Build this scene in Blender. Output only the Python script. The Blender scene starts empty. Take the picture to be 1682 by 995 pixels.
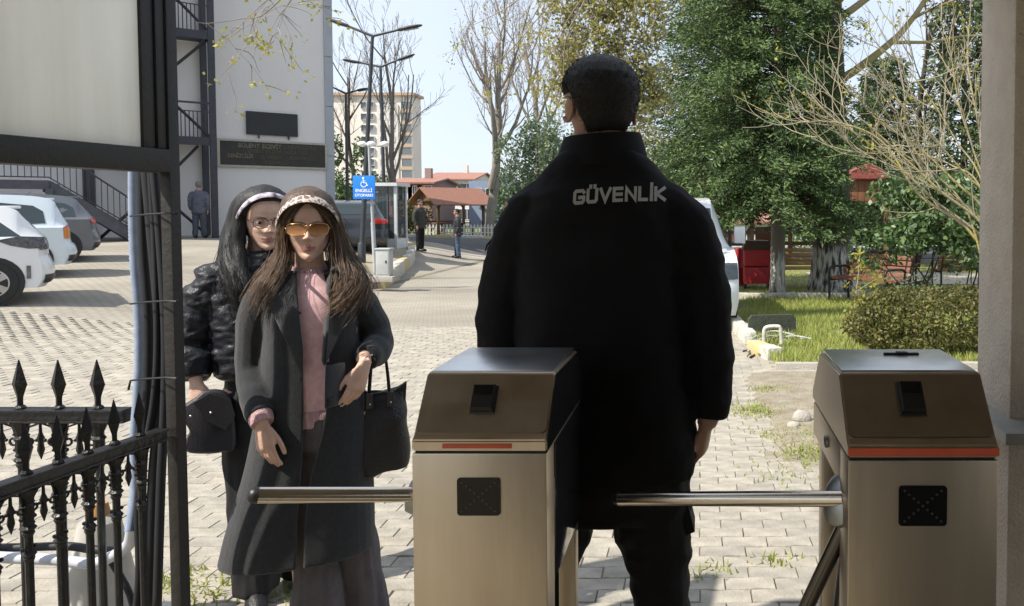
import bpy, bmesh, math, random
import numpy as np
from mathutils import Vector, Matrix, noise as mnoise
R = math.radians
rng = random.Random(7)
nrg = np.random.default_rng(7)
scene = bpy.context.scene
col = scene.collection

# ------------------------------------------------------------------ camera
FPX, PPX, PPY, CAMZ, PITCH = 1300.0, 1150.0, 392.0, 1.5, R(2.2)
cam_d = bpy.data.cameras.new('camera')
cam = bpy.data.objects.new('camera', cam_d)
col.objects.link(cam)
cam.location = (0, 0, CAMZ)
cam.rotation_euler = (R(90) - PITCH, 0, 0)
cam_d.sensor_width = 36
cam_d.lens = FPX / 1682 * 36
cam_d.shift_x = (841 - PPX) / 1682
cam_d.shift_y = -(497.5 - PPY) / 1682
cam_d.clip_start = 0.05
cam_d.clip_end = 3000
scene.camera = cam

# ------------------------------------------------------------------ light
SUN_EL = R(50)
LIGHT = Vector((0.835 * math.cos(SUN_EL), 0.55 * math.cos(SUN_EL), -math.sin(SUN_EL)))   # the way the light travels
world = bpy.data.worlds.new('World')
scene.world = world
world.use_nodes = True
wn = world.node_tree
for n in list(wn.nodes):
    wn.nodes.remove(n)
out = wn.nodes.new('ShaderNodeOutputWorld')
bg = wn.nodes.new('ShaderNodeBackground')
sky = wn.nodes.new('ShaderNodeTexSky')
sky.sky_type = 'NISHITA'
sky.sun_disc = False
sky.sun_elevation = SUN_EL
to_sun = -LIGHT
sky.sun_rotation = math.atan2(to_sun.x, to_sun.y)
sky.air_density = 1.0
sky.dust_density = 1.2
sky.ozone_density = 1.5
# a thin veil of high white cloud, thicker here and there
w_tc = wn.nodes.new('ShaderNodeTexCoord')
w_nz = wn.nodes.new('ShaderNodeTexNoise')
w_nz.inputs['Scale'].default_value = 2.2
w_nz.inputs['Detail'].default_value = 6
w_mr = wn.nodes.new('ShaderNodeMapRange')
w_mr.inputs['From Min'].default_value = 0.3
w_mr.inputs['From Max'].default_value = 0.7
w_mr.inputs['To Min'].default_value = 0.50
w_mr.inputs['To Max'].default_value = 0.80
w_mx = wn.nodes.new('ShaderNodeMix')
w_mx.data_type = 'RGBA'
w_mx.inputs[7].default_value = (6.1, 6.6, 7.4, 1)
wn.links.new(w_tc.outputs['Generated'], w_nz.inputs['Vector'])
wn.links.new(w_nz.outputs['Fac'], w_mr.inputs['Value'])
wn.links.new(w_mr.outputs['Result'], w_mx.inputs['Factor'])
wn.links.new(sky.outputs['Color'], w_mx.inputs[6])
wn.links.new(w_mx.outputs[2], bg.inputs['Color'])
bg.inputs['Strength'].default_value = 0.11
wn.links.new(bg.outputs['Background'], out.inputs['Surface'])
sun_d = bpy.data.lights.new('sun', 'SUN')
sun = bpy.data.objects.new('sun', sun_d)
col.objects.link(sun)
sun_d.energy = 4.6
sun_d.angle = R(0.6)
sun_d.color = (1.0, 0.93, 0.82)
sun.rotation_euler = LIGHT.to_track_quat('-Z', 'Y').to_euler()
sun.location = (-20, -15, 40)
vs = scene.view_settings
vs.view_transform = 'Standard'
vs.look = 'None'
vs.exposure = 0.64
vs.gamma = 1.0
scene.cycles.use_denoising = True
scene.cycles.max_bounces = 6
scene.cycles.transparent_max_bounces = 12

# ------------------------------------------------------------------ places
def at(px, py, Y):
    u = (px - PPX) / FPX
    v = (PPY - py) / FPX
    d = Vector((u, math.cos(PITCH) + v * math.sin(PITCH), -math.sin(PITCH) + v * math.cos(PITCH)))
    t = Y / d.y
    return Vector((0, 0, CAMZ)) + d * t

def S(a, b, x):
    t = min(1, max(0, (x - a) / (b - a)))
    return t * t * (3 - 2 * t)

def L01(a, b, x):
    return min(1, max(0, (x - a) / (b - a)))

def gz(x, y):
    z = -0.40 * S(4, 20, y) * S(-10.5, -7.5, x)
    z += 0.55 * L01(6, 16, -x) * L01(2, 24, y) * (1 - S(30, 42, y))
    return z

def ground(px, py):
    """the ground point under a pixel"""
    lo, hi = 1.5, 300.0
    for _ in range(50):
        m = (lo + hi) / 2
        p = at(px, py, m)
        if p.z > gz(p.x, p.y):
            lo = m
        else:
            hi = m
    return at(px, py, lo)

# ------------------------------------------------------------------ materials
def _nodes(m):
    m.use_nodes = True
    nt = m.node_tree
    return nt, nt.nodes['Principled BSDF'], nt.nodes['Material Output']

def c4(c):
    return (c[0], c[1], c[2], 1)

def mat(name, c, rough=0.6, metal=0.0, c2=None, vs=6.0, bump=0.0, bs=60.0, spec=0.5, detail=4.0, stretch=None, rvar=0.0, sheen=0.0, coat=0.0):
    m = bpy.data.materials.new(name)
    nt, p, o = _nodes(m)
    N, Lk = nt.nodes.new, nt.links.new
    p.inputs['Roughness'].default_value = rough
    p.inputs['Metallic'].default_value = metal
    p.inputs['Specular IOR Level'].default_value = spec
    p.inputs['Coat Weight'].default_value = coat
    if sheen:
        p.inputs['Sheen Weight'].default_value = sheen
        p.inputs['Sheen Roughness'].default_value = 0.5
    tc = N('ShaderNodeTexCoord')
    vec = tc.outputs['Object']
    if stretch:
        mp = N('ShaderNodeMapping')
        mp.inputs['Scale'].default_value = stretch
        Lk(vec, mp.inputs['Vector'])
        vec = mp.outputs['Vector']
    if c2 is None:
        c2 = tuple(min(1, k * 0.82) for k in c)
    nz = N('ShaderNodeTexNoise')
    nz.inputs['Scale'].default_value = vs
    nz.inputs['Detail'].default_value = detail
    nz.inputs['Roughness'].default_value = 0.6
    Lk(vec, nz.inputs['Vector'])
    rp = N('ShaderNodeValToRGB')
    rp.color_ramp.elements[0].position = 0.32
    rp.color_ramp.elements[1].position = 0.68
    rp.color_ramp.elements[0].color = c4(c2)
    rp.color_ramp.elements[1].color = c4(c)
    Lk(nz.outputs['Fac'], rp.inputs['Fac'])
    Lk(rp.outputs['Color'], p.inputs['Base Color'])
    if rvar:
        mr = N('ShaderNodeMapRange')
        mr.inputs['To Min'].default_value = max(0, rough - rvar)
        mr.inputs['To Max'].default_value = min(1, rough + rvar)
        Lk(nz.outputs['Fac'], mr.inputs['Value'])
        Lk(mr.outputs['Result'], p.inputs['Roughness'])
    if bump:
        nb = N('ShaderNodeTexNoise')
        nb.inputs['Scale'].default_value = bs
        nb.inputs['Detail'].default_value = 3
        Lk(vec, nb.inputs['Vector'])
        b = N('ShaderNodeBump')
        b.inputs['Strength'].default_value = bump
        b.inputs['Distance'].default_value = 0.02
        Lk(nb.outputs['Fac'], b.inputs['Height'])
        Lk(b.outputs['Normal'], p.inputs['Normal'])
    return m

def random_mat(name, cols, rough=0.7, vs=12.0, mottle=0.35, bump=0.0, bs=60, transl=0.0, spec=0.3):
    """each loose piece (leaf, brick, tile) and each object takes its own colour out of cols"""
    m = bpy.data.materials.new(name)
    nt, p, o = _nodes(m)
    N, Lk = nt.nodes.new, nt.links.new
    p.inputs['Roughness'].default_value = rough
    p.inputs['Specular IOR Level'].default_value = spec
    g = N('ShaderNodeNewGeometry')
    oi = N('ShaderNodeObjectInfo')
    ad = N('ShaderNodeMath'); ad.operation = 'ADD'
    fr = N('ShaderNodeMath'); fr.operation = 'FRACT'
    Lk(g.outputs['Random Per Island'], ad.inputs[0])
    Lk(oi.outputs['Random'], ad.inputs[1])
    Lk(ad.outputs[0], fr.inputs[0])
    rp = N('ShaderNodeValToRGB')
    e = rp.color_ramp.elements
    while len(e) < len(cols):
        e.new(0.5)
    for i, c in enumerate(cols):
        e[i].position = i / max(1, len(cols) - 1)
        e[i].color = c4(c)
    Lk(fr.outputs[0], rp.inputs['Fac'])
    colr = rp.outputs['Color']
    if mottle:
        tc = N('ShaderNodeTexCoord')
        nz = N('ShaderNodeTexNoise')
        nz.inputs['Scale'].default_value = vs
        nz.inputs['Detail'].default_value = 5
        Lk(tc.outputs['Object'], nz.inputs['Vector'])
        mr = N('ShaderNodeMapRange')
        mr.inputs['From Min'].default_value = 0.3
        mr.inputs['From Max'].default_value = 0.7
        mr.inputs['To Min'].default_value = 1 - mottle
        mr.inputs['To Max'].default_value = 1 + mottle * 0.4
        Lk(nz.outputs['Fac'], mr.inputs['Value'])
        mx = N('ShaderNodeMix'); mx.data_type = 'RGBA'; mx.blend_type = 'MULTIPLY'
        mx.inputs['Factor'].default_value = 1
        Lk(colr, mx.inputs[6])
        Lk(mr.outputs['Result'], mx.inputs[7])
        colr = mx.outputs[2]
        if bump:
            b = N('ShaderNodeBump')
            nb = N('ShaderNodeTexNoise'); nb.inputs['Scale'].default_value = bs; nb.inputs['Detail'].default_value = 4
            Lk(tc.outputs['Object'], nb.inputs['Vector'])
            b.inputs['Strength'].default_value = bump; b.inputs['Distance'].default_value = 0.01
            Lk(nb.outputs['Fac'], b.inputs['Height'])
            Lk(b.outputs['Normal'], p.inputs['Normal'])
    Lk(colr, p.inputs['Base Color'])
    if transl:
        t = N('ShaderNodeBsdfTranslucent')
        Lk(colr, t.inputs['Color'])
        ms = N('ShaderNodeMixShader')
        ms.inputs['Fac'].default_value = transl
        Lk(p.outputs['BSDF'], ms.inputs[1])
        Lk(t.outputs['BSDF'], ms.inputs[2])
        Lk(ms.outputs['Shader'], o.inputs['Surface'])
    return m

def glass_mat(name, c=(0.02, 0.03, 0.035), rough=0.05, alpha=1.0):
    m = bpy.data.materials.new(name)
    nt, p, o = _nodes(m)
    p.inputs['Base Color'].default_value = c4(c)
    p.inputs['Roughness'].default_value = rough
    p.inputs['Specular IOR Level'].default_value = 0.8
    p.inputs['Alpha'].default_value = alpha
    return m

# ------------------------------------------------------------------ objects
def tag(o, label=None, cat=None, group=None, kind=None):
    if label: o['label'] = label
    if cat: o['category'] = cat
    if group: o['group'] = group
    if kind: o['kind'] = kind
    return o

def thing(name, label, cat, loc=(0, 0, 0), rz=0.0, group=None):
    o = bpy.data.objects.new(name, None)
    o.empty_display_size = 0.2
    col.objects.link(o)
    o.location = loc
    o.rotation_euler = (0, 0, rz)
    return tag(o, label, cat, group)

def link(name, me, m=None, parent=None):
    o = bpy.data.objects.new(name, me)
    col.objects.link(o)
    if m is not None:
        for k in (m if isinstance(m, (list, tuple)) else [m]):
            me.materials.append(k)
    if parent is not None:
        o.parent = parent
    return o

def copy_tree(o, parent=None):
    c = o.copy()
    col.objects.link(c)
    c.parent = parent
    for ch in list(o.children):
        copy_tree(ch, c)
    return c

def npmesh(name, V, F, m=None, parent=None, smooth=False, mi=None):
    """V (n,3), F (k,3) or (k,4) arrays -> one mesh object"""
    V = np.asarray(V, np.float32); F = np.asarray(F, np.int32)
    me = bpy.data.meshes.new(name)
    k = F.shape[1]
    me.vertices.add(len(V)); me.vertices.foreach_set('co', V.ravel())
    me.loops.add(F.size); me.loops.foreach_set('vertex_index', F.ravel())
    me.polygons.add(len(F))
    me.polygons.foreach_set('loop_start', np.arange(0, F.size, k, dtype=np.int32))
    me.polygons.foreach_set('loop_total', np.full(len(F), k, np.int32))
    me.polygons.foreach_set('use_smooth', np.full(len(F), smooth, bool))
    if mi is not None:
        me.polygons.foreach_set('material_index', np.asarray(mi, np.int32))
    me.update(calc_edges=True)
    me.validate()
    return link(name, me, m, parent)

class MB:
    """collects shapes into one mesh"""
    def __init__(s):
        s.v = []; s.f = []; s.mi = []; s.cur = 0
    def add(s, V, F):
        b = len(s.v)
        s.v.extend([tuple(p) for p in V])
        for f in F:
            s.f.append(tuple(b + i for i in f)); s.mi.append(s.cur)
        return s
    def box(s, x0, x1, y0, y1, z0, z1, M=None):
        V = [Vector((x, y, z)) for z in (z0, z1) for y in (y0, y1) for x in (x0, x1)]
        if M is not None: V = [M @ p for p in V]
        return s.add(V, [(0, 2, 3, 1), (4, 5, 7, 6), (0, 1, 5, 4), (2, 6, 7, 3), (0, 4, 6, 2), (1, 3, 7, 5)])
    def bbox(s, x0, x1, y0, y1, z0, z1, b=0.004, M=None):
        """box with chamfered edges"""
        bm = bmesh.new()
        bmesh.ops.create_cube(bm, size=1)
        for v in bm.verts:
            v.co = Vector((x0 + (v.co.x + .5) * (x1 - x0), y0 + (v.co.y + .5) * (y1 - y0), z0 + (v.co.z + .5) * (z1 - z0)))
        bmesh.ops.bevel(bm, geom=bm.edges[:], offset=b, segments=2, affect='EDGES', profile=0.6)
        bm.verts.index_update()
        V = [v.co.copy() for v in bm.verts]
        if M is not None: V = [M @ p for p in V]
        s.add(V, [[v.index for v in f.verts] for f in bm.faces])
        bm.free()
        return s
    def prism(s, poly, axis, d0, d1):
        """poly: 2D points; axis 0/1/2 is the extrusion axis"""
        n = len(poly)
        def P(q, d):
            if axis == 0: return (d, q[0], q[1])
            if axis == 1: return (q[0], d, q[1])
            return (q[0], q[1], d)
        V = [P(q, d0) for q in poly] + [P(q, d1) for q in poly]
        F = [tuple(range(n)), tuple(range(2 * n - 1, n - 1, -1))]
        F += [(i, i + n, (i + 1) % n + n, (i + 1) % n) for i in range(n)]
        return s.add(V, F)
    def tube(s, path, rad, n=8, caps=True, ell=None):
        path = [Vector(p) for p in path]
        if not isinstance(rad, (list, tuple)): rad = [rad] * len(path)
        T = []
        for i in range(len(path)):
            d = path[min(i + 1, len(path) - 1)] - path[max(i - 1, 0)]
            T.append(d.normalized() if d.length > 1e-9 else Vector((0, 0, 1)))
        a = Vector((0, 0, 1)) if abs(T[0].z) < .9 else Vector((1, 0, 0))
        u = a.cross(T[0]).normalized()
        V = []
        for i, p in enumerate(path):
            u = (u - T[i] * u.dot(T[i])).normalized()
            w = T[i].cross(u)
            r = rad[i]
            for k in range(n):
                t = 2 * math.pi * k / n
                ru, rw = (r, r) if ell is None else (r, r * ell)
                V.append(p + u * (ru * math.cos(t)) + w * (rw * math.sin(t)))
        F = []
        for i in range(len(path) - 1):
            for k in range(n):
                F.append((i * n + k, i * n + (k + 1) % n, (i + 1) * n + (k + 1) % n, (i + 1) * n + k))
        if caps:
            F.append(tuple(range(n - 1, -1, -1)))
            F.append(tuple((len(path) - 1) * n + k for k in range(n)))
        return s.add(V, F)
    def rings(s, rows, caps=True, closed=True):
        n = len(rows[0]); V = [p for r in rows for p in r]; F = []
        m = n if closed else n - 1
        for i in range(len(rows) - 1):
            for k in range(m):
                F.append((i * n + k, i * n + (k + 1) % n, (i + 1) * n + (k + 1) % n, (i + 1) * n + k))
        if caps and closed:
            F.append(tuple(range(n - 1, -1, -1)))
            F.append(tuple((len(rows) - 1) * n + k for k in range(n)))
        return s.add(V, F)
    def lathe(s, prof, c=(0, 0, 0), n=16, caps=True):
        c = Vector(c)
        rows = [[c + Vector((r * math.cos(2 * math.pi * k / n), r * math.sin(2 * math.pi * k / n), z)) for k in range(n)] for r, z in prof]
        return s.rings(rows, caps)
    def ball(s, c, r, n=12, m=8, M=None):
        c = Vector(c)
        if not isinstance(r, (list, tuple)): r = (r, r, r)
        rows = []
        for i in range(m + 1):
            a = math.pi * min(max(i / m, .02), .98)
            rows.append([c + (M @ Vector((r[0] * math.sin(a) * math.cos(2 * math.pi * k / n), r[1] * math.sin(a) * math.sin(2 * math.pi * k / n), -r[2] * math.cos(a))) if M is not None else Vector((r[0] * math.sin(a) * math.cos(2 * math.pi * k / n), r[1] * math.sin(a) * math.sin(2 * math.pi * k / n), -r[2] * math.cos(a)))) for k in range(n)])
        return s.rings(rows)
    def xform(s, M):
        s.v = [tuple(M @ Vector(p)) for p in s.v]
        return s
    def build(s, name, m=None, parent=None, smooth=False, angle=None, rel=None):
        V = s.v
        if rel is not None:
            inv = Matrix.LocRotScale(rel.location, rel.rotation_euler, None).inverted()
            V = [tuple(inv @ Vector(p)) for p in V]
        me = bpy.data.meshes.new(name)
        me.from_pydata(V, [], s.f)
        if any(s.mi): me.polygons.foreach_set('material_index', s.mi)
        me.polygons.foreach_set('use_smooth', [smooth] * len(me.polygons))
        me.update()
        if smooth and angle:
            me.set_sharp_from_angle(angle=R(angle))
        return link(name, me, m, parent)

def catmull(rows, n):
    """rows (k, ...) -> n samples along a Catmull-Rom curve through them"""
    A = np.asarray(rows, float); k = len(A)
    t = np.linspace(0, k - 1, n); i = np.minimum(t.astype(int), k - 2); f = (t - i).reshape((-1,) + (1,) * (A.ndim - 1))
    p0 = A[np.maximum(i - 1, 0)]; p1 = A[i]; p2 = A[i + 1]; p3 = A[np.minimum(i + 2, k - 1)]
    return .5 * (2 * p1 + (p2 - p0) * f + (2 * p0 - 5 * p1 + 4 * p2 - p3) * f * f + (3 * p1 - p0 - 3 * p2 + p3) * f ** 3)

def text_mesh(name, body, size, m, parent, loc, rot, sx=1.0, extrude=0.001, bold=0.0, align='CENTER', spacing=1.0):
    cu = bpy.data.curves.new(name, 'FONT')
    cu.body = body; cu.size = size; cu.extrude = extrude; cu.offset = bold
    cu.align_x = align; cu.align_y = 'CENTER'; cu.space_character = spacing
    cu.resolution_u = 3
    t = bpy.data.objects.new(name, cu)
    col.objects.link(t)
    bpy.context.view_layer.update()
    me = bpy.data.meshes.new_from_object(t.evaluated_get(bpy.context.evaluated_depsgraph_get()))
    bpy.data.objects.remove(t)
    me.materials.clear()
    o = link(name, me, m, parent)
    o.location = loc; o.rotation_euler = rot; o.scale = (sx, 1, 1)
    return o

def remeshed(mb, voxel, smooth=2, sfac=0.5):
    """closed overlapping shapes in mb -> one continuous skin (numpy V, F)"""
    me = bpy.data.meshes.new('tmp')
    me.from_pydata(mb.v, [], mb.f)
    o = bpy.data.objects.new('tmp', me)
    col.objects.link(o)
    a = o.modifiers.new('r', 'REMESH'); a.mode = 'VOXEL'; a.voxel_size = voxel
    if smooth:
        b = o.modifiers.new('s', 'SMOOTH'); b.iterations = smooth; b.factor = sfac
    bpy.context.view_layer.update()
    ev = bpy.data.meshes.new_from_object(o.evaluated_get(bpy.context.evaluated_depsgraph_get()))
    bpy.data.objects.remove(o); bpy.data.meshes.remove(me)
    V = np.empty(len(ev.vertices) * 3, np.float32); ev.vertices.foreach_get('co', V); V = V.reshape(-1, 3)
    Nn = np.empty(len(ev.vertices) * 3, np.float32); ev.vertices.foreach_get('normal', Nn); Nn = Nn.reshape(-1, 3)
    F = np.empty(len(ev.loops), np.int32); ev.loops.foreach_get('vertex_index', F)
    if any(len(p.vertices) != 4 for p in ev.polygons[:50]): raise RuntimeError('remesh')
    F = F.reshape(-1, 4)
    bpy.data.meshes.remove(ev)
    return V, F, Nn

def text_line(body, size, m, parent, x, y, z, sx=1.0, bold=0.0, gap=.35, extrude=.004):
    """a centred line of lettering, one object a word"""
    ws = []
    for w in body.split():
        o = text_mesh('lettering', w, size, m, parent, (0, y, z), (R(90), 0, 0), sx, extrude, bold, 'LEFT')
        xs_ = [v.co.x for v in o.data.vertices]; ws.append((o, min(xs_), max(xs_)))
    tot = sum(b - a for _, a, b in ws) * sx + gap * size * (len(ws) - 1)
    c = x - tot / 2
    for o, a, b in ws:
        o.location.x = c - a * sx; c += (b - a) * sx + gap * size

# leaves: many small faces from arrays of points
def leaf_quads(P, size, rg, aspect=0.5, dirs=None, droop=0.0, jitter=0.35):
    n = len(P)
    if dirs is None:
        d = rg.normal(size=(n, 3))
    else:
        d = dirs + rg.normal(size=(n, 3)) * jitter
    d[:, 2] -= droop
    d /= np.linalg.norm(d, axis=1)[:, None] + 1e-9
    w = np.cross(d, rg.normal(size=(n, 3)))
    w /= np.linalg.norm(w, axis=1)[:, None] + 1e-9
    s = (size * rg.uniform(.6, 1.35, n))[:, None]
    a = P; b = P + d * s * .5 + w * s * aspect * .5; c = P + d * s; e = P + d * s * .5 - w * s * aspect * .5
    V = np.stack([a, b, c, e], 1).reshape(-1, 3)
    F = np.arange(4 * n, dtype=np.int32).reshape(-1, 4)
    return V, F

def tubes_np(paths, n=5):
    """paths: list of (pts (k,3), radii (k,)) -> V, F arrays"""
    VV, FF, b = [], [], 0
    ang = np.arange(n) * 2 * np.pi / n
    ca, sa = np.cos(ang), np.sin(ang)
    for P, r in paths:
        P = np.asarray(P, float); r = np.asarray(r, float); k = len(P)
        T = np.gradient(P, axis=0); T /= np.linalg.norm(T, axis=1)[:, None] + 1e-9
        a = np.where(np.abs(T[:, 2:3]) < .9, np.array([[0, 0, 1.]]), np.array([[1., 0, 0]]))
        if np.abs(T[:, 2]).max() > .9 and np.abs(T[:, 2]).min() < .9: a = np.tile([[.43, .9, .05]], (k, 1))
        u = np.cross(a, T); u /= np.linalg.norm(u, axis=1)[:, None] + 1e-9
        w = np.cross(T, u)
        V = P[:, None] + r[:, None, None] * (u[:, None] * ca[None, :, None] + w[:, None] * sa[None, :, None])
        VV.append(V.reshape(-1, 3))
        i = np.arange(k - 1)[:, None] * n; j = np.arange(n)[None]
        F = np.stack([i + j, i + (j + 1) % n, i + n + (j + 1) % n, i + n + j], -1).reshape(-1, 4) + b
        FF.append(F); b += k * n
    return np.concatenate(VV), np.concatenate(FF)

def grow(p, d, length, r, level, maxl, rg, out, up=0.12, wob=0.18, kids=4, spread=0.7, shrink=0.62, tips=None, first=0.3):
    k = max(4, 7 - level)
    P = [np.array(p, float)]; rad = [r]
    d = np.array(d, float); d /= np.linalg.norm(d)
    for i in range(k):
        d = d + rg.normal(size=3) * wob * .5 + np.array([0, 0, up])
        d /= np.linalg.norm(d)
        P.append(P[-1] + d * length / k)
        rad.append(r * (1 - .68 * (i + 1) / k))
    out.append((np.array(P), np.array(rad), level))
    if level >= maxl:
        if tips is not None: tips.append((P[-1], d.copy()))
        return
    n = kids if isinstance(kids, int) else kids[min(level, len(kids) - 1)]
    for c in range(n):
        f = first + (1 - first) * (c + rg.uniform(0, 1)) / n
        f = min(f, .98)
        i = min(int(f * k), k - 1)
        q = P[i] + (P[i + 1] - P[i]) * (f * k - i)
        dd = (P[i + 1] - P[i]); dd /= np.linalg.norm(dd)
        side = np.cross(dd, rg.normal(size=3)); side /= np.linalg.norm(side) + 1e-9
        nd = dd * (1 - spread * .5) + side * spread
        grow(q, nd, length * shrink * rg.uniform(.7, 1.15) * (1 - .35 * f), max(rad[i] * .55, .003), level + 1, maxl, rg, out, up, wob, kids, spread, shrink, tips, first=.15)

# ================================================================== SETTING
def sheet(name, xs, ys, m, dz=0.0, keep=None, kind='structure'):
    xs, ys = np.asarray(xs, float), np.asarray(ys, float)
    V = [(x, y, gz(x, y) + dz) for y in ys for x in xs]
    nx = len(xs); F = []
    for j in range(len(ys) - 1):
        for i in range(nx - 1):
            if keep is None or keep((xs[i] + xs[i + 1]) / 2, (ys[j] + ys[j + 1]) / 2):
                F.append((j * nx + i, j * nx + i + 1, (j + 1) * nx + i + 1, (j + 1) * nx + i))
    o = npmesh(name, V, F, m, smooth=True)
    o['kind'] = kind
    return o

# --- earth under everything, out to the horizon
m_earth = mat('dry_earth', (.20, .17, .12), .95, c2=(.13, .12, .07), vs=1.2, bump=.4, bs=30)
xs = np.unique(np.concatenate([np.linspace(-900, -70, 12), np.linspace(-70, 40, 111), np.linspace(40, 900, 12)]))
ys = np.unique(np.concatenate([np.linspace(-60, 0, 13), np.linspace(0, 60, 61), np.linspace(60, 1500, 20)]))
sheet('ground', xs, ys, m_earth, -0.012)

# --- paved yard: base sheet with a brick pattern for the far part, real blocks laid on the near part
def paver_far():
    m = bpy.data.materials.new('paver_far')
    nt, p, o = _nodes(m); N, Lk = nt.nodes.new, nt.links.new
    tc = N('ShaderNodeTexCoord')
    br = N('ShaderNodeTexBrick')
    br.inputs['Scale'].default_value = 1
    br.inputs['Brick Width'].default_value = .2
    br.inputs['Row Height'].default_value = .1
    br.inputs['Mortar Size'].default_value = .010
    br.inputs['Color1'].default_value = (.36, .332, .28, 1)
    br.inputs['Color2'].default_value = (.325, .30, .255, 1)
    br.inputs['Mortar'].default_value = (.20, .18, .15, 1)
    Lk(tc.outputs['Object'], br.inputs['Vector'])
    nz = N('ShaderNodeTexNoise'); nz.inputs['Scale'].default_value = .45; nz.inputs['Detail'].default_value = 6
    Lk(tc.outputs['Object'], nz.inputs['Vector'])
    mr = N('ShaderNodeMapRange'); mr.inputs['From Min'].default_value = .3; mr.inputs['From Max'].default_value = .7
    mr.inputs['To Min'].default_value = .72; mr.inputs['To Max'].default_value = 1.12
    Lk(nz.outputs['Fac'], mr.inputs['Value'])
    mx = N('ShaderNodeMix'); mx.data_type = 'RGBA'; mx.blend_type = 'MULTIPLY'; mx.inputs['Factor'].default_value = 1
    Lk(br.outputs['Color'], mx.inputs[6]); Lk(mr.outputs['Result'], mx.inputs[7])
    Lk(mx.outputs[2], p.inputs['Base Color'])
    p.inputs['Roughness'].default_value = .9
    p.inputs['Specular IOR Level'].default_value = .2
    return m
m_pfar = paver_far()
m_joint = mat('joint_sand', (.30, .265, .20), .95, c2=(.22, .195, .135), vs=3, bump=.5, bs=80)
m_paver = random_mat('paver_block', [(.33, .305, .26), (.37, .342, .29), (.315, .294, .255), (.385, .356, .30), (.345, .315, .262)], .88, vs=9, mottle=.28, bump=.5, bs=70, spec=.25)

LAWN_X0 = lambda y: .42 + .30 * S(12.5, 7.4, y)          # left edge of the lawn
YNEAR = 11.0
def in_lawn(x, y): return y > 7.55 and x > LAWN_X0(y)
xs = np.arange(-46, 14.01, .5); ys = np.arange(2.0, 46.1, .5)
far = sheet('paved_yard', xs, np.arange(YNEAR, 46.1, .5), m_pfar, 0.0, lambda x, y: not (x > 1.2 and y > 8) and not (x > -15 and 30.2 < y < 38))
near = sheet('paved_path', np.arange(-12, 9.01, .25), np.arange(-4.0, YNEAR + .01, .25), m_joint, -.004)

def block(mesh_i):
    r = random.Random(100 + mesh_i)
    mb = MB()
    a, b = .0982, .0483
    pts = []
    # interlocking block: long sides wave a little
    for (x, y) in [(-a, -b), (-a * .33, -b - .003), (a * .33, -b + .003), (a, -b), (a, b), (a * .33, b + .003), (-a * .33, b - .003), (-a, b)]:
        pts.append((x + r.uniform(-.002, .002), y + r.uniform(-.0015, .0015)))
    top = [(x * .972, y * .95, .0 + r.uniform(-.0012, .0012)) for x, y in pts]
    low = [(x, y, -.005) for x, y in pts]
    bot = [(x, y, -.03) for x, y in pts]
    mb.rings([bot, low, top], caps=False)
    mb.f.append(tuple(16 + i for i in range(8))); mb.mi.append(0)
    return mb
blocks = [block(i) for i in range(8)]
bl_me = []
for b in blocks:
    me = bpy.data.meshes.new('paver'); me.from_pydata(b.v, [], b.f); me.update(); me.materials.append(m_paver); bl_me.append(me)
cands = []
row = 0
y = 2.3
while y < YNEAR:
    hw = 900 / FPX * y
    x = -1150 / FPX * y - .5 + (.1 if row % 2 else 0)
    x = math.floor(x / .2) * .2 + (.1 if row % 2 else 0)
    while x < 560 / FPX * y + .4:
        if not in_lawn(x, y):
            cands.append((x, y))
        x += .2
    y += .1; row += 1
def paver_pose(x, y):
    h = hash((round(x * 100), round(y * 100)))
    r = random.Random(h)
    dirt = S(.25, .75, x) * S(4.2, 4.9, y) * S(7.6, 6.8, y) * S(1.42, 1.2, x)    # blocks sink under soil on the right-hand edge
    z = gz(x, y) + .0045 + r.uniform(-.0022, .0022) + .006 * mnoise.noise(Vector((x * .9, y * .9, 0))) - .02 * dirt
    return r, z
m_soil = mat('trodden_soil', (.31, .275, .215), .95, c2=(.20, .17, .12), vs=7, bump=.9, bs=45)
sing, rest = [], []
for c in cands:
    px = PPX + FPX * c[0] / c[1]; py = 342 + FPX * (1.5 - gz(*c)) / c[1]
    vis = 310 < px < 1340 and py < 1000 and not (672 < px < 968) and not (980 < px < 1130 and py < 840)
    (sing if vis and len(sing) < 300 else rest).append(c)
for c in sing:
    r, z = paver_pose(*c)
    o = bpy.data.objects.new('paver', bl_me[r.randrange(8)])
    col.objects.link(o); o.parent = near
    o.location = (c[0], c[1], z)
    o.rotation_euler = (r.uniform(-.012, .012), r.uniform(-.008, .008), r.uniform(-.012, .012) + (math.pi if r.random() < .5 else 0))
B = [np.array(b.v) for b in blocks]; Fq = [f for f in blocks[0].f]
VV = []; FF4 = []; top = []
for i, c in enumerate(rest):
    r, z = paver_pose(*c)
    a = r.uniform(-.012, .012) + (math.pi if r.random() < .5 else 0)
    P = B[r.randrange(8)]
    q = P.copy(); q[:, 0] = P[:, 0] * math.cos(a) - P[:, 1] * math.sin(a) + c[0]; q[:, 1] = P[:, 0] * math.sin(a) + P[:, 1] * math.cos(a) + c[1]
    q[:, 2] = P[:, 2] + z + P[:, 0] * r.uniform(-.012, .012)
    VV.append(q)
nb = len(VV); q4 = np.array([f for f in Fq if len(f) == 4]); off = (np.arange(nb) * 24)[:, None, None]
Fs = (q4[None] + off).reshape(-1, 4)
t4 = np.array([[16, 17, 22, 23], [17, 18, 21, 22], [18, 19, 20, 21]])
Fs = np.concatenate([Fs, (t4[None] + off).reshape(-1, 4)])
o = npmesh('pavers', np.concatenate(VV), Fs, m_paver, near); o['kind'] = 'stuff'

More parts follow.
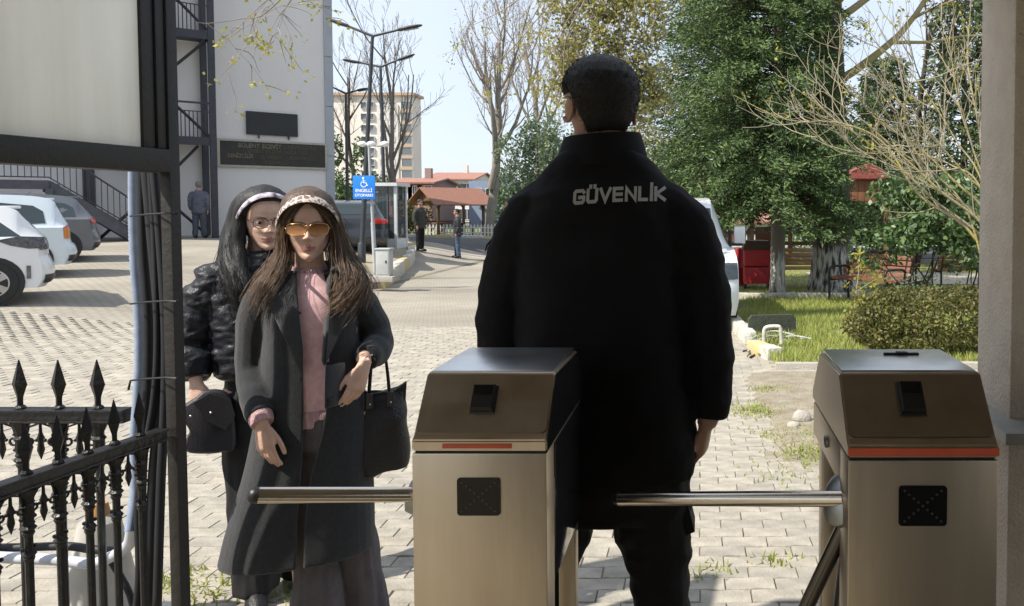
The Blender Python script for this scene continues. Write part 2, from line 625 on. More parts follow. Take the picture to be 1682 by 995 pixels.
# --- soil and dead grass creeping over the right-hand edge of the path
xs2 = np.arange(.1, 1.45, .05); ys2 = np.arange(4.3, 7.7, .05)
V = []; F = []
for y in ys2:
    for x in xs2:
        n = mnoise.noise(Vector((x * 2.3, y * 1.5, 3)))
        e = S(1.42, 1.15, x + .1 * n) * S(.30, .62, x + .22 * n) * S(4.5, 5.1, y + .3 * n) * S(7.65, 7.3, y)
        V.append((x, y, gz(x, y) - .022 + .042 * e + .006 * mnoise.noise(Vector((x * 9, y * 9, 1)))))
nx = len(xs2)
F = [(j * nx + i, j * nx + i + 1, (j + 1) * nx + i + 1, (j + 1) * nx + i) for j in range(len(ys2) - 1) for i in range(nx - 1)]
o = npmesh('soil_strip', V, F, m_soil, smooth=True); o['kind'] = 'structure'

# --- asphalt road across the back
m_asph = mat('asphalt', (.085, .085, .085), .9, c2=(.06, .06, .062), vs=2.5, bump=.3, bs=90)
sheet('road', np.arange(-15, 30.1, .5), np.arange(30, 38.1, .5), m_asph, .004)

# --- lawn with its grass
m_lawn = mat('lawn_soil', (.17, .21, .05), .95, c2=(.17, .16, .07), vs=2.2, bump=.6, bs=40)
m_grass = random_mat('grass_blade', [(.20, .27, .05), (.32, .37, .09), (.41, .41, .14), (.26, .34, .07), (.46, .42, .20)], .7, mottle=0, transl=.35)
sheet('lawn', np.arange(.4, 16.1, .2), np.arange(7.4, 26.1, .2), m_lawn, .05, in_lawn)
sheet('back_lawn', np.arange(-20, 34.1, .5), np.arange(38.4, 60.1, .5), m_lawn, .06)
def blades(name, P, h, rg, m, lean=.35):
    n = len(P)
    d = np.stack([rg.normal(size=n) * lean, rg.normal(size=n) * lean, np.ones(n)], 1)
    a = rg.uniform(0, 6.28, n); w = np.stack([np.cos(a), np.sin(a), np.zeros(n)], 1)
    hh = (h * rg.uniform(.4, 1.4, n))[:, None]; ww = (.004 + .05 * hh)
    V = np.stack([P - w * ww, P + w * ww, P + d * hh], 1).reshape(-1, 3)
    o = npmesh(name, V, np.arange(3 * n).reshape(-1, 3), m); o['kind'] = 'stuff'
    return o
P = []
while len(P) < 52000:
    y = nrg.uniform(7.6, 17) if len(P) < 36000 else nrg.uniform(7.6, 24)
    x = nrg.uniform(.4, 560 / FPX * y)
    if in_lawn(x, y) and mnoise.noise(Vector((x * .8, y * .8, 5))) > -.45 + .3 * nrg.random():
        P.append((x, y, gz(x, y) + .045))
blades('grass', np.array(P), .075, nrg, m_grass)
# weeds in the joints and on the soil strip
P = []
for (cx, cy, rr, k) in [(.40, 5.85, .14, 500), (.78, 5.2, .18, 700), (.72, 4.8, .12, 420), (.62, 6.6, .1, 200), (-1.93, 3.04, .10, 160), (-1.7, 3.12, .07, 90), (-2.12, 3.16, .06, 70), (-1.55, 3.0, .08, 60), (.05, 3.2, .05, 40), (-.1, 3.45, .04, 30), (.3, 3.3, .05, 40), (.55, 4.4, .2, 120)]:
    for _ in range(k):
        x = cx + nrg.normal() * rr; y = cy + nrg.normal() * rr * .8
        P.append((x, y, gz(x, y) + .004))
blades('weeds', np.array(P), .03, nrg, m_grass, .6)

# --- painted kerbs
m_kerb_w = mat('kerb_white', (.62, .60, .54), .85, c2=(.40, .38, .33), vs=9, bump=.4, bs=40)
m_kerb_y = mat('kerb_yellow', (.55, .44, .19), .85, c2=(.42, .37, .24), vs=9, bump=.4, bs=40)
m_conc = mat('concrete', (.42, .395, .35), .9, c2=(.33, .31, .27), vs=5, bump=.45, bs=70)
def kerb_run(name, pts, w, h, L, m_cycle, z0=None, parent=None, label=None, sink=.1, bev=.02, hl=None):
    root = bpy.data.objects.new(name, None); col.objects.link(root); root['kind'] = 'structure'
    pts = [Vector((p[0], p[1], 0)) for p in pts]
    ds = [0]
    for i in range(len(pts) - 1): ds.append(ds[-1] + (pts[i + 1] - pts[i]).length)
    def P(d):
        d = min(max(d, 0), ds[-1])
        for i in range(len(pts) - 1):
            if d <= ds[i + 1]:
                f = (d - ds[i]) / (ds[i + 1] - ds[i]); return pts[i].lerp(pts[i + 1], f)
        return pts[-1]
    n = max(1, round(ds[-1] / L)); L = ds[-1] / n
    for k in range(n):
        a, b = P(k * L), P((k + 1) * L)
        mid = (a + b) / 2; d = (b - a); ln = d.length
        ang = math.atan2(d.y, d.x)
        r = random.Random(k + 3)
        mb = MB(); hk = h * (1 + r.uniform(-.06, .06))
        mb.bbox(-ln / 2 + .005, ln / 2 - .005, -w / 2, w / 2, -sink, hk, bev)
        o = mb.build('kerb_stone', m_cycle[k % len(m_cycle)], root, True, 40)
        o.location = (mid.x, mid.y, gz(mid.x, mid.y)); o.rotation_euler = (r.uniform(-.03, .03), 0, ang)
    return root

# --- raised island with its painted kerb
isl = [ground(625, 474), ground(652, 452), ground(672, 434), ground(676, 418), ground(662, 408), ground(640, 404)]
isl_pts = [(p.x, p.y) for p in isl]
kerb_run('island_kerb', [tuple(p) for p in catmull(isl_pts, 14)], .22, .34, .95, [m_kerb_y, m_kerb_w, m_kerb_w, m_kerb_w], sink=.15, bev=.05)
m_isl = mat('island_soil', (.33, .29, .22), .95, c2=(.26, .23, .16), vs=2, bump=.5, bs=20)
ip = [tuple(p) for p in catmull(isl_pts, 14)]
far_l = [tuple(ground(530, 404))[:2], tuple(ground(500, 425))[:2], tuple(ground(520, 466))[:2]]
poly = ip + far_l
me = bpy.data.meshes.new('island')
kk = len(poly); _x = sum(p[0] for p in poly) / kk; _y = sum(p[1] for p in poly) / kk
me.from_pydata([(p[0], p[1], gz(p[0], p[1]) + .27) for p in poly] + [(p[0], p[1], gz(p[0], p[1]) - .2) for p in poly] + [(_x, _y, gz(_x, _y) + .27)], [],
               [(i, (i + 1) % kk, 2 * kk) for i in range(kk)] + [(i + kk, (i + 1) % kk + kk, (i + 1) % kk, i) for i in range(kk)])
o = link('island', me, m_isl); o['kind'] = 'structure'
kerb_run('island_side_kerb', [far_l[2], (isl[0].x - .15, isl[0].y - .02)], .22, .30, .95, [m_kerb_w, m_kerb_y], sink=.15, bev=.05)

# --- kerb beyond the road, lawn kerbs on the right
kerb_run('far_kerb', [(-19.5, 38.2), (-3, 38.2)], .3, .14, 1.5, [m_kerb_y, m_kerb_w], bev=.03)
kerb_run('far_kerb', [(-3, 38.2), (22, 38.2)], .3, .14, 1.5, [m_kerb_w, m_kerb_w], bev=.03)
kerb_run('lawn_kerb', [(.60, 9.4), (.52, 10.4), (.45, 11.6), (.42, 13.2), (.42, 15.0)], .16, .15, .75, [m_kerb_w, m_kerb_w, m_kerb_y], bev=.03)
kerb_run('bench_kerb', [(.5, 15.6), (16, 15.6)], .18, .16, 1.4, [m_kerb_w], bev=.02)
kerb_run('lawn_edging', [(.72, 7.58), (4.4, 7.58)], .09, .07, .5, [m_conc], bev=.012)
# walk behind the benches
m_walk = mat('walk_concrete', (.42, .38, .32), .9, c2=(.34, .31, .27), vs=2, bump=.3, bs=50)
sheet('walk', np.arange(3.0, 20.1, .5), np.arange(19.0, 22.6, .4), m_walk, .07)

# ================================================================== FACULTY BUILDING
BRZ = math.atan2(.66, .75)
BO = Vector((-16.4, 27.0, 0))
bu = Vector((math.cos(BRZ), math.sin(BRZ), 0)); bt = Vector((-math.sin(BRZ), math.cos(BRZ), 0))
def bz(s, t=0):
    p = BO + bu * s + bt * t
    return gz(p.x, p.y)
m_wall = mat('painted_render', (.68, .665, .65), .85, c2=(.63, .615, .60), vs=.8, bump=.15, bs=30, stretch=(1, 1, .35))
m_trim = mat('grey_cladding', (.36, .385, .42), .6, c2=(.31, .335, .37), vs=2)
m_steel = mat('dark_steel', (.035, .038, .05), .5, metal=0, c2=(.022, .024, .033), vs=8)
bld = thing('office_building', 'tall pale grey rendered building carrying the bronze name board on its blank wall', 'building', BO, BRZ)
mb = MB(); mb.box(-26, 3.62, 0, 10, -.4, 14.5); mb.build('wall', m_wall, bld)
for k in range(8):
    mb = MB(); z0 = -.2 + k * 1.82; mb.bbox(3.45, 3.75, -.06, 1.0, z0, z0 + 1.80, .01); mb.build('corner_panel', m_trim, bld)
mb = MB(); mb.box(-26, 3.8, -.3, 0.1, 14.4, 14.9); mb.build('parapet', m_trim, bld)
mb = MB(); mb.box(-26, 3.72, -.9, -.001, -.2, bz(1) + .06); mb.build('plinth', m_conc, bld)
# door recess and a few windows further along the wall, behind the stairs
m_glass = glass_mat('dark_glass')
m_frame = mat('window_frame', (.10, .11, .13), .5)
for (s0, z0) in [(-9.4, 4.4), (-12.4, 4.4), (-9.4, 7.8), (-12.4, 7.8), (-15.4, 4.4)]:
    mb = MB()
    for (a, b, c, d) in [(0, 1.6, 0, .08), (0, 1.6, 1.32, 1.4), (0, .08, .08, 1.32), (1.52, 1.6, .08, 1.32), (.76, .84, .08, 1.32)]:
        mb.box(s0 + a, s0 + b, -.05, .02, z0 + c, z0 + d)
    w = mb.build('window', m_frame, bld)
    mb = MB(); mb.box(s0 + .08, s0 + .76, -.02, .01, z0 + .08, z0 + 1.32); mb.build('pane', m_glass, w)
    mb = MB(); mb.box(s0 + .84, s0 + 1.52, -.02, .01, z0 + .08, z0 + 1.32); mb.build('pane', m_glass, w)

# name board and the dark plaque above it
m_board = mat('bronze_board', (.030, .027, .022), .55, c2=(.02, .019, .016), vs=3)
m_bframe = mat('board_frame', (.40, .38, .33), .45, metal=.3)
m_letter = mat('brass_letter', (.20, .175, .115), .5, metal=0.0, c2=(.09, .08, .055), vs=4)
m_letter2 = mat('worn_brass_letter', (.085, .073, .05), .55, metal=0.0, c2=(.05, .045, .03), vs=5)
sg = thing('name_board', 'long dark bronze board with raised lettering in a pale frame on the grey wall', 'sign', BO + bt * -.02 + bu * 1.73 + Vector((0, 0, 3.40)), BRZ)
mb = MB(); mb.box(-1.68, 1.68, -.05, 0, -.41, .41); mb.build('board', m_board, sg)
mb = MB(); mb.box(-1.76, 1.76, -.07, 0, .41, .48); mb.box(-1.76, 1.76, -.07, 0, -.48, -.41); mb.box(-1.76, -1.68, -.07, 0, -.41, .41); mb.box(1.68, 1.76, -.07, 0, -.41, .41)
mb.build('frame', m_bframe, sg)
for (t, z, sz, sx, mm, x) in [('BÜLENT  ECEVİT', .27, .20, .92, m_letter, -.45), ('ÜNİVERSİTESİ', .27, .19, .88, m_letter2, .85), ('EREĞLİ  EĞİTİM  FAKÜLTESİ', .09, .16, .95, m_letter2, .1), ('DENİZCİLİK', -.09, .19, .72, m_letter, -1.05), ('VE  MESLEK  YÜKSEKOKULU', -.11, .17, .85, m_letter2, .42), ('YERLEŞKESİ', -.29, .16, .95, m_letter2, 0)]:
    text_line(t, sz, mm, sg, x, -.056, z, sx, .004, .42, .008)
pq = thing('wall_plaque', 'smaller black unlettered panel fixed just above the bronze name board', 'sign', BO + bt * -.02 + bu * 1.68 + Vector((0, 0, 4.47)), BRZ)
m_black = mat('black_panel', (.018, .02, .024), .5, c2=(.012, .014, .017), vs=2)
mb = MB(); mb.bbox(-.82, .82, -.09, 0, -.40, .40, .01); mb.build('panel', m_black, pq)
mb = MB()
for x in (-.45, .5): mb.box(x, x + .04, -.06, 0, -.52, -.40)
mb.build('bracket', m_steel, pq)

# --- steel fire stair tower in front of the wall
tw = thing('fire_escape_tower', 'dark steel fire escape tower with crossed braces and railed landings beside the name board', 'fire escape', BO + bu * -1.8, BRZ)
T0, T1, SA, SB = -1.45, -.12, -1.75, 1.42
def seg(mb, a, b, r=.05):
    mb.tube([a, b], r, 4)
for (s, t) in [(SA, T0), (SB, T0), (SA, T1), (SB, T1), (-.15, T0)]:
    z = bz(-1.8 + s, t)
    if s == -.15: continue
    mb = MB(); mb.box(s - .09, s + .09, t - .09, t + .09, z - .1, 14); mb.build('post', m_steel, tw)
levels = [3.72, 7.1, 10.5]
for zl in levels:
    mb = MB(); mb.box(SA + .09, SB - .09, T0, T1 + .05, zl - .06, zl); mb.box(SA + .09, SB - .09, T0 - .06, T0, zl - .2, zl + .06); mb.build('landing', m_steel, tw)
    rl = MB()
    rl.box(SA + .09, SB - .09, T0 - .03, T0 + .03, zl + 1.12, zl + 1.18)
    rl.box(SA + .09, SB - .09, T0 - .02, T0 + .02, zl + .86, zl + .89)
    rail = rl.build('railing', m_steel, tw)
    for k in range(26):
        s = SA + .2 + k * (SB - SA - .4) / 25
        b = MB(); b.box(s - .014, s + .014, T0 - .014, T0 + .014, zl + .06, zl + .86); b.build('baluster', m_steel, rail)
for (za, zb) in [(bz(-1.8) + .05, 3.5), (3.8, 6.9), (7.2, 10.3)]:
    for (sa, sb) in [(SA + .1, SB - .1), (SB - .1, SA + .1)]:
        mb = MB(); t = T0 + .02 if sa < sb else T0 - .05
        if za < 3: mb.tube([(sb * .9 + sa * .1, t + .1, zb), ((sa + sb) / 2 + .0, t + .1, za + 1.5)], .045, 4); mb.tube([((sa + sb) / 2, t + .1, za + 1.5), (sb * .95, t + .1, za)], .045, 4)
        else: mb.tube([(sa, t, za), (sb, t, zb)], .045, 4)
        mb.build('brace', m_steel, tw)

# --- lower switchback stair on the left
m_steel2 = mat('grey_steel', (.075, .08, .095), .5, c2=(.05, .055, .065), vs=6)
st = thing('steel_staircase', 'dark open-tread steel staircase running down from a railed landing behind the parked cars', 'staircase', BO + bu * -4.0 + bt * -2.4, BRZ)
zb, zl = bz(-3, -2.4), 2.25
run0, run1 = -.55, 1.55
mb = MB(); mb.box(-9, run0, -.05, 1.6, zl - .10, zl); mb.build('landing', m_steel2, st)
mb = MB(); mb.box(-9, run0, -.12, -.05, zl - .22, zl + .03); mb.build('edge_beam', m_steel2, st)
for y in (-.06, 1.1):
    mb = MB(); mb.prism([(run0 - .1, zl - .26), (run0 - .1, zl + .02), (run0 + .05, zl + .02), (run1, zb + .22), (run1, zb - .05), (run1 - .2, zb - .05)], 1, y, y + .05); mb.build('stringer', m_steel2, st)
nst = 10
for k in range(nst):
    f = (k + .5) / nst
    x = run0 + f * (run1 - run0); z = zl + f * (zb - zl)
    mb = MB(); mb.box(x - .13, x + .13, 0, 1.1, z - .02, z + .02); mb.build('tread', m_steel2, st)
rail = MB()
rail.tube([(-9, -.08, zl + 1.0), (run0, -.08, zl + 1.0), (run1, -.08, zb + 1.05), (run1, -.08, zb + .1)], .03, 6)
rail.tube([(-9, -.08, zl + .12), (run0, -.08, zl + .12), (run1, -.08, zb + .28)], .018, 5)
ro = rail.build('handrail', m_steel, st)
for k in range(75):
    x = -8.9 + k * .14
    if x > run1: break
    za = zl if x < run0 else zl + (x - run0) / (run1 - run0) * (zb - zl)
    b = MB(); b.box(x - .011, x + .011, -.09, -.07, za + .1, za + 1.0); b.build('baluster', m_steel if k % 7 else m_steel2, ro)
for x in (-3.2, run0 + .0, -6.4):
    mb = MB(); mb.box(x - .08, x + .08, -.2, -.04, zb - .3, zl + (.0 if x < -1 else -.2)); mb.build('post', m_steel2, st)
mb = MB(); mb.box(1.62, 2.1, .1, .6, zb - .3, 14); mb.build('duct', m_steel, st)
mb = MB(); mb.prism([(-.6, 4.5), (-.6, 4.2), (-6, 6.8), (-6, 7.1)], 1, 1.2, 1.26); mb.build('upper_stringer', m_steel2, st)
mb = MB(); mb.box(-1.1, -.75, 2.28, 2.37, 1.9 + 1.0, 2.25 + 1.0); o = mb.build('fire_notice', mat('notice_red', (.5, .06, .06), .6), st)

# ================================================================== GATE: posts, panel, roof, fences
m_gate = mat('gate_dark_paint', (.016, .0135, .012), .6, c2=(.010, .009, .008), vs=9, bump=.15, bs=60)
m_iron = mat('black_iron', (.014, .014, .016), .42, c2=(.008, .008, .009), vs=14, bump=.25, bs=50, spec=.5)
m_panel = mat('weathered_white_panel', (.78, .785, .77), .6, c2=(.70, .705, .68), vs=3.0, stretch=(6, 6, .7), bump=.05)
_nt = m_panel.node_tree; _t = _nt.nodes.new('ShaderNodeBsdfTranslucent'); _x = _nt.nodes.new('ShaderNodeMixShader'); _x.inputs[0].default_value = .5     # thin sheet lit from behind
_nt.links.new(_nt.nodes['Principled BSDF'].inputs['Base Color'].links[0].from_socket, _t.inputs['Color'])
_nt.links.new(_nt.nodes['Principled BSDF'].outputs[0], _x.inputs[1]); _nt.links.new(_t.outputs[0], _x.inputs[2]); _nt.links.new(_x.outputs[0], _nt.nodes['Material Output'].inputs['Surface'])
GX, GY = -1.460, 2.16          # corner of the gate post
gate = thing('gate_frame', 'dark brown steel gate post carrying a big weathered white panel at the left edge', 'gate frame', (GX, GY, 0))
gdir = Vector((at(0, 800, 1.70).x - GX, 1.70 - GY, 0)).normalized()      # the gate side runs toward the viewer
def gp(d, z, o=0):
    """point d metres along the gate side, o metres outward (right)"""
    n = Vector((-gdir.y, gdir.x, 0))
    return Vector((GX, GY, 0)) + gdir * d + n * o + Vector((0, 0, z))
def gmat(z=0):
    return Matrix.Translation((GX, GY, z)) @ Matrix.Rotation(math.atan2(gdir.y, gdir.x), 4, 'Z')
GM = gmat()
def gbox(mb, d0, d1, o0, o1, z0, z1, b=.004):
    mb.bbox(d0, d1, o0, o1, z0, z1, b, GM)
def gbuild(mb, name, m, parent=None, root=None, smooth=True):
    return mb.build(name, m, parent or gate, smooth, 40, rel=root or gate)
mb = MB(); gbox(mb, -.030, .006, -.008, .024, -.05, 2.10); gbuild(mb, 'post', m_gate)
mb = MB(); gbox(mb, .0062, .036, -.035, .018, 1.66, 2.10); gbuild(mb, 'panel_frame', m_gate)
mb = MB(); gbox(mb, .0362, .076, -.035, .012, 1.66, 2.10); gbuild(mb, 'panel_frame', m_gate)
mb = MB(); gbox(mb, .006, 3.6, -.04, .03, 1.597, 1.659); gbuild(mb, 'beam', m_gate)
mb = MB(); gbox(mb, .0762, 3.6, -.02, .004, 1.661, 2.10, .002); gbuild(mb, 'panel', m_panel)
mb = MB(); gbox(mb, -.03, 3.6, -.04, .03, 2.102, 2.16); gbuild(mb, 'top_beam', m_gate)

# unseen roof over the passage shaped for its shade, an added hut wall behind the viewer for warm reflections, the pillar on the right
m_beige = mat('beige_render', (.46, .40, .32), .9, c2=(.39, .34, .27), vs=2, bump=.3, bs=60)
m_soffit = mat('roof_soffit', (.30, .26, .21), .8, c2=(.25, .22, .18), vs=3)
cn = thing('shade_roof', 'unseen flat roof slab above the turnstiles, sized for the shade it throws', 'roof', (0, 0, 2.12))
mb = MB(); mb.box(-1.38, 4.2, -4.6, 1.84, 2.12, 2.32); mb.build('slab', m_soffit, cn, rel=cn)
mb = MB(); mb.box(.6, .9, 1.871, 2.05, 2.121, 2.32); mb.build('beam', m_soffit, cn, rel=cn)  # slab added to keep the sun off the pillar's side
mb = MB(); mb.box(-1.38, 4.2, 1.841, 1.87, 2.118, 2.40); mb.build('fascia', m_gate, cn, rel=cn)
bounce = thing('bounce_wall', 'unseen beige hut wall behind the passage', 'bounce', (0, -3.4, 0))
mb = MB(); mb.box(-1.7, 4.2, -4.4, -3.4, 0, 2.11); mb.build('wall', m_beige, bounce, rel=bounce)
mb = MB(); mb.box(1.9, 3.0, -3.4, -3.36, 0.02, 2.1); mb.build('door', m_frame, bounce, rel=bounce)
mb = MB(); mb.box(-.6, 1.0, -3.4, -3.37, 1.0, 2.0); mb.build('window', m_glass, bounce, rel=bounce)

m_pillar = mat('pillar_stucco', (.70, .625, .53), .95, c2=(.61, .54, .455), vs=14, bump=.4, bs=130)
m_ledge = mat('ledge_marble', (.42, .42, .40), .35, c2=(.30, .30, .29), vs=9)
pl = thing('stucco_pillar', 'rough beige stuccoed pillar with a stone ledge at the right edge', 'pillar', (.66, 1.84, 0))
x0 = at(1608, 342, 2.04).x; x1 = x0 + .26
mb = MB(); mb.bbox(x0, x1, 1.82, 2.04, -.05, 2.115, .008); mb.build('shaft', m_pillar, pl, True, 40, rel=pl)
mb = MB(); mb.box(x1, 1.9, 1.96, 2.2, -.05, .93); mb.build('parapet_wall', m_pillar, pl, rel=pl)
mb = MB(); mb.box(x1 + .004, 1.9, 1.99, 2.18, .93, 2.11); mb.build('infill', mat('brown_infill', (.20, .16, .12), .8, vs=12, bump=.5, bs=80), pl, rel=pl)
mb = MB(); mb.bbox(at(1652, 720, 1.70).x, 1.9, 1.70, 2.16, .985, 1.012, .004); mb.build('ledge', m_ledge, pl, True, 40, rel=pl)
mb = MB(); mb.box(at(1660, 720, 1.74).x, 1.9, 1.75, 1.955, .0, .983); mb.build('ledge_wall', m_pillar, pl, rel=pl)

# --- iron fences
def spear(mb, M, s=1.0):
    w = .0165 * s
    prof = [(.0085, 0), (.0085, .028), (.0095, .034), (.0185, .060), (.0205, .064), (.0185, .070), (.0085, .105), (.0015, .128)]
    rows = []
    for r, z in prof:
        r *= s
        rows.append([M @ Vector(p) for p in ((r, 0, z * s), (0, r * .72, z * s), (-r, 0, z * s), (0, -r * .72, z * s))])
    mb.rings(rows)
def scroll(mb, M, c, r, turns=1.2, a0=0, sgn=1, th=.0035):
    P = []
    for i in range(15):
        t = i / 14; a = a0 + sgn * turns * 2 * math.pi * t; q = r * (1 - .75 * t)
        P.append(M @ Vector((c[0] + q * math.cos(a), 0, c[1] + q * math.sin(a))))
    mb.tube(P, th, 5)
def iron_fence(root, M, length, zt, zb, pitch, s, start, bar_r, hole=None, first_orn=True):
    """M: fence plane (x along, z up) in world space"""
    inv = Matrix.LocRotScale(root.location, root.rotation_euler, None).inverted()
    Q = inv @ M
    def B(mb, name, parent=root, smooth=True):
        return mb.xform(Q).build(name, m_iron, parent, smooth, 35)
    mb = MB(); h = .030 * s
    mb.bbox(0, length, -.016 * s, .016 * s, zt - h, zt, .004)
    mb.bbox(0, length, -.021 * s, .021 * s, zt - .006, zt + .002, .002)
    mb.bbox(0, length, -.019 * s, .019 * s, zt - h - .003, zt - h + .004, .002)
    B(mb, 'top_rail')
    mb = MB(); mb.bbox(0, length, -.012 * s, .012 * s, zb - .025 * s, zb, .003); B(mb, 'bottom_rail')
    k = 0; x = start
    while x < length - .01:
        mb = MB(); T = Matrix.Translation((x, 0, 0))
        mb.tube([(x, 0, zt - h), (x, 0, .02)], bar_r, 8)
        for (dz, r) in [(.045, 1.9), (.088, 1.6), (.10, 2.0), (.112, 1.5), (.165, 1.75), (.175, 1.4)]:
            z = zt - h - dz * s
            mb.lathe([(bar_r * .9, z - .012 * s), (bar_r * r, z), (bar_r * .9, z + .012 * s)], (x, 0, 0), 8)
        mb.lathe([(bar_r, zt - h - .10 * s), (bar_r * 1.5, zt - h - .07 * s), (bar_r * 1.3, zt - h - .03 * s), (bar_r * 2.6, zt - h - .004)], (x, 0, 0), 8)
        mb.ball((x - bar_r * 1.8, 0, zt - h - .075 * s), bar_r * .6, 6, 5); mb.ball((x + bar_r * 1.8, 0, zt - h - .075 * s), bar_r * .6, 6, 5)
        mb.ball((x - bar_r * 1.7, 0, zt - h - .15 * s), bar_r * .6, 6, 5); mb.ball((x + bar_r * 1.7, 0, zt - h - .15 * s), bar_r * .6, 6, 5)
        bal = B(mb, 'baluster')
        mb = MB(); spear(mb, Matrix.Translation((x, 0, zt)), s); mb.lathe([(.013 * s, 0), (.013 * s, .006), (.009 * s, .012)], (x, 0, zt), 8)
        B(mb, 'spearhead', bal, False)
        # scrolls and the drop between two bars
        mb = MB(); hp = pitch / 2
        I = Matrix.Identity(4)
        scroll(mb, I, (x + hp * .42, zt - h - .052 * s), hp * .34, 1.15, math.pi * .5, 1, .0032 * s)
        scroll(mb, I, (x + hp * 1.58, zt - h - .052 * s), hp * .34, 1.15, math.pi * .5, -1, .0032 * s)
        mb.tube([(x + .008, 0, zt - h - .07 * s), (x + hp * .4, 0, zt - h - .016 * s), (x + hp, 0, zt - h - .006), (x + hp * 1.6, 0, zt - h - .016 * s), (x + pitch - .008, 0, zt - h - .07 * s)], .003 * s, 5)
        mb.lathe([(.003 * s, zt - h), (.004 * s, zt - h - .03 * s), (.009 * s, zt - h - .045 * s), (.006 * s, zt - h - .056 * s), (.0085 * s, zt - h - .075 * s), (.001, zt - h - .10 * s)], (x + hp, 0, 0), 7)
        for sg_ in (-1, 1): mb.ball((x + hp + sg_ * .011 * s, 0, zt - h - .05 * s), .0045 * s, 6, 5)
        o = B(mb, 'scrollwork', bal)
        x += pitch; k += 1
F1 = thing('iron_fence', 'black iron fence with spearheads running toward the viewer from the gate post', 'fence', gp(.06, 0), 0)
ang = math.atan2(gdir.y, gdir.x)
iron_fence(F1, Matrix.Translation(gp(.02, 0, -.005)) @ Matrix.Rotation(ang, 4, 'Z'), 1.7, .898, .255, .0765, .92, .075, .0085)
F2 = thing('iron_fence', 'black iron fence with broad spearheads standing behind, level across the yard', 'fence', (GX - .05, 2.33, 0), 0)
iron_fence(F2, Matrix.Translation((at(210, 680, 2.33).x, 2.33, 0)) @ Matrix.Rotation(math.pi, 4, 'Z'), 2.6, at(100, 672, 2.33).z, .25, .1155, 1.16, .088, .0105)
mb = MB(); gbox(mb, .74, .775, .012, .03, -.02, .86); o = mb.build('stay_bar', m_gate, F1, True, 40, rel=F1)

# --- cables and conduits strapped to the post
m_cable = mat('black_cable', (.012, .013, .018), .6, c2=(.008, .009, .012), vs=20)
m_conduit = mat('blue_grey_conduit', (.30, .36, .48), .5, c2=(.22, .27, .38), vs=30)
m_white_pipe = mat('white_pipe', (.58, .61, .68), .4, c2=(.46, .48, .56), vs=8)
def world_tube(name, label, cat, pts, r, m, group=None, n=10, samples=40, corr=0.0, ell=None):
    P = catmull([tuple(p) for p in pts], samples)
    b = thing(name, label, cat, P[0], 0, group)
    rad = [r * (1 + (corr if i % 2 else -corr)) for i in range(samples)] if corr else r
    mb = MB(); mb.tube(P, rad, n, ell=ell)
    mb.build('sheath', m, b, True, rel=b)
    return b
def cab(px_list, Y0, dy=0):
    return [at(px, py, Y0 + dy) for px, py in px_list]
cg = 'cables strapped to the gate post'
world_tube('corrugated_conduit', 'pale blue corrugated conduit strapped along the left of the gate post', 'conduit', cab([(219, 262), (219, 330), (221, 420), (228, 520), (229, 600), (226, 660), (222, 720), (222, 800)], 2.27) + [at(213, 872, 2.24)], .0135, m_conduit, n=10, samples=240, corr=.07)
world_tube('black_cable', 'black cable in the bundle, directly right of the blue corrugated conduit', 'cable', cab([(232, 262), (235, 400), (243, 520), (243, 620), (238, 700), (232, 800), (231, 1000)], 2.25), .0135, m_cable, cg)
world_tube('black_cable', 'thick black cable in the bundle, nearest the gate post', 'cable', cab([(240, 270), (250, 380), (262, 520), (262, 620), (258, 720), (252, 800), (245, 1000)], 2.235), .0155, m_cable, cg)
world_tube('black_cable', 'black cable bowing out low down beside the fence scrollwork', 'cable', cab([(246, 262), (254, 400), (258, 560), (252, 660), (236, 750), (226, 830), (228, 940), (222, 1010)], 2.215), .009, m_cable, cg)
world_tube('black_cable', 'black cable pressed flat against the gate post, rightmost of the bundle', 'cable', cab([(252, 268), (262, 380), (271, 520), (272, 620), (268, 720), (264, 800), (258, 1000)], 2.215), .012, m_cable, cg)
for py in (352, 496, 622):
    mb = MB()
    b = thing('cable_tie', 'thin black cable tie round the cable bundle at py level'.replace('at py level', {352: 'near the top', 496: 'at mid height', 622: 'just above the fence rails'}[py]), 'cable tie', at(250, py, 2.2))
    mb.tube([at(214, py + 3, 2.22), at(240, py, 2.19), at(272, py - 2, 2.12), at(290, py - 1, 2.11), at(293, py - 3, 2.12)], .0028, 5)
    if py == 622: mb.tube([at(214, 625, 2.22), at(211, 640, 2.22)], .003, 5)
    mb.build('strap', m_cable, b, True, rel=b)
# pipes and a cone standing behind the fences
world_tube('white_pipe', 'white plastic pipe bending level behind the iron fences', 'pipe', [at(-60, 912, 2.42), at(20, 916, 2.42), at(90, 919, 2.42), at(150, 925, 2.42), at(185, 913, 2.40), at(212, 893, 2.34), at(218, 860, 2.30)], .017, m_white_pipe, n=12)
world_tube('black_pipe', 'black pipe lying just above the white plastic pipe', 'pipe', [at(-60, 900, 2.46), at(30, 899, 2.46), at(110, 897, 2.46), at(150, 902, 2.46), at(190, 905, 2.45)], .013, m_cable, n=12)
world_tube('black_rod', 'slanting black strut below the white pipe', 'strut', [at(180, 918, 2.5), at(210, 968, 2.5), at(222, 1010, 2.5)], .010, m_cable, n=8, samples=8)
m_cone = mat('pale_plastic', (.50, .49, .45), .6, c2=(.40, .39, .35), vs=6)
m_tan = mat('orange_brown_cap', (.46, .24, .08), .6)
cb = ground(160, 1010); cb = at(168, 1010, 2.72)
cn_ = thing('traffic_cone', 'faded pale traffic cone with an orange tip behind the iron fences', 'cone', (cb.x, cb.y, gz(cb.x, cb.y) + .012))
mb = MB(); mb.bbox(-.17, .17, -.17, .17, 0, .03, .008); mb.lathe([(.14, .03), (.125, .05), (.09, .25), (.062, .40)], (0, 0, 0), 24); mb.build('body', m_cone, cn_, True, 40)
top = at(172, 826, 2.72).z - cn_.location.z
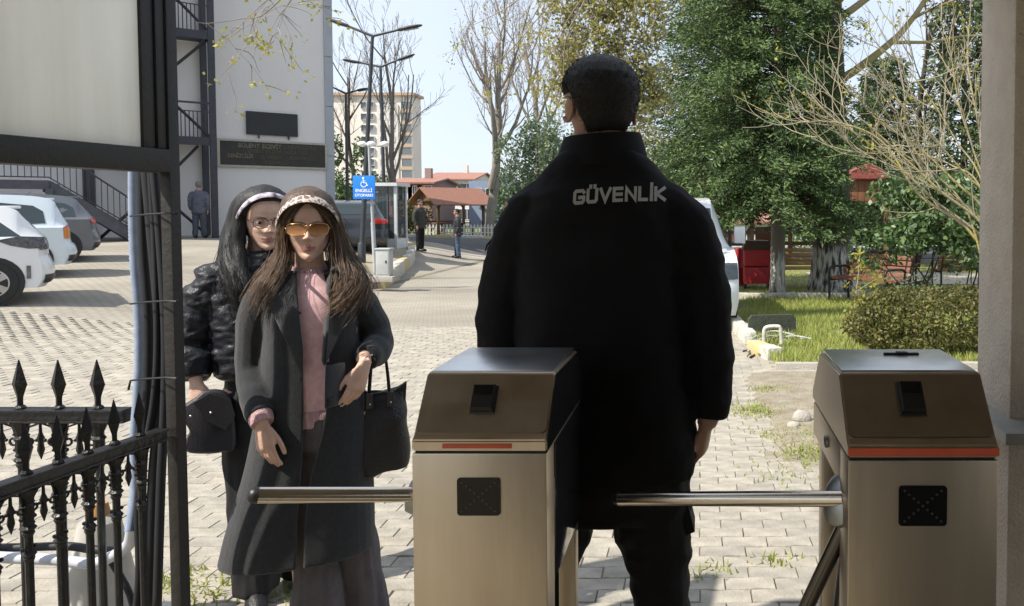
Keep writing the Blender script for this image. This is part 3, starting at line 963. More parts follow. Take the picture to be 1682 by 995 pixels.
mb = MB(); mb.lathe([(.062, .40), (.034, top - .04)], (0, 0, 0), 24); mb.build('sleeve', mat('dull_grey_band', (.33, .32, .29), .6), cn_, True, 40)
mb = MB(); mb.lathe([(.034, top - .04), (.026, top)], (0, 0, 0), 24); mb.build('tip', m_tan, cn_, True, 40)

# ================================================================== TURNSTILES
def steel(name, c, c2, rough, stretch, aniso=.5):
    m = mat(name, c, rough, metal=1.0, c2=c2, vs=3.0, stretch=stretch, bump=.015, bs=40, rvar=.06)
    p = m.node_tree.nodes['Principled BSDF']
    p.inputs['Anisotropic'].default_value = aniso
    return m
m_ss = steel('brushed_steel', (.62, .535, .43), (.50, .43, .345), .36, (3, 3, .35))
m_sslid = steel('brushed_steel_lid', (.46, .40, .335), (.39, .34, .285), .32, (6, .6, 6))
m_sstop = steel('sky_toned_top', (.72, .73, .73), (.56, .57, .57), .30, (3, 3, 3), 0)  # paler than the body steel: sky reflection put into the colour
m_tube = steel('polished_tube', (.66, .60, .52), (.60, .545, .47), .2, (1, 9, 9), 0)
m_orange = mat('orange_strip', (.66, .115, .05), .5, c2=(.55, .09, .04), vs=14)
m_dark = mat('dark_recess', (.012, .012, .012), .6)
m_plastic = mat('black_plastic', (.012, .012, .013), .45, c2=(.009, .009, .010), vs=30)
m_face = glass_mat('display_face', (.006, .006, .007), .22)
m_face.node_tree.nodes['Principled BSDF'].inputs['Specular IOR Level'].default_value = .35
m_sside = mat('dark_side_reflection', (.03, .03, .034), .10, c2=(.024, .024, .028), vs=3, spec=.6)  # black side plate; on lid and housing, the guard's dark reflection as colour
m_leddot = mat('unlit_led', (.07, .05, .045), .4, c2=(.05, .04, .035))
def turnstile(root, W, zlid, ztop, D, led_px, reader, strip, arm_side, side_plate):
    """local frame: x across, y away from the viewer, z up; front face at y=0, left face at x=0"""
    # front column
    mb = MB(); mb.bbox(0, W, 0, .075, 0, zlid - .004, .004); col_ = mb.build('front_column', m_ss, root, True, 40)
    mb = MB(); mb.box(.006, W - .006, .004, .08, zlid - .006, zlid); mb.build('seam', m_dark, root)
    # lid, sloped front and back
    prof = [(0.0, zlid), (0.0, zlid + .020), (.012, zlid + .028), (.090, ztop - .004), (.097, ztop), (D - .10, ztop - .006), (D, zlid + .02), (D, zlid)]
    mb = MB(); mb.prism(prof, 0, 0, W)
    bm = bmesh.new(); me = bpy.data.meshes.new('t'); me.from_pydata(mb.v, [], mb.f); bm.from_mesh(me)
    bmesh.ops.recalc_face_normals(bm, faces=bm.faces[:])
    es = [e for e in bm.edges if len(e.link_faces) == 2 and e.calc_face_angle() > .25]
    bmesh.ops.bevel(bm, geom=es, offset=.003, segments=2, affect='EDGES')
    mb2 = MB(); bm.verts.index_update(); mb2.add([v.co.copy() for v in bm.verts], [[v.index for v in f.verts] for f in bm.faces]); bm.free(); bpy.data.meshes.remove(me)
    mb2.build('lid', m_ss, root, True, 30)
    # top sheet, paled for the sky's reflection
    mb = MB(); mb.bbox(.006, W - .006, .102, D - .108, ztop - .002, ztop + .0025, .001); mb.build('top_sheet', m_sstop, root, True, 40)
    # slanted reader panel: rounded lower corners, laid 3 mm proud
    a = Vector((0, .012, zlid + .028)); b = Vector((0, .090, ztop - .004)); up = (b - a); L = up.length; up /= L; nrm = Vector((0, -up.z, up.y))
    M = Matrix(((1, 0, nrm.x, 0), (0, up.y, nrm.y, a.y), (0, up.z, nrm.z, a.z), (0, 0, 0, 1)))
    mb = MB(); pts = []
    r = .010; x0, x1, y0, y1 = .004, W - .004, .003, L - .002
    for (cx, cy, a0) in [(x0 + r, y0 + r, 180), (x1 - r, y0 + r, 270)]:
        for k in range(6): t = R(a0 + 18 * k); pts.append((cx + r * math.cos(t), cy + r * math.sin(t)))
    pts += [(x1, y1), (x0, y1)]
    mb.prism(pts, 2, .0008, .0036); mb.xform(M); mb.build('reader_panel', m_sslid, root, True, 30)
    # card reader on the slope
    rx, ry, rw, rh, kind = reader
    mb = MB()
    rows = []
    for z, k in [(.002, 1.12), (.004, 1.12), (.006, 1.0), (.016, .97), (.021, .88)]:
        rows.append([M @ Vector((rx * W + sx * rw * k, ry * L + sy * rh * k + (.0 if kind == 0 else -.002 * z), z)) for sx, sy in ((-1, -1), (1, -1), (1, 1), (-1, 1))])
    mb.rings(rows); rd = mb.build('card_reader', m_plastic, root)
    mb = MB(); mb.bbox(rx * W - rw * .8, rx * W + rw * .8, ry * L + (.1 * rh), ry * L + .8 * rh, .0205, .0228, .001, M); mb.build('reader_window', m_face, rd, True, 40)
    # orange strip on the lid edge
    s0, s1, sh = strip
    mb = MB(); mb.bbox(W * s0, W * s1, -.0026, .001, zlid + .010 - sh, zlid + .010 + sh, .0008); mb.build('orange_strip', m_orange, root, True, 40)
    # traffic display: dark square with two diagonals of unlit dots
    lx, lz, lw, lh = led_px
    mb = MB(); r = .006; pts = []
    for (cx, cz, a0) in [(lx - lw + r, lz - lh + r, 180), (lx + lw - r, lz - lh + r, 270), (lx + lw - r, lz + lh - r, 0), (lx - lw + r, lz + lh - r, 90)]:
        for k in range(5): t = R(a0 + 22.5 * k); pts.append((cx + r * math.cos(t), cz + r * math.sin(t)))
    mb.prism(pts, 1, -.003, .002); dp = mb.build('traffic_display', m_face, root)
    for k in range(-4, 5):
        for sg_ in (-1, 1):
            if k == 0 and sg_ > 0: continue
            mb = MB(); cx = lx + k * lw * .19; cz = lz + sg_ * k * lh * .19
            mb.lathe([(.0022, -.0038), (.0022, -.0029)], (0, 0, 0), 8)
            mb.xform(Matrix.Translation((cx, 0, cz)) @ Matrix.Rotation(R(90), 4, 'X') @ Matrix.Translation((0, 0, .0068)) )
            mb.build('display_dot', m_leddot, dp)
    # housing under the lid, mechanism, legs
    mb = MB(); mb.bbox(.001, W - .001, .077, D - .01, zlid - .075, zlid - .005, .003); mb.build('housing', m_ss, root, True, 40)
    mb = MB(); mb.box(.05, W - .012, .077, D - .03, zlid - .29, zlid - .076); mb.build('mechanism_box', m_dark, root)
    if side_plate:
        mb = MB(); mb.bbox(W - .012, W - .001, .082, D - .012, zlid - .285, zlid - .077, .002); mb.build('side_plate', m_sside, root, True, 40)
        mb = MB(); mb.prism([(.002, zlid + .001), (.002, zlid + .018), (.092, ztop - .008), (.098, ztop - .004), (D - .104, ztop - .01), (D - .004, zlid + .018), (D - .004, zlid + .001)], 0, W - .0008, W + .0016); mb.build('lid_reflection_sheet', m_sside, root)  # dark sheets over the steel stand for the guard's reflection
        mb = MB(); mb.bbox(W - .001, W + .0015, .078, D - .012, zlid - .074, zlid - .007, .0006); mb.build('housing_reflection_sheet', m_sside, root, True, 40)
    for x in (.012, W - .052):
        mb = MB(); mb.bbox(x, x + .04, D - .07, D - .02, 0, zlid - .077, .004); mb.build('leg', m_ss, root, True, 40)
    mb = MB(); mb.bbox(.0, W, D - .1, D, 0, .02, .003); mb.build('foot_plate', m_ss, root, True, 40)

YL, YR = 1.47, 1.31
# left turnstile
xl0 = at(676, 745, YL).x; xl1 = at(898, 745, YL).x
zl = at(780, 741, YL).z; WL = xl1 - xl0
tl = thing('turnstile', 'steel tripod turnstile between the women and the guard, short worn orange mark on its lid', 'turnstile', (xl0, YL, 0), 0, 'turnstiles at the gate')
zt = at(800, 612, YL + .09).z
turnstile(tl, WL, zl, zt, .47, ((786 - 676) / 222 * WL, at(786, 815, YL).z, .0405, .036), (.485, .56, .022, .027, 0), (.23, .74, .0042), -1, True)
# right turnstile
xr0 = at(1393, 752, YR).x; xr1 = at(1641, 752, YR).x; WR = xr1 - xr0
zr = at(1500, 752, YR).z
tr = thing('turnstile', 'steel tripod turnstile by the stucco pillar, full-width orange strip along its lid', 'turnstile', (xr0, YR, 0), 0, 'turnstiles at the gate')
ztr = at(1500, 612, YR + .09).z
turnstile(tr, WR, zr, ztr, .42, ((1516 - 1393) / 248 * WR, at(1516, 830, YR).z, .0405, .034), (.47, .60, .021, .029, 1), (.0, 1.0, .0066), -1, False)
# hub and arms (arms turn with the hub: parts of the turnstile)
def arm(root, a, b, r, hub_c):
    inv = Matrix.Translation(-root.location)
    a, b = Vector(a), Vector(b); d = (b - a).normalized()
    mb = MB(); mb.tube([a, b], r, 20); ar = mb.xform(inv).build('arm', m_tube, root, True, 40)
    mb = MB(); mb.tube([b - d * .001, b + d * .006, b + d * .013, b + d * .016], [r * 1.0, r * .98, r * .82, r * .4], 20); mb.xform(inv).build('end_cap', m_plastic, ar, True, 50)
    return ar
m_hub = steel('cast_hub', (.40, .41, .41), (.33, .34, .34), .4, (3, 3, 3), 0)
a = at(1388, 819, 1.37); b = at(1019, 819, 1.64)
arm(tr, a, b, .0142, None)
mb = MB(); mb.lathe([(.046, -.012), (.05, -.006), (.05, .008), (.030, .022), (.012, .026)], (0, 0, 0), 24)
mb.xform(Matrix.Translation(at(1386, 819, 1.395) - tr.location) @ Matrix.Rotation(R(-62), 4, 'Y') @ Matrix.Rotation(R(20), 4, 'X')); mb.build('hub', m_hub, tr, True, 40)
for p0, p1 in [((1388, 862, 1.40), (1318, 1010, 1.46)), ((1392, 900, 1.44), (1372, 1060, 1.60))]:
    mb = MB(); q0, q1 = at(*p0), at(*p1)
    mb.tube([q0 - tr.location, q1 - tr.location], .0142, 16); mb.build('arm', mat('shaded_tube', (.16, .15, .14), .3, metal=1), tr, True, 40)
mb = MB(); c = at(1357, 725, YR + .22); c.x = xr0
mb.lathe([(.012, 0), (.012, .004), (.007, .006)], (0, 0, 0), 16); mb.xform(Matrix.Translation(c - tr.location) @ Matrix.Rotation(R(-90), 4, 'Y')); mb.build('lock', m_hub, tr, True, 40)
mb = MB(); c = at(1480, 584, YR + .25)
mb.bbox(c.x - .035, c.x + .035, c.y - .004, c.y + .004, ztr + .001, ztr + .007, .002); mb.bbox(c.x - .01, c.x + .012, c.y - .007, c.y + .007, ztr + .001, ztr + .009, .002)
mb.xform(Matrix.Translation(-tr.location)); mb.build('lid_handle', m_plastic, tr, True, 40)
a = at(690, 812, 1.50); b = at(424, 813, 1.36)
arm(tl, a, b, .0140, None)
mb = MB(); mb.lathe([(.046, -.012), (.05, -.006), (.05, .008), (.030, .022), (.012, .026)], (0, 0, 0), 24)
mb.xform(Matrix.Translation(Vector((xl0 - .0, 1.53, a.z)) - tl.location) @ Matrix.Rotation(R(-62), 4, 'Y')); mb.build('hub', m_hub, tl, True, 40)
for dx, dy in ((-.03, .35), (-.02, .1)):
    mb = MB(); mb.tube([Vector((xl0 + .02, 1.57, a.z - .05)) - tl.location, Vector((xl0 + dx + .06, 1.57 + dy, .55)) - tl.location], .014, 16); mb.build('arm', m_tube, tl, True, 40)

# ================================================================== PEOPLE: shared builders
from mathutils.bvhtree import BVHTree
def skin_mat(name, c, c2):
    m = mat(name, c, .5, c2=c2, vs=26, bump=.18, bs=260, spec=.4, detail=6)
    p = m.node_tree.nodes['Principled BSDF']
    p.inputs['Subsurface Weight'].default_value = .12
    p.inputs['Subsurface Radius'].default_value = (.012, .005, .003)
    p.inputs['Subsurface Scale'].default_value = .5
    return m
m_skin = skin_mat('skin_light', (.67, .46, .365), (.58, .36, .275))
m_skin2 = skin_mat('skin_tan', (.42, .25, .18), (.35, .20, .14))
m_lip = mat('lips', (.41, .185, .165), .4, c2=(.36, .15, .135), vs=60)
m_eye_w = mat('eye_white', (.75, .72, .70), .2)
m_iris = mat('eye_brown', (.05, .03, .02), .15)

def interp(t, K):
    ks = sorted(K)
    xs_ = [k for k in ks]; ys_ = [K[k] for k in ks]
    return np.interp(t, xs_, ys_)
HW = {0: .012, .03: .024, .08: .034, .15: .044, .25: .055, .38: .064, .5: .069, .62: .072, .75: .071, .86: .059, .94: .038, 1: 0.004}
HF = {0: .062, .04: .080, .10: .083, .16: .080, .25: .084, .33: .086, .42: .082, .5: .080, .56: .085, .65: .088, .75: .084, .85: .068, .94: .040, 1: .0}
HB = {0: -.03, .06: -.015, .15: .02, .25: .052, .36: .076, .5: .094, .65: .102, .78: .096, .88: .074, .95: .045, 1: .0}
def head_surface(t, ph, H=.24, wide=1.0, off=0.0):
    """t 0 chin .. 1 crown (arrays), ph 0 front, growing toward -x; returns x, y, z"""
    k = H / .225
    w = interp(t, HW) * wide * k + off; f = interp(t, HF) * k + off; b = interp(t, HB) * k + off
    s, c = np.sin(ph), np.cos(ph)
    e = .92
    x = -w * np.sign(s) * np.abs(s) ** e
    y = np.where(c > 0, -f * np.abs(c) ** 1.05, b * np.abs(c) ** e)
    z = t * H + off * (t - .45) * 1.6
    return x, y, z
def head(H=.24, wide=1.0, feat=1.0):
    nv, nu = 58, 96
    t = np.linspace(0, 1, nv)[:, None] * np.ones((1, nu)); t = t ** .95
    ph = np.linspace(0, 2 * np.pi, nu, endpoint=False)[None] * np.ones((nv, 1))
    q = (ph + np.pi) % (2 * np.pi) - np.pi
    q = np.sign(q) * (np.abs(q) / np.pi) ** 1.3 * np.pi           # closer samples across the face
    x, y, z = head_surface(t, q, H, wide)
    k = H / .225; front = np.clip(np.cos(q) * 1.6, 0, 1)
    X, T = x / k, t
    G = lambda u, s: np.exp(-(u / s) ** 2)
    ax = np.abs(X)
    nose = np.where(T > .345, G(X, .0085 + .004 * np.clip((.5 - T) / .15, 0, 1)) * np.interp(T, [.345, .37, .45, .53, .58], [.0235, .0225, .014, .005, 0]),
                    G(X, .0125) * np.interp(T, [.30, .318, .345], [0, .007, .0235]))
    nose += G(ax - .0125, .0055) * G(T - .335, .028) * .0075
    eye = -G(ax - .030, .0135) * G(T - .478, .050) * .0105 - G(ax - .012, .008) * G(T - .47, .05) * .004
    lids = G(ax - .030, .0115) * G(T - .472, .026) * .0055
    brow = G(ax - .028, .018) * G(T - .555, .025) * .0042
    cheek = G(ax - .040, .018) * G(T - .37, .07) * .0055
    lip = G(X, .0185) * (G(T - .222, .014) * .0055 + G(T - .180, .016) * .0062) - G(X, .023) * G(T - .201, .0065) * .0045
    mouthbed = G(X, .026) * G(T - .20, .05) * .003
    phil = -G(X, .004) * G(T - .26, .02) * .0015 - G(X, .02) * G(T - .135, .018) * .003
    chin = G(X, .017) * G(T - .07, .05) * .005
    y = y - front * feat * k * (nose + eye + lids + brow + cheek + lip + mouthbed + phil + chin)
    V = np.stack([x, y, z], -1).reshape(-1, 3)
    F, mi = [], []
    for i in range(nv - 1):
        for j in range(nu):
            F.append((i * nu + (j + 1) % nu, i * nu + j, (i + 1) * nu + j, (i + 1) * nu + (j + 1) % nu))
            tt = (t[i, 0] + t[i + 1, 0]) / 2; xx = (X[i, j] + X[i, (j + 1) % nu]) / 2
            up = tt < .240 - .022 * (abs(abs(xx) - .004) / .02); lo = tt > .158 + .035 * (abs(xx) / .022) ** 2
            mi.append(1 if (front[i, j] > .3 and abs(xx) < .0225 and up and lo) else 0)
    return V, np.array(F), np.array(mi)
def ear(mb, side, k=1.0, wide=1.0):
    """a flat shell with a rim, hinged at its front edge"""
    M = Matrix.Translation((side * .0725 * k * wide, .012 * k, .102 * k)) @ Matrix.Rotation(side * R(22), 4, 'Z') @ Matrix.Rotation(R(-10), 4, 'X')
    P = [M @ Vector((side * .004, .017 * math.sin(a) * k, .032 * math.cos(a) * k * (1 if math.cos(a) > 0 else .9))) for a in np.linspace(-.5, math.pi * 1.25, 16)]
    mb.tube(P, .0045 * k, 6)
    mb.ball((0, 0, 0), (.006 * k, .016 * k, .028 * k), 10, 8, M.to_3x3())
    mb.v[-(9 * 10):] = [tuple(Vector(p) + M.translation) for p in mb.v[-(9 * 10):]]

def finger(mb, base, d, curl_axis, lens, r, curls, n=8):
    P = [Vector(base)]; d = Vector(d).normalized(); rr = [r * 1.05]
    for i, (L, c) in enumerate(zip(lens, curls)):
        d = Matrix.Rotation(c, 3, curl_axis) @ d
        P.append(P[-1] + d * L * .5); rr.append(r * (1 - .07 * i))
        P.append(P[-1] + d * L * .5); rr.append(r * (1.0 - .09 * i))
    P.append(P[-1] + d * r * .55); rr.append(r * .5)
    mb.tube(P, rr, n)
    return P
def hand(mb, M, side=1, curl=(.3, .35, .25), spread=.06, thumb=(.35, .25), k=1.0, rel=(1, 1, 1, 1)):
    """wrist at the origin pointing -z, palm toward +y, thumb on the side*x side"""
    h = MB()
    rows = []
    for z, w, d, cx in [(.02, .024, .019, 0), (0, .025, .018, 0), (-.025, .033, .017, .002), (-.055, .039, .0155, .002), (-.082, .040, .013, .001), (-.092, .037, .009, 0)]:
        rows.append([(side * (cx + w * math.copysign(abs(math.cos(a)) ** .8, math.cos(a))), d * math.copysign(abs(math.sin(a)) ** .8, math.sin(a)), z) for a in np.linspace(0, 2 * math.pi, 14, endpoint=False)])
    h.rings(rows)
    nails = []
    for i, (bx, L, r) in enumerate([(.029, .074, .0088), (.010, .083, .0090), (-.009, .077, .0086), (-.027, .060, .0076)]):
        a = spread * (1.5 - i) * side
        cc = [c * rel[i] for c in curl]
        P = finger(h, (side * bx, 0, -.082 + (.006 if i == 3 else 0)), (math.sin(a), 0, -math.cos(a)), Vector((1, 0, 0)), [L * .46, L * .30, L * .24], r, cc)
        nails.append((P[-2], P[-3], r))
    ax = Vector((.2, side * -.3, side * .9)).normalized()
    d = Vector((side * math.sin(thumb[0] + .5), .25, -math.cos(thumb[0] + .5)))
    finger(h, (side * .026, .006, -.026), d, Vector((0, side, 0)), [.040, .031, .026], .0102, (thumb[1] * .4, thumb[1], thumb[1]))
    h.v = [tuple(M @ (Vector(p) * k)) for p in h.v]
    mb.add(h.v, h.f)
def place(o, d, palm, thumb_hint=None):
    """matrix: hand at o pointing along d, palm facing palm"""
    d = Vector(d).normalized(); y = Vector(palm); y = (y - d * y.dot(d)).normalized(); z = -d; x = y.cross(z)
    return Matrix(((x.x, y.x, z.x, o[0]), (x.y, y.y, z.y, o[1]), (x.z, y.z, z.z, o[2]), (0, 0, 0, 1)))

def ellrings(mb, rows, n=24, e=.85):
    """rows: (z, cx, cy, w, depth)"""
    R_ = []
    for z, cx, cy, w, d in rows:
        R_.append([(cx + w * math.copysign(abs(math.cos(a)) ** e, math.cos(a)), cy + d * math.copysign(abs(math.sin(a)) ** e, math.sin(a)), z) for a in np.linspace(0, 2 * math.pi, n, endpoint=False)])
    mb.rings(R_)
def smooth_rows(rows, n): return [tuple(r) for r in catmull(rows, n)]
def limb(mb, pts, rad, n=14, samples=20, ell=None, ripple=0, freq=9, ph=0):
    P = catmull(pts, samples); r = catmull([[k] for k in rad], samples)[:, 0]
    if ripple: r = r * (1 + ripple * np.sin(np.linspace(0, freq * 2 * np.pi, samples) + ph))
    mb.tube([tuple(p) for p in P], list(r), n, ell=ell)

def folds(V, N, amp, scale, seed=0, stretch=(1, 1, 1), sharp=True):
    """cloth relief: ridged noise along the normal"""
    d = np.empty(len(V))
    sx, sy, sz = stretch
    for i, p in enumerate(V):
        q = Vector((p[0] * scale * sx + seed, p[1] * scale * sy, p[2] * scale * sz))
        n = mnoise.noise(q) + .5 * mnoise.noise(q * 2.1)
        d[i] = (1 - abs(n) * 2.2) if sharp else n
    return V + N * (d * amp)[:, None]

def body_mesh(parent, mb, H, chin, head_c, rot, skin, voxel=.0045, wide=1.0, feat=1.0, lips=True):
    """one continuous skin: trunk, neck, limbs and hands remeshed together, head joined on"""
    V, F, N = remeshed(mb, voxel, 3, .5)
    HV, HF_, mi = head(H, wide, feat)
    em = MB(); ear(em, 1, H / .225, wide); ear(em, -1, H / .225, wide)
    EV = np.array(em.v); 
    Mr = (Matrix.Translation((head_c[0], head_c[1], chin)) @ rot.to_4x4())
    A = np.array(Mr)
    tr_ = lambda P: (np.c_[P, np.ones(len(P))] @ A.T)[:, :3]
    VV = [V, tr_(HV), tr_(EV)]; FF = [tuple(f) for f in F] + [tuple(f + len(V)) for f in HF_] + [tuple(i + len(V) + len(HV) for i in f) for f in em.f]
    me = bpy.data.meshes.new('body'); me.from_pydata(np.concatenate(VV).tolist(), [], [tuple(int(i) for i in f) for f in FF])
    ml = np.concatenate([np.zeros(len(F), np.int32), mi if lips else mi * 0, np.zeros(len(em.f), np.int32)])
    me.polygons.foreach_set('material_index', ml.astype(np.int32)); me.polygons.foreach_set('use_smooth', np.ones(len(ml), bool)); me.update()
    return link('body', me, [skin, m_lip], parent), Mr
def cloth(name, mb, m, parent, voxel, smooth=3, fold=None, sfac=.5):
    V, F, N = remeshed(mb, voxel, smooth, sfac)
    if fold:
        for fd in (fold if isinstance(fold, list) else [fold]): V = folds(V, N, *fd)
    o = npmesh(name, V, F, m, parent, True)
    return o, (V, F)
def strands(guides, n, spread, r, rg, wave=.0, samples=16, taper=.5):
    """thin hair tubes scattered round guide curves"""
    out_ = []
    for _ in range(n):
        i = rg.integers(len(guides)); g = np.array(guides[i], float)
        o = rg.normal(size=3) * spread; o2 = rg.normal(size=3) * spread
        P = catmull(g, samples); t = np.linspace(0, 1, samples)[:, None]
        P = P + o * (.35 + .65 * t) + o2 * t * t
        if wave:
            a = rg.uniform(0, 6.28); P = P + np.stack([np.sin(t[:, 0] * 15 + a), np.cos(t[:, 0] * 13 + a), 0 * t[:, 0]], 1) * wave * t
        k = samples - int(rg.integers(0, 4))
        out_.append((P[:k], r * rg.uniform(.7, 1.4) * (1 - taper * t[:k, 0])))
    return tubes_np(out_, 3)
def hair_mat(name, cols, rough=.38, spec=.5):
    m = random_mat(name, cols, rough, mottle=0, spec=spec)
    return m
def patch_on(name, poly2, surf, m, parent, thick=.006, div=10, off=.004):
    """a thin piece of cloth or leather: 2D outline (x, z) laid on the surface y = surf(x, z)"""
    bm = bmesh.new()
    vs_ = [bm.verts.new((x, 0, z)) for x, z in poly2]
    f = bm.faces.new(vs_)
    bmesh.ops.triangulate(bm, faces=[f])
    for _ in range(4):
        es = [e for e in bm.edges if e.calc_length() > div / 1000]
        if not es: break
        bmesh.ops.subdivide_edges(bm, edges=es, cuts=1)
    bmesh.ops.triangulate(bm, faces=bm.faces[:])
    for v in bm.verts:
        v.co.y = surf(v.co.x, v.co.z) - off
    bm.normal_update()
    if sum(f.normal.y for f in bm.faces) > 0: bmesh.ops.reverse_faces(bm, faces=bm.faces[:])
    me = bpy.data.meshes.new(name); bm.to_mesh(me); bm.free()
    me.polygons.foreach_set('use_smooth', [True] * len(me.polygons))
    o = link(name, me, m, parent)
    sd = o.modifiers.new('thickness', 'SOLIDIFY'); sd.thickness = thick; sd.offset = -1 if True else 1
    return o
def surf_of(VF, default=-.1):
    V, F = VF
    bvh = BVHTree.FromPolygons([tuple(p) for p in V], [tuple(int(i) for i in f) for f in F])
    def s(x, z):
        h = bvh.ray_cast(Vector((x, -1, z)), Vector((0, 1, 0)))
        return h[0].y if h[0] is not None else default
    return s

# ================================================================== THE GUARD (seen from behind)
m_gjacket = mat('guard_black_cloth', (.007, .007, .009), .8, c2=(.005, .005, .0065), vs=9, bump=.12, bs=220, spec=.2)
m_gtrous = mat('guard_black_trousers', (.009, .009, .010), .8, c2=(.006, .006, .007), vs=9, bump=.12, bs=220, spec=.3)
m_reflect = mat('grey_reflective_print', (.40, .40, .39), .5, c2=(.34, .34, .33), vs=60)
m_hair_g = mat('short_black_hair', (.010, .009, .009), .6, c2=(.006, .006, .006), vs=60, bump=.35, bs=420)
GP = at(990, 1000, 2.07)
guard = thing('person', 'man in black security jacket seen from behind, standing between the two turnstiles', 'person', (GP.x, 2.07, 0))
def gq(px, py, y=0.0): return ((px - 990) / 628, y, 1.5 + (342 - py) / 628)
# skin: neck, trunk, arms with hands, legs
b = MB()
ellrings(b, smooth_rows([(.88, .02, 0, .17, .11), (1.1, .0, 0, .17, .11), (1.4, 0, 0, .19, .11), (1.56, 0, 0, .14, .09), (1.62, 0, 0, .075, .07), (1.70, 0, .005, .068, .068), (1.78, 0, .005, .066, .066)], 24))
limb(b, [(.19, 0, 1.5), (.265, 0, 1.3), (.285, .02, 1.13), (.29, .0, 1.0), (.276, -.01, .93)], [.06, .05, .043, .036, .026])
limb(b, [(-.19, 0, 1.5), (-.255, 0, 1.3), (-.275, .05, 1.13), (-.24, .16, 1.02), (-.20, .22, .98)], [.06, .05, .043, .036, .026])
hand(b, place((.276, -.01, .945), (-.12, .12, -1), (-.9, .2, 0)), -1, curl=(.5, .65, .5), thumb=(.2, .3))
hand(b, place((-.20, .22, .985), (.5, .6, -.5), (.3, .2, -.8)), 1, curl=(.5, .6, .5), thumb=(.2, .3))
for s, fx in ((1, .165), (-1, -.20)):
    limb(b, [(s * .10, 0, .92), (s * .115, 0, .75), (.155 if s > 0 else -.16, .0, .48), (fx, .03, .25), (fx, .03, .06)], [.10, .09, .06, .05, .04])
    limb(b, [(fx, .05, .05), (fx, -.10, .035)], [.04, .04])
gb, GMr = body_mesh(guard, b, .25, 1.640, (.0, .0), Matrix.Rotation(R(180 + 24), 3, 'Z'), m_skin2, .006, 1.06)
# hair: close crop over the crown, down to the nape, and a short beard
def cap(name, H, wide, tf, off, m, parent, Mr, nz=.0015, nv=40, nu=72):
    t = np.linspace(.02, 1, nv)[:, None] * np.ones((1, nu)); ph = np.linspace(0, 2 * np.pi, nu, endpoint=False)[None] * np.ones((nv, 1))
    q = (ph + np.pi) % (2 * np.pi) - np.pi
    lo = tf(np.abs(q))
    t = lo + (1 - lo) * t
    x, y, z = head_surface(t, q, H, wide, off)
    edge = np.clip((t - lo) / .06, 0, 1)
    xi, yi, zi = head_surface(t, q, H, wide, -.006)
    x, y, z = xi + (x - xi) * edge ** .5, yi + (y - yi) * edge ** .5, zi + (z - zi) * edge ** .5
    V = np.stack([x, y, z], -1).reshape(-1, 3)
    V += nrg.normal(size=V.shape) * nz
    F = [(i * nu + (j + 1) % nu, i * nu + j, (i + 1) * nu + j, (i + 1) * nu + (j + 1) % nu) for i in range(nv - 1) for j in range(nu)]
    A = np.array(Mr); V = (np.c_[V, np.ones(len(V))] @ A.T)[:, :3]
    return npmesh(name, V, F, m, parent, True)
cap('hair', .25, 1.06, lambda q: np.interp(q, [0, .5, 1.0, 1.25, 1.45, 1.62, 1.9, 2.4, np.pi], [.80, .79, .72, .60, .58, .68, .50, .17, .13]), .010, m_hair_g, guard, GMr, .0005)
# short cropped hairs standing off the cap
hp = bpy.data.objects['hair'].data; n_ = len(hp.vertices); HVs = np.empty(n_ * 3); hp.vertices.foreach_get('co', HVs); HVs = HVs.reshape(-1, 3); HNs = np.empty(n_ * 3); hp.vertices.foreach_get('normal', HNs); HNs = HNs.reshape(-1, 3)
ii = nrg.choice(np.where(HVs[:, 1] < HVs[:, 1].mean() + .03)[0], 9000); cen_ = HVs.mean(0); dd_ = HVs[ii] - cen_; dd_ /= np.linalg.norm(dd_, axis=1)[:, None]
V, F = leaf_quads(HVs[ii] + nrg.normal(size=(9000, 3)) * .002, .008, nrg, .12, dd_ * .35 + np.array([0, -.1, -.75]), .0, .25)
npmesh('cropped_hairs', V, F, m_hair_g, bpy.data.objects['hair'])
# jacket
j = MB()
ellrings(j, smooth_rows([(.805, .012, .0, .230, .155), (.87, .010, .0, .238, .16), (.95, .008, 0, .238, .16), (1.08, .004, 0, .222, .155), (1.2, .0, 0, .214, .15), (1.33, .0, 0, .218, .15), (1.44, .002, 0, .215, .145), (1.52, .006, 0, .190, .13), (1.575, .008, .0, .165, .11), (1.612, .006, .0, .132, .102), (1.645, .005, .0, .103, .092)], 40), 36)
limb(j, [(.12, 0, 1.52), (.197, 0, 1.465), (.255, .0, 1.33), (.278, .01, 1.18), (.288, .0, 1.05), (.283, -.01, .95)], [.07, .082, .072, .066, .058, .050], samples=40, ripple=.016, freq=9)
limb(j, [(-.11, 0, 1.52), (-.172, 0, 1.465), (-.232, .0, 1.33), (-.262, .02, 1.18), (-.268, .07, 1.08), (-.235, .16, 1.03), (-.21, .20, 1.0)], [.07, .082, .074, .070, .064, .054, .05], samples=40, ripple=.016, freq=9)
gj, GJ = cloth('jacket', j, m_gjacket, guard, .0085, 4, [(.006, 4.0, 3, (1, 1, 2.0)), (.0015, 16, 9, (1, 1, 1.3))])
# collar: stand-up ring with a seam, open at the throat
cl = MB()
for (z0, z1, r0, r1, m_) in [(1.608, 1.690, .118, .101, 0)]:
    rows = []
    for z, r in [(z0, r0), (z0 + .03, r0 - .002), (z1 - .006, r1 + .001), (z1, r1 - .002), (z1 - .003, r1 - .008), (z0, r0 - .014)]:
        rows.append([(.005 + r * math.cos(a), .004 + r * .93 * math.sin(a), z + .012 * math.cos(a - .2) * (z - z0) / (z1 - z0) * .6 - .02 * max(0, math.sin(a)) * (z - z0) / (z1 - z0)) for a in np.linspace(0, 2 * math.pi, 40, endpoint=False)])
    cl.rings(rows, caps=False)
cl.build('collar', m_gjacket, guard, True, 50)
sf = surf_of(GJ)
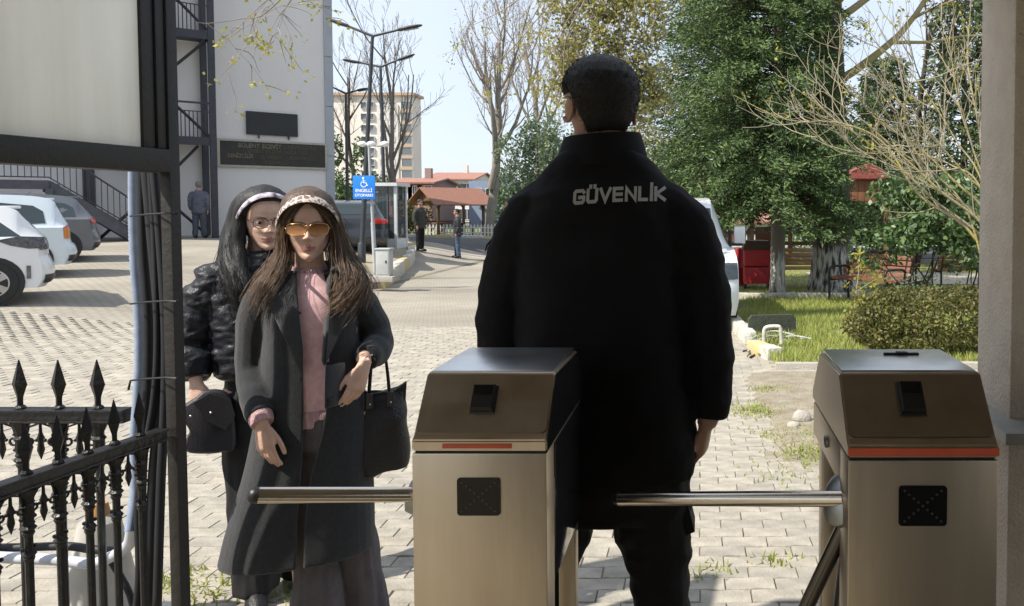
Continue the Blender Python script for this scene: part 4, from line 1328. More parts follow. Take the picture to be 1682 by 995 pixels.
# shoulder strap tab, sleeve tab, pocket flap
mb = MB(); q = [gq(812, 400), gq(805, 412), gq(822, 392)]
mb.tube([Vector(gq(818, 388, -.02)), Vector(gq(806, 402, -.02)), Vector(gq(803, 412, -.02))], [.006, .005, .003], 6, ell=.4); mb.build('sleeve_tab', m_gjacket, guard, True)
# lettering on the back
LET = {'G': ([[(1, .86), (.86, 1), (.14, 1), (0, .86), (0, .14), (.14, 0), (.86, 0), (1, .14), (1, .44), (.55, .44)]], 1.0), 'U': ([[(0, 1), (0, .14), (.14, 0), (.86, 0), (1, .14), (1, 1)], [(.26, 1.22), (.26, 1.36)], [(.74, 1.22), (.74, 1.36)]], .95),
       'V': ([[(0, 1), (.5, 0), (1, 1)]], 1.0), 'E': ([[(.92, 1), (0, 1), (0, 0), (.92, 0)], [(0, .5), (.88, .5)]], .88), 'N': ([[(0, 0), (0, 1), (1, 0), (1, 1)]], .95), 'L': ([[(0, 1), (0, 0), (.9, 0)]], .82),
       'I': ([[(0, 0), (0, 1)], [(0, 1.22), (0, 1.36)]], .0), 'K': ([[(0, 0), (0, 1)], [(.95, 1), (.08, .5), (1, 0)]], .95)}
def stroke_word(word, w, h, sw, gap):
    """block capitals as thick strokes; flat faces in (x, z)"""
    V, F, x = [], [], 0
    for ch in word:
        st_, k = LET[ch]; lw = w * k
        for pl_ in st_:
            P = [Vector((x + sw / 2 + px_ * lw, pz_ * (h - sw) + sw / 2)) for px_, pz_ in pl_]
            n_ = len(P); L_, R_ = [], []
            for i in range(n_):
                d0 = (P[i] - P[i - 1]).normalized() if i else (P[1] - P[0]).normalized()
                d1 = (P[i + 1] - P[i]).normalized() if i < n_ - 1 else d0
                m_ = Vector((-(d0.y + d1.y), d0.x + d1.x)).normalized(); c_ = max(.45, m_.dot(Vector((-d0.y, d0.x))))
                e_ = (-d0 if i == 0 else d0 if i == n_ - 1 else d0 * 0) * (sw / 2 if len(pl_) > 2 or pl_[0][1] < 1.1 else sw / 2.4)
                L_.append(P[i] + m_ * (sw / 2 / c_) + e_); R_.append(P[i] - m_ * (sw / 2 / c_) + e_)
            for i in range(n_ - 1):
                for a_ in range(6):
                    f0, f1 = a_ / 6, (a_ + 1) / 6; b_ = len(V)
                    V += [L_[i].lerp(L_[i + 1], f0), R_[i].lerp(R_[i + 1], f0), R_[i].lerp(R_[i + 1], f1), L_[i].lerp(L_[i + 1], f1)]; F.append((b_, b_ + 1, b_ + 2, b_ + 3))
        x += lw + sw + gap
    return V, F, x - gap
LV, LF, LW = stroke_word('GUVENLIK', .026, .0375, .0085, .0032)
L0, R0 = gq(958, 322)[0], gq(1099, 322)[0]
lm = MB(); PV = []
for p in LV:
    u = p.x / LW - .5
    x = L0 + (R0 - L0) * p.x / LW; z = gq(0, 332)[2] + p.y * 1.0 + .010 * u - .012 * u * u
    PV.append((x, sf(x, z) - .0022 + .0004 * u, z))
lm.add(PV, LF); lm.build('lettering', m_reflect, guard)
# trousers with a cargo pocket
t = MB()
ellrings(t, smooth_rows([(.70, .01, 0, .20, .13), (.78, .012, 0, .215, .145), (.9, .01, 0, .205, .14)], 8), 28)
limb(t, [(.118, 0, .82), (.128, 0, .70), (.148, -.005, .58), (.156, -.005, .46), (.165, .02, .28), (.166, .03, .07)], [.118, .108, .087, .078, .078, .088], samples=36, ripple=.03, freq=8)
limb(t, [(-.11, 0, .82), (-.125, 0, .70), (-.155, 0, .55), (-.175, 0, .45), (-.20, .02, .28), (-.20, .03, .07)], [.118, .108, .09, .08, .078, .088], samples=36, ripple=.03, freq=8)
mbp = cloth('trousers', t, m_gtrous, guard, .0085, 3, [(.007, 7, 4, (1, 1, 1.6))])[0]
mb = MB(); mb.prism([(.19, .78), (.228, .735), (.246, .662), (.228, .655), (.19, .60)], 1, -.05, .05); mb.build('cargo_pocket', m_gtrous, guard)
for fx in (.165, -.20):
    mb = MB(); rows = []
    for y, w, h in [(-.13, .02, .05), (-.11, .04, .075), (-.03, .046, .09), (.06, .045, .085), (.14, .045, .06), (.18, .03, .04)]:
        rows.append([(fx + w * math.cos(a), y, max(.0, .01 + h * math.sin(a)) if math.sin(a) > 0 else 0) for a in np.linspace(0, 2 * math.pi, 16, endpoint=False)])
    mb.rings(rows); mb.build('shoe', m_plastic, guard, True, 50)

# ================================================================== THE TWO WOMEN WALKING IN
m_brown = hair_mat('brown_hair', [(.065, .038, .024), (.125, .078, .048), (.26, .17, .105), (.09, .055, .034), (.18, .115, .07)])
m_brown_base = mat('brown_hair_mass', (.085, .053, .033), .5, c2=(.055, .034, .021), vs=60, stretch=(1, 1, .12), bump=.25, bs=120)
m_blk = hair_mat('black_hair', [(.006, .006, .007), (.011, .010, .012), (.008, .008, .009)], .5, .25)
m_blk_base = mat('black_hair_mass', (.007, .007, .008), .6, c2=(.006, .006, .007), vs=60, stretch=(1, 1, .12), bump=.25, bs=120)
m_coat = mat('charcoal_wool', (.036, .039, .043), .92, c2=(.026, .028, .032), vs=70, bump=.35, bs=320, sheen=.25, spec=.15)
m_coat_lit = mat('charcoal_wool_lit', (.052, .055, .060), .92, c2=(.040, .043, .047), vs=70, bump=.35, bs=320, sheen=.25, spec=.15)  # coat wool lightened: light on the lapels put into the colour
m_knit = mat('pink_knit', (.84, .57, .59), .9, c2=(.70, .42, .44), vs=45, bump=.15, bs=300, sheen=.3, spec=.1)
m_rib = mat('pink_rib', (.84, .57, .59), .9, c2=(.68, .42, .44), vs=34, stretch=(6, 6, .12), detail=0, bump=.8, bs=60, spec=.1)
m_trou = mat('grey_trousers', (.125, .112, .118), .85, c2=(.095, .085, .09), vs=30, bump=.2, bs=260, spec=.2)
m_leather = mat('black_leather', (.014, .013, .014), .42, c2=(.010, .009, .010), vs=14, bump=.3, bs=180)
m_nylon = mat('dark_nylon', (.022, .020, .026), .5, c2=(.015, .014, .018), vs=14, bump=.2, bs=220)
m_gold = mat('gold_metal', (.70, .48, .20), .25, metal=1)
m_silver = mat('silver_metal', (.62, .60, .57), .25, metal=1)
m_phone = mat('phone_case', (.055, .062, .078), .25, c2=(.04, .046, .058))

W1 = Vector((at(518, 900, 2.6).x, 2.6, 0))
wrz = math.atan2(-W1.x, 2.6)
w1 = thing('person', 'young woman in open charcoal coat and pink sweater, amber sunglasses, phone in hand', 'person', W1, wrz)
W1S = (.90, .95, 1.0)
w1.scale = W1S
def wq(px, py, y=0.0): return ((px - 505) / 543, y, 1.5 + (342 - py) / 494)
# ---- skin
b = MB()
ellrings(b, smooth_rows([(.80, .02, .0, .14, .09), (1.0, .02, 0, .135, .09), (1.18, .0, 0, .155, .09), (1.26, 0, .01, .10, .07), (1.295, .0, .015, .056, .055), (1.36, -.002, .015, .048, .05), (1.42, -.002, .015, .048, .05)], 24))
ra = [(-.15, .01, 1.22), (-.19, .02, .98), (-.160, -.12, .84)]
la = [(.15, .01, 1.22), (.225, .03, 1.055), (.165, -.14, 1.01)]
limb(b, ra, [.045, .038, .025]); limb(b, la, [.045, .038, .025])
rh = place((-.158, -.125, .835), (.14, -.12, -1), (.6, .75, .05)); hand(b, rh, 1, curl=(.22, .30, .25), rel=(.8, 1.0, 1.2, 1.4), spread=.05, thumb=(.05, .22), k=.93)
lh = place((.168, -.150, .995), (-.36, -.10, -.93), (-.42, .75, .1)); hand(b, lh, -1, curl=(.28, .30, .25), rel=(.7, .9, 1.1, 1.2), spread=.035, thumb=(.05, .25), k=.93)
for s in (-1, 1): limb(b, [(.04 + s * .075, .0, .82), (.05 + s * .085, 0, .5), (.06 + s * .085, .03, .08)], [.09, .06, .04])
b1, M1 = body_mesh(w1, b, .232, 1.330, (-.002, .0), Matrix.Rotation(R(-2), 3, 'Z') @ Matrix.Rotation(R(3), 3, 'X'), m_skin, .0042, 1.08)
def onface(x, y, z, M=None): return (M or M1) @ Vector((x, y, z))
# ---- coat: an open shell with sleeves
def shell_rows(rows, nz, nt=34, th=.022):
    out_ = []
    for z, cx, w, yf, yb, ol, orr, tw_ in catmull(rows, nz):
        def pt(a, inset=0):
            s, c = math.sin(a), math.cos(a)
            ww, f, bb = w - inset, yf - inset, yb - inset
            return (cx - ww * math.copysign(abs(s) ** .85, s), (-f if c > 0 else bb) * abs(c) ** .85, z)
        al = math.asin(min(1, max(-1, (cx - ol) / w)) ) if abs((cx - ol) / w) < 1 else 0
        al = math.copysign(abs(math.sin(al)) ** (1 / .85), al); al = math.asin(max(-1, min(1, al)))
        ar = (orr - cx) / w; ar = math.copysign(abs(ar) ** (1 / .85), ar); ar = math.asin(max(-1, min(1, ar)))
        A = np.linspace(al, 2 * math.pi - ar, nt)
        out_.append([pt(a) for a in A] + [pt(a, th) for a in A[::-1]])
    return out_
c = MB()
rows = [  # z, centre, half width, front, back, opening left, opening right
    (.36, -.055, .262, .155, .14, -.060, -.040, 0), (.50, -.036, .242, .148, .135, -.056, -.032, 0), (.65, -.012, .215, .137, .125, -.042, -.008, 0), (.80, .00, .192, .13, .115, -.030, .035, 0),
    (.95, .00, .172, .125, .105, -.030, .052, 0), (1.08, -.002, .160, .128, .10, -.036, .060, 0), (1.17, -.002, .160, .122, .10, -.045, .064, 0), (1.225, -.002, .140, .106, .092, -.050, .062, 0),
    (1.262, -.002, .102, .082, .085, -.050, .058, 0), (1.30, -.002, .078, .045, .075, -.045, .052, 0)]
c.rings(shell_rows(rows, 54))
c.ball((-.135, .005, 1.195), (.062, .07, .062), 14, 10); c.ball((.135, .005, 1.195), (.062, .07, .062), 14, 10)
limb(c, [(-.12, .008, 1.215), (-.168, .01, 1.165), (-.193, .025, .99), (-.180, -.055, .90), (-.161, -.108, .852)], [.055, .066, .054, .050, .046], samples=40, ripple=.018, freq=7)
limb(c, [(.12, .008, 1.215), (.168, .01, 1.17), (.218, .03, 1.08), (.222, -.02, 1.03), (.195, -.09, 1.018), (.175, -.125, 1.012)], [.055, .066, .060, .058, .050, .046], samples=40, ripple=.03, freq=6)
coat, CV = cloth('coat', c, m_coat, w1, .0062, 3, [(.0035, 3.2, 2, (1, 1, .5), False), (.0012, 12, 5, (1, 1, .8), False)])
_cs = surf_of(CV, -.11)
def cs(x, z): return min(_cs(x, z), float(np.interp(z, [.8, .95, 1.08, 1.17, 1.22, 1.26, 1.30], [-.128, -.125, -.126, -.118, -.100, -.076, -.045])) + 1.2 * x * x)
# lapels, collar, pocket flap, all in the lightened wool
def lapel(name, P, off=.010, th=.012): return patch_on(name, [wq(*p)[::2] for p in P], cs, m_coat_lit, w1, th, 14, off)
lapel('lapel', [(481, 436), (470, 452), (455, 470), (430, 484), (446, 515), (466, 555), (489, 606), (490, 560), (484, 500)], .019)
lapel('lapel', [(541, 438), (556, 448), (572, 462), (586, 470), (573, 505), (552, 545), (527, 590), (533, 540), (540, 490)], .019)
cb_ = MB()
rws = []
for (rz_, r_) in [(0, .0), (.032, .012), (.052, .006), (.050, .018), (.012, .026)]:
    rws.append([(-.002 - (.074 + r_) * math.sin(a), .012 + (.072 + r_) * -math.cos(a) * (1.0), 1.272 + rz_ - .045 * max(0, math.cos(a))) for a in np.linspace(.62, 2 * math.pi - .62, 36)])
cb_.rings(rws, caps=False, closed=False); cb_.build('collar', m_coat_lit, w1, True, 60)
mb = MB(); mb.lathe([(.008, 0), (.008, .004), (.004, .005)], (0, 0, 0), 14); q = wq(531, 588); mb.xform(Matrix.Translation((q[0] + .005, cs(q[0] + .01, q[2]) - .001, q[2])) @ Matrix.Rotation(R(90), 4, 'X')); mb.build('button', m_leather, w1, True, 50)
# ---- sweater: torso, ribbed collar and hem, cuff
sw = MB()
ellrings(sw, smooth_rows([(.80, .02, -.02, .125, .088), (.95, .015, -.015, .126, .098), (1.1, .005, -.01, .128, .104), (1.2, .0, -.004, .125, .098), (1.255, -.001, .006, .095, .080), (1.29, -.002, .012, .066, .064)], 30), 32)
swo, SV = cloth('sweater', sw, m_knit, w1, .006, 2, [(.003, 7, 8, (1, 1, 1.2), False)])
mb = MB()
for k, (z, r, yy) in enumerate([(1.270, .064, .008), (1.285, .0595, .009), (1.305, .0565, .011), (1.312, .054, .012), (1.308, .050, .012)]):
    pass
rws = [[(-.002 + r * math.cos(a), yy + r * .98 * math.sin(a), z + .010 * math.sin(a)) for a in np.linspace(0, 2 * math.pi, 48, endpoint=False)] for z, r, yy in [(1.262, .072, .006), (1.285, .0625, .009), (1.308, .0585, .011), (1.314, .0555, .012), (1.308, .051, .012)]]
mb.rings(rws, caps=False); mb.build('ribbed_collar', m_rib, w1, True, 60)
mb = MB()
ellrings(mb, [(.795, .02, -.02, .127, .0905), (.80, .02, -.02, .130, .0925), (.845, .02, -.02, .131, .0945), (.85, .02, -.02, .128, .0915)], 40); mb.build('ribbed_hem', m_rib, w1, True, 60)
mb = MB(); P = [Vector((-.168, -.093, .870)), Vector((-.1600, -.116, .843)), Vector((-.157, -.124, .832))]; mb.tube(P, [.039, .0395, .036], 20, True); mb.build('sweater_cuff', m_rib, w1, True, 60)
# ---- trousers (wide legs)
t = MB()
ellrings(t, smooth_rows([(.72, .02, -.012, .135, .095), (.82, .02, -.015, .13, .092)], 6), 28)
limb(t, [(-.01, -.01, .78), (-.012, -.02, .60), (.0, -.035, .42), (.005, -.04, .25), (.005, -.04, .04)], [.075, .078, .066, .078, .105], samples=36, ripple=.02, freq=4)
limb(t, [(.07, -.01, .78), (.10, .0, .60), (.128, .01, .42), (.14, .03, .25), (.15, .05, .04)], [.075, .082, .074, .088, .11], samples=36, ripple=.02, freq=4)
cloth('trousers', t, m_trou, w1, .0065, 3, [(.011, 8, 6, (1.6, 1.6, .35))])
for fx, fy in ((.005, -.06), (.15, .03)):
    mb = MB(); mb.tube([(fx, fy + .09, .035), (fx, fy, .04), (fx, fy - .10, .025), (fx, fy - .13, .02)], [.03, .036, .036, .02], 12); mb.build('boot', m_leather, w1, True, 50)
# ---- hair: swept back under a headband, long over both shoulders
gl = [[(-0.008, -0.055, 1.541), (-0.054, -0.045, 1.524), (-0.075, -0.015, 1.467), (-0.084, -0.030, 1.390), (-0.097, -0.060, 1.313), (-0.136, -0.085, 1.258), (-0.169, -0.080, 1.185)],
      [(-0.008, -0.010, 1.548), (-0.065, 0.000, 1.522), (-0.077, 0.020, 1.448), (-0.091, 0.020, 1.360), (-0.130, 0.010, 1.296), (-0.154, -0.020, 1.249), (-0.184, -0.030, 1.168)],
      [(-0.006, -0.078, 1.527), (-0.044, -0.078, 1.514), (-0.078, -0.050, 1.467), (-0.082, -0.035, 1.400), (-0.082, -0.050, 1.340), (-0.108, -0.088, 1.275), (-0.145, -0.100, 1.220)],
      [(0.000, 0.050, 1.543), (-0.054, 0.080, 1.495), (-0.062, 0.100, 1.400), (-0.087, 0.110, 1.288), (-0.106, 0.100, 1.177)]]
gr = [[(-0.004, -0.055, 1.543), (0.051, -0.045, 1.526), (0.084, -0.015, 1.467), (0.099, -0.035, 1.390), (0.121, -0.070, 1.316), (0.137, -0.115, 1.269), (0.105, -0.140, 1.222), (0.056, -0.148, 1.190)],
      [(0.000, -0.010, 1.549), (0.060, 0.000, 1.524), (0.094, 0.020, 1.456), (0.117, 0.015, 1.370), (0.143, -0.020, 1.301), (0.164, -0.075, 1.254), (0.139, -0.125, 1.215), (0.098, -0.140, 1.179)],
      [(-0.004, -0.078, 1.528), (0.041, -0.078, 1.515), (0.082, -0.050, 1.467), (0.088, -0.045, 1.400), (0.092, -0.073, 1.330), (0.102, -0.115, 1.276), (0.086, -0.135, 1.229)],
      [(0.092, 0.000, 1.448), (0.124, 0.000, 1.370), (0.158, -0.030, 1.301), (0.186, -0.080, 1.244), (0.166, -0.120, 1.193)],
      [(0.000, 0.050, 1.543), (0.054, 0.080, 1.495), (0.069, 0.100, 1.400), (0.088, 0.110, 1.294), (0.107, 0.100, 1.200)]]
hb = MB()
for g in gl + gr:
    n = len(g); limb(hb, g, list(np.interp(np.linspace(0, 1, n), [0, .15, .5, .8, 1], [.010, .017, .016, .012, .004])), n=10, samples=22)
# scalp cover behind the headband
Ht = np.linspace(0, 1, 26)[:, None] * np.ones((1, 48)); Hq = (np.linspace(0, 2 * np.pi, 48, endpoint=False)[None] * np.ones((26, 1)) + np.pi) % (2 * np.pi) - np.pi
lo = np.interp(np.abs(Hq), [0, .7, 1.15, 1.5, 2.1, np.pi], [.84, .80, .62, .35, .12, .10]); Ht = lo + (1 - lo) * Ht
hx, hy, hz = head_surface(Ht, Hq, .232, 1.06, .014); A = np.array(M1)
HVv = (np.c_[np.stack([hx, hy, hz], -1).reshape(-1, 3), np.ones(26 * 48)] @ A.T)[:, :3]
hb.rings([[tuple(p) for p in HVv[i * 48:(i + 1) * 48]] for i in range(26)])
hm, HM1 = cloth('hair', hb, m_brown_base, w1, .006, 4, [(.002, 30, 2, (1, 1, .12), False)])
V, F = strands(gl + gr, 1500, .0150, .0008, nrg, .004, 20)
npmesh('hair_strands', V, F, m_brown, hm, True)
# fine front hair from the parting down to the headband
gf = [[(-0.004, -0.080, 1.522), (-0.031, -0.088, 1.498), (-0.060, -0.078, 1.467), (-0.073, -0.060, 1.430)], [(-0.002, -0.080, 1.522), (0.027, -0.088, 1.498), (0.056, -0.078, 1.467), (0.069, -0.060, 1.430)]]
V, F = strands(gf, 150, .0055, .0011, nrg, 0, 12); npmesh('front_hair', V, F, m_brown, hm, True)
# ---- printed headband
m_band = bpy.data.materials.new('printed_headband'); nt, p_, o_ = _nodes(m_band); N, Lk = nt.nodes.new, nt.links.new
tc = N('ShaderNodeTexCoord'); vo = N('ShaderNodeTexVoronoi'); vo.feature = 'DISTANCE_TO_EDGE'; vo.inputs['Scale'].default_value = 55; Lk(tc.outputs['Object'], vo.inputs['Vector'])
rp = N('ShaderNodeValToRGB'); rp.color_ramp.elements[0].position = .07; rp.color_ramp.elements[1].position = .15
rp.color_ramp.elements[0].color = (.55, .48, .44, 1); rp.color_ramp.elements[1].color = (.15, .105, .09, 1)
Lk(vo.outputs['Distance'], rp.inputs['Fac']); Lk(rp.outputs['Color'], p_.inputs['Base Color']); p_.inputs['Roughness'].default_value = .6
def headband(name, M, m, parent, tilt=.0, w=.017, r=(.086, .098), zc=.122, tall=.108, th=.004, a0=-1.75, a1=1.75, yf=.052):
    rows = []
    for a in np.linspace(a0, a1, 48):
        cx, cz = r[0] * math.sin(a), zc + tall * math.cos(a)
        y0 = -yf * max(0, math.cos(a)) ** .7 - .010
        k = .9 + .1 * math.cos(a * 9); row = []
        nx, nz = math.sin(a), math.cos(a)
        for u, h in [(-1, 0), (-.7, 1), (0, 1.25), (.7, 1), (1, 0), (.6, -.8), (-.6, -.8)]:
            row.append(M @ Vector((cx + nx * h * th, y0 + u * w * k, cz + nz * h * th + u * w * (.62 * max(0, math.cos(a))))))
        rows.append(row)
    mb = MB(); mb.rings(rows); return mb.build(name, m, parent, True, 60)
headband('headband', M1, m_band, w1, w=.016, r=(.101, .11), tall=.098, zc=.108, yf=.083)
# ---- eyes, brows, sunglasses, earring
def eyes(parent, M, H, hair, look=0, droop=0.0):
    k = H / .225
    for s in (-1, 1):
        rows_ = []
        for e_ in np.linspace(0.05, 1.50 + droop, 7): rows_.append([Vector((.0121 * k * math.sin(e_) * math.cos(q_), .0121 * k * math.sin(e_) * math.sin(q_), .0121 * k * math.cos(e_))) for q_ in np.linspace(0, 2 * math.pi, 18, endpoint=False)])
        mb = MB(); mb.rings(rows_, caps=False); mb.xform(M @ Matrix.Translation((s * .030 * k, -.0672 * k, .474 * H)) @ Matrix.Rotation(R(18), 4, 'X')); mb.build('eyelid', m_skin, parent, True)
        mb = MB(); mb.ball((0, 0, 0), .0112 * k, 14, 10); mb.xform(M @ Matrix.Translation((s * .030 * k, -.0672 * k, .474 * H))); e = mb.build('eye', m_eye_w, parent, True)
        mb = MB(); mb.ball((0, 0, 0), (.0058 * k, .002 * k, .0058 * k), 12, 8); mb.xform(M @ Matrix.Translation((s * .030 * k + look, -.0777 * k, .470 * H))); mb.build('iris', m_iris, e, True)
        mb = MB(); P = [Vector((s * x * k, y * k, z * H)) for x, y, z in [(.013, -.0905, .545), (.024, -.0925, .566), (.036, -.086, .572), (.046, -.074, .552)]]
        mb.tube([M @ Vector(p) for p in catmull([tuple(p) for p in P], 12)], list(np.interp(np.linspace(0, 1, 12), [0, .3, 1], [.0022, .0026, .0008])), 6, ell=.6); mb.build('eyebrow', hair, parent, True)
eyes(w1, M1, .232, m_brown_base)
def lens_mat(name, c_top, c_bot, z0, z1):
    m = bpy.data.materials.new(name); nt, p, o = _nodes(m); N, Lk = nt.nodes.new, nt.links.new
    p.inputs['Base Color'].default_value = c4(c_top); p.inputs['Roughness'].default_value = .04; p.inputs['Alpha'].default_value = .8; p.inputs['Specular IOR Level'].default_value = .7
    tc = N('ShaderNodeTexCoord'); sp = N('ShaderNodeSeparateXYZ'); mr = N('ShaderNodeMapRange'); Lk(tc.outputs['Object'], sp.inputs[0]); Lk(sp.outputs['Z'], mr.inputs['Value'])
    mr.inputs['From Min'].default_value = z0; mr.inputs['From Max'].default_value = z1
    rp = N('ShaderNodeValToRGB'); rp.color_ramp.elements[0].color = c4(c_bot); rp.color_ramp.elements[1].color = c4(c_top); Lk(mr.outputs[0], rp.inputs['Fac']); Lk(rp.outputs['Color'], p.inputs['Base Color'])
    return m
def glasses(name, parent, M, H, lw, lh, cx, zc, frame, lens, fr=.0012, yb=-.100, sq=.65, alltop=True):
    k = H / .225
    def L(s, a, d=0):
        x = s * cx + lw * math.copysign(abs(math.cos(a)) ** sq, math.cos(a)); z = zc + lh * math.copysign(abs(math.sin(a)) ** sq, math.sin(a))
        return M @ Vector((x, yb + d + 6.5 * max(0, abs(x) - .012) ** 2, z))
    root = None
    mb = MB()
    for s in (-1, 1):
        P = [L(s, a) for a in np.linspace(0, 2 * math.pi, 40)]
        mb.tube(P, fr, 6, caps=False)
    mb.tube([M @ Vector((-.010, yb - .001, zc + lh * .55)), M @ Vector((0, yb - .004, zc + lh * .75)), M @ Vector((.010, yb - .001, zc + lh * .55))], fr * 1.2, 6)
    for s in (-1, 1):
        mb.tube([L(s, 0 if s > 0 else math.pi), M @ Vector((s * (cx + lw + .006), yb + .03, zc + .004)), M @ Vector((s * .074 * k, .005, zc + .004))], fr * 1.1, 6)
    root = mb.build(name, frame, parent, True)
    for s in (-1, 1):
        mb = MB(); P = [L(s, a, .0005) for a in np.linspace(0, 2 * math.pi, 32, endpoint=False)]; Q = [L(s, a, .002) for a in np.linspace(0, 2 * math.pi, 32, endpoint=False)]
        mb.rings([P, Q]); mb.build('lens', lens, root, True, 40)
    return root
zz = M1.translation.z
glasses('sunglasses', w1, M1, .232, .0315, .0185, .0355, .108, m_gold, lens_mat('amber_lens', (.10, .028, .010), (.62, .30, .14), zz + .090, zz + .124), .0011, -.098)
mb = MB(); mb.tube([onface(-.079, -.004, .082 + .010 * math.cos(a)) + Vector((0, .010 * math.sin(a), 0)) for a in np.linspace(0, 6.28, 16)], .0018, 6, caps=False); mb.build('earring', m_gold, w1, True)
# ring and bracelet
mb = MB(); mb.tube([Vector((.171 + .028 * math.cos(a), -.140 + .020 * math.sin(a), 1.010 + .012 * math.cos(a) - .01 * math.sin(a))) for a in np.linspace(0, 6.28, 24)], .0022, 6, caps=False); mb.build('bracelet', m_silver, w1, True)
# ---- phone
ph = thing('phone', 'dark phone held face-in in the pink-sweatered woman\'s hand', 'phone', W1, wrz); ph.scale = W1S
Mp = place((.078, -.185, .955), (-.30, -.05, -.95), (-.42, .75, .1)) @ Matrix.Rotation(R(-18), 4, 'Y')
mb = MB(); mb.bbox(-.036, .036, .008, .0165, -.085, .055, .006, Mp); pb = mb.build('case', m_phone, ph, True, 40)
mb = MB(); mb.bbox(-.033, .033, .0167, .0175, -.081, .051, .0005, Mp); mb.build('screen', m_face, ph)
mb = MB(); mb.bbox(-.030, -.008, .0055, .0078, -.078, -.050, .002, Mp); mb.build('camera_bump', m_plastic, ph, True, 40)
# ---- tote bag hanging from her forearm
bagc = wq(632, 700)
bag = thing('handbag', 'large black leather tote hanging from the forearm of the woman in the coat', 'handbag', W1, wrz); bag.scale = W1S
bx, byy = .235, -.03
mb = MB(); rows = []
for z, w, d, o in [(.613, .074, .045, -.004), (.622, .094, .058, -.004), (.70, .096, .062, 0), (.79, .082, .05, .0), (.85, .074, .034, .002), (.880, .080, .018, .004)]:
    rows.append([(bx + o + w * math.copysign(abs(math.cos(a)) ** .55, math.cos(a)), byy + d * math.copysign(abs(math.sin(a)) ** .6, math.sin(a)), z + (.012 * math.cos(a) if z > .87 else 0)) for a in np.linspace(0, 2 * math.pi, 40, endpoint=False)])
rows = [[tuple(p) for p in r] for r in catmull(rows, 30)]
mb.rings(rows); body_ = mb.build('bag_body', m_leather, bag, True, 60)
V = np.array([v.co for v in body_.data.vertices]); Nn = np.array([v.normal for v in body_.data.vertices]); V = folds(V, Nn, .011, 8, 3, (1, 1, .5)); body_.data.vertices.foreach_set('co', V.ravel())
for s in (-1, 1):
    mb = MB(); mb.prism([(bx + s * .05, .882), (bx + s * .088, .905), (bx + s * .080, .80), (bx + s * .066, .70)], 1, byy - .012, byy + .012); mb.build('gusset', m_leather, bag)
for dy in (-.028, .022):
    P = catmull([(bx - .046, byy + dy, .86), (bx - .040, byy + dy, .93), (bx - .030, byy + dy * .5, 1.01), (bx - .012, byy + .02, 1.062), (bx + .010, byy + dy * .5 + .01, 1.02), (bx + .022, byy + dy, .93), (bx + .026, byy + dy, .86)], 30)
    mb = MB(); mb.tube([tuple(p) for p in P], .0045, 8); mb.build('handle', m_leather, bag, True)
for s, zx in ((-1, -.046), (1, .026)):
    mb = MB(); mb.bbox(bx + zx - .012, bx + zx + .012, byy - .052, byy - .044, .835, .885, .003); tb = mb.build('handle_tab', mat('tab_leather', (.05, .046, .044), .4), bag, True, 40)
    mb = MB(); mb.ball((bx + zx, byy - .054, .85), .004, 8, 6); mb.build('stud', m_silver, tb, True)

# ================================================================== second woman
m_puff = mat('black_puffer', (.016, .017, .022), .42, c2=(.011, .012, .016), vs=12, bump=.2, bs=120, spec=.3)
m_jean = mat('black_trousers', (.010, .010, .012), .8, c2=(.007, .007, .008), vs=20, bump=.2, bs=220)
W2 = Vector((at(430, 900, 3.02).x, 3.02, 0))
w2z = math.atan2(-W2.x, 3.02)
w2 = thing('person', 'dark-haired woman in glasses and black padded jacket walking close behind the woman in the coat', 'person', W2, w2z)
def vq(px, py, y=0.0): return ((px - 430) / 490, y, 1.5 + (342 - py) / 432)
b = MB()
ellrings(b, smooth_rows([(.80, .03, .0, .14, .09), (1.0, .03, 0, .135, .09), (1.2, .01, 0, .16, .09), (1.28, .01, .01, .09, .07), (1.32, .022, .01, .055, .052), (1.44, .028, .0, .05, .05)], 24))
limb(b, [(-.15, .0, 1.22), (-.205, .02, 1.03), (-.200, -.05, .88)], [.045, .038, .025]); limb(b, [(.17, .0, 1.22), (.22, .02, 1.0), (.2, -.05, .84)], [.045, .038, .025])
hand(b, place((-.198, -.055, .866), (.10, -.08, -1), (.6, .75, 0)), 1, curl=(.55, .75, .6), rel=(.35, 1.1, 1.2, 1.2), spread=.03, thumb=(.0, .3), k=.95)
hand(b, place((.20, -.05, .85), (-.05, -.1, -1), (-.9, .3, 0)), -1, k=.95)
for s in (-1, 1): limb(b, [(.05 + s * .08, .0, .82), (.06 + s * .09, 0, .5), (.06 + s * .09, .03, .08)], [.09, .06, .04])
b2, M2 = body_mesh(w2, b, .235, 1.350, (.030, -.015), Matrix.Rotation(R(10), 3, 'Z') @ Matrix.Rotation(R(9), 3, 'X'), m_skin, .0045, .98)
jk = MB()
ellrings(jk, smooth_rows([(.865, .04, 0, .165, .115), (.90, .04, 0, .185, .135), (1.0, .03, 0, .18, .135), (1.12, .02, 0, .175, .13), (1.22, .012, 0, .160, .115), (1.29, .01, .005, .10, .09), (1.335, .012, .008, .082, .078)], 40), 32)
limb(jk, [(-.09, .005, 1.245), (-.142, .005, 1.205), (-.182, .012, 1.10), (-.208, .02, 1.0), (-.204, -.02, .935), (-.200, -.048, .885)], [.06, .076, .074, .072, .066, .050], samples=54, ripple=.055, freq=8)
limb(jk, [(.11, .005, 1.245), (.165, .005, 1.205), (.215, .012, 1.10), (.235, .02, 1.0), (.22, -.02, .92), (.20, -.048, .87)], [.06, .076, .074, .072, .066, .050], samples=54, ripple=.055, freq=8)
cloth('padded_jacket', jk, m_puff, w2, .0065, 2, [(.009, 7, 7, (1, 1, 2.6)), (.004, 18, 2, (1, 1, 2.2))])
mb = MB()
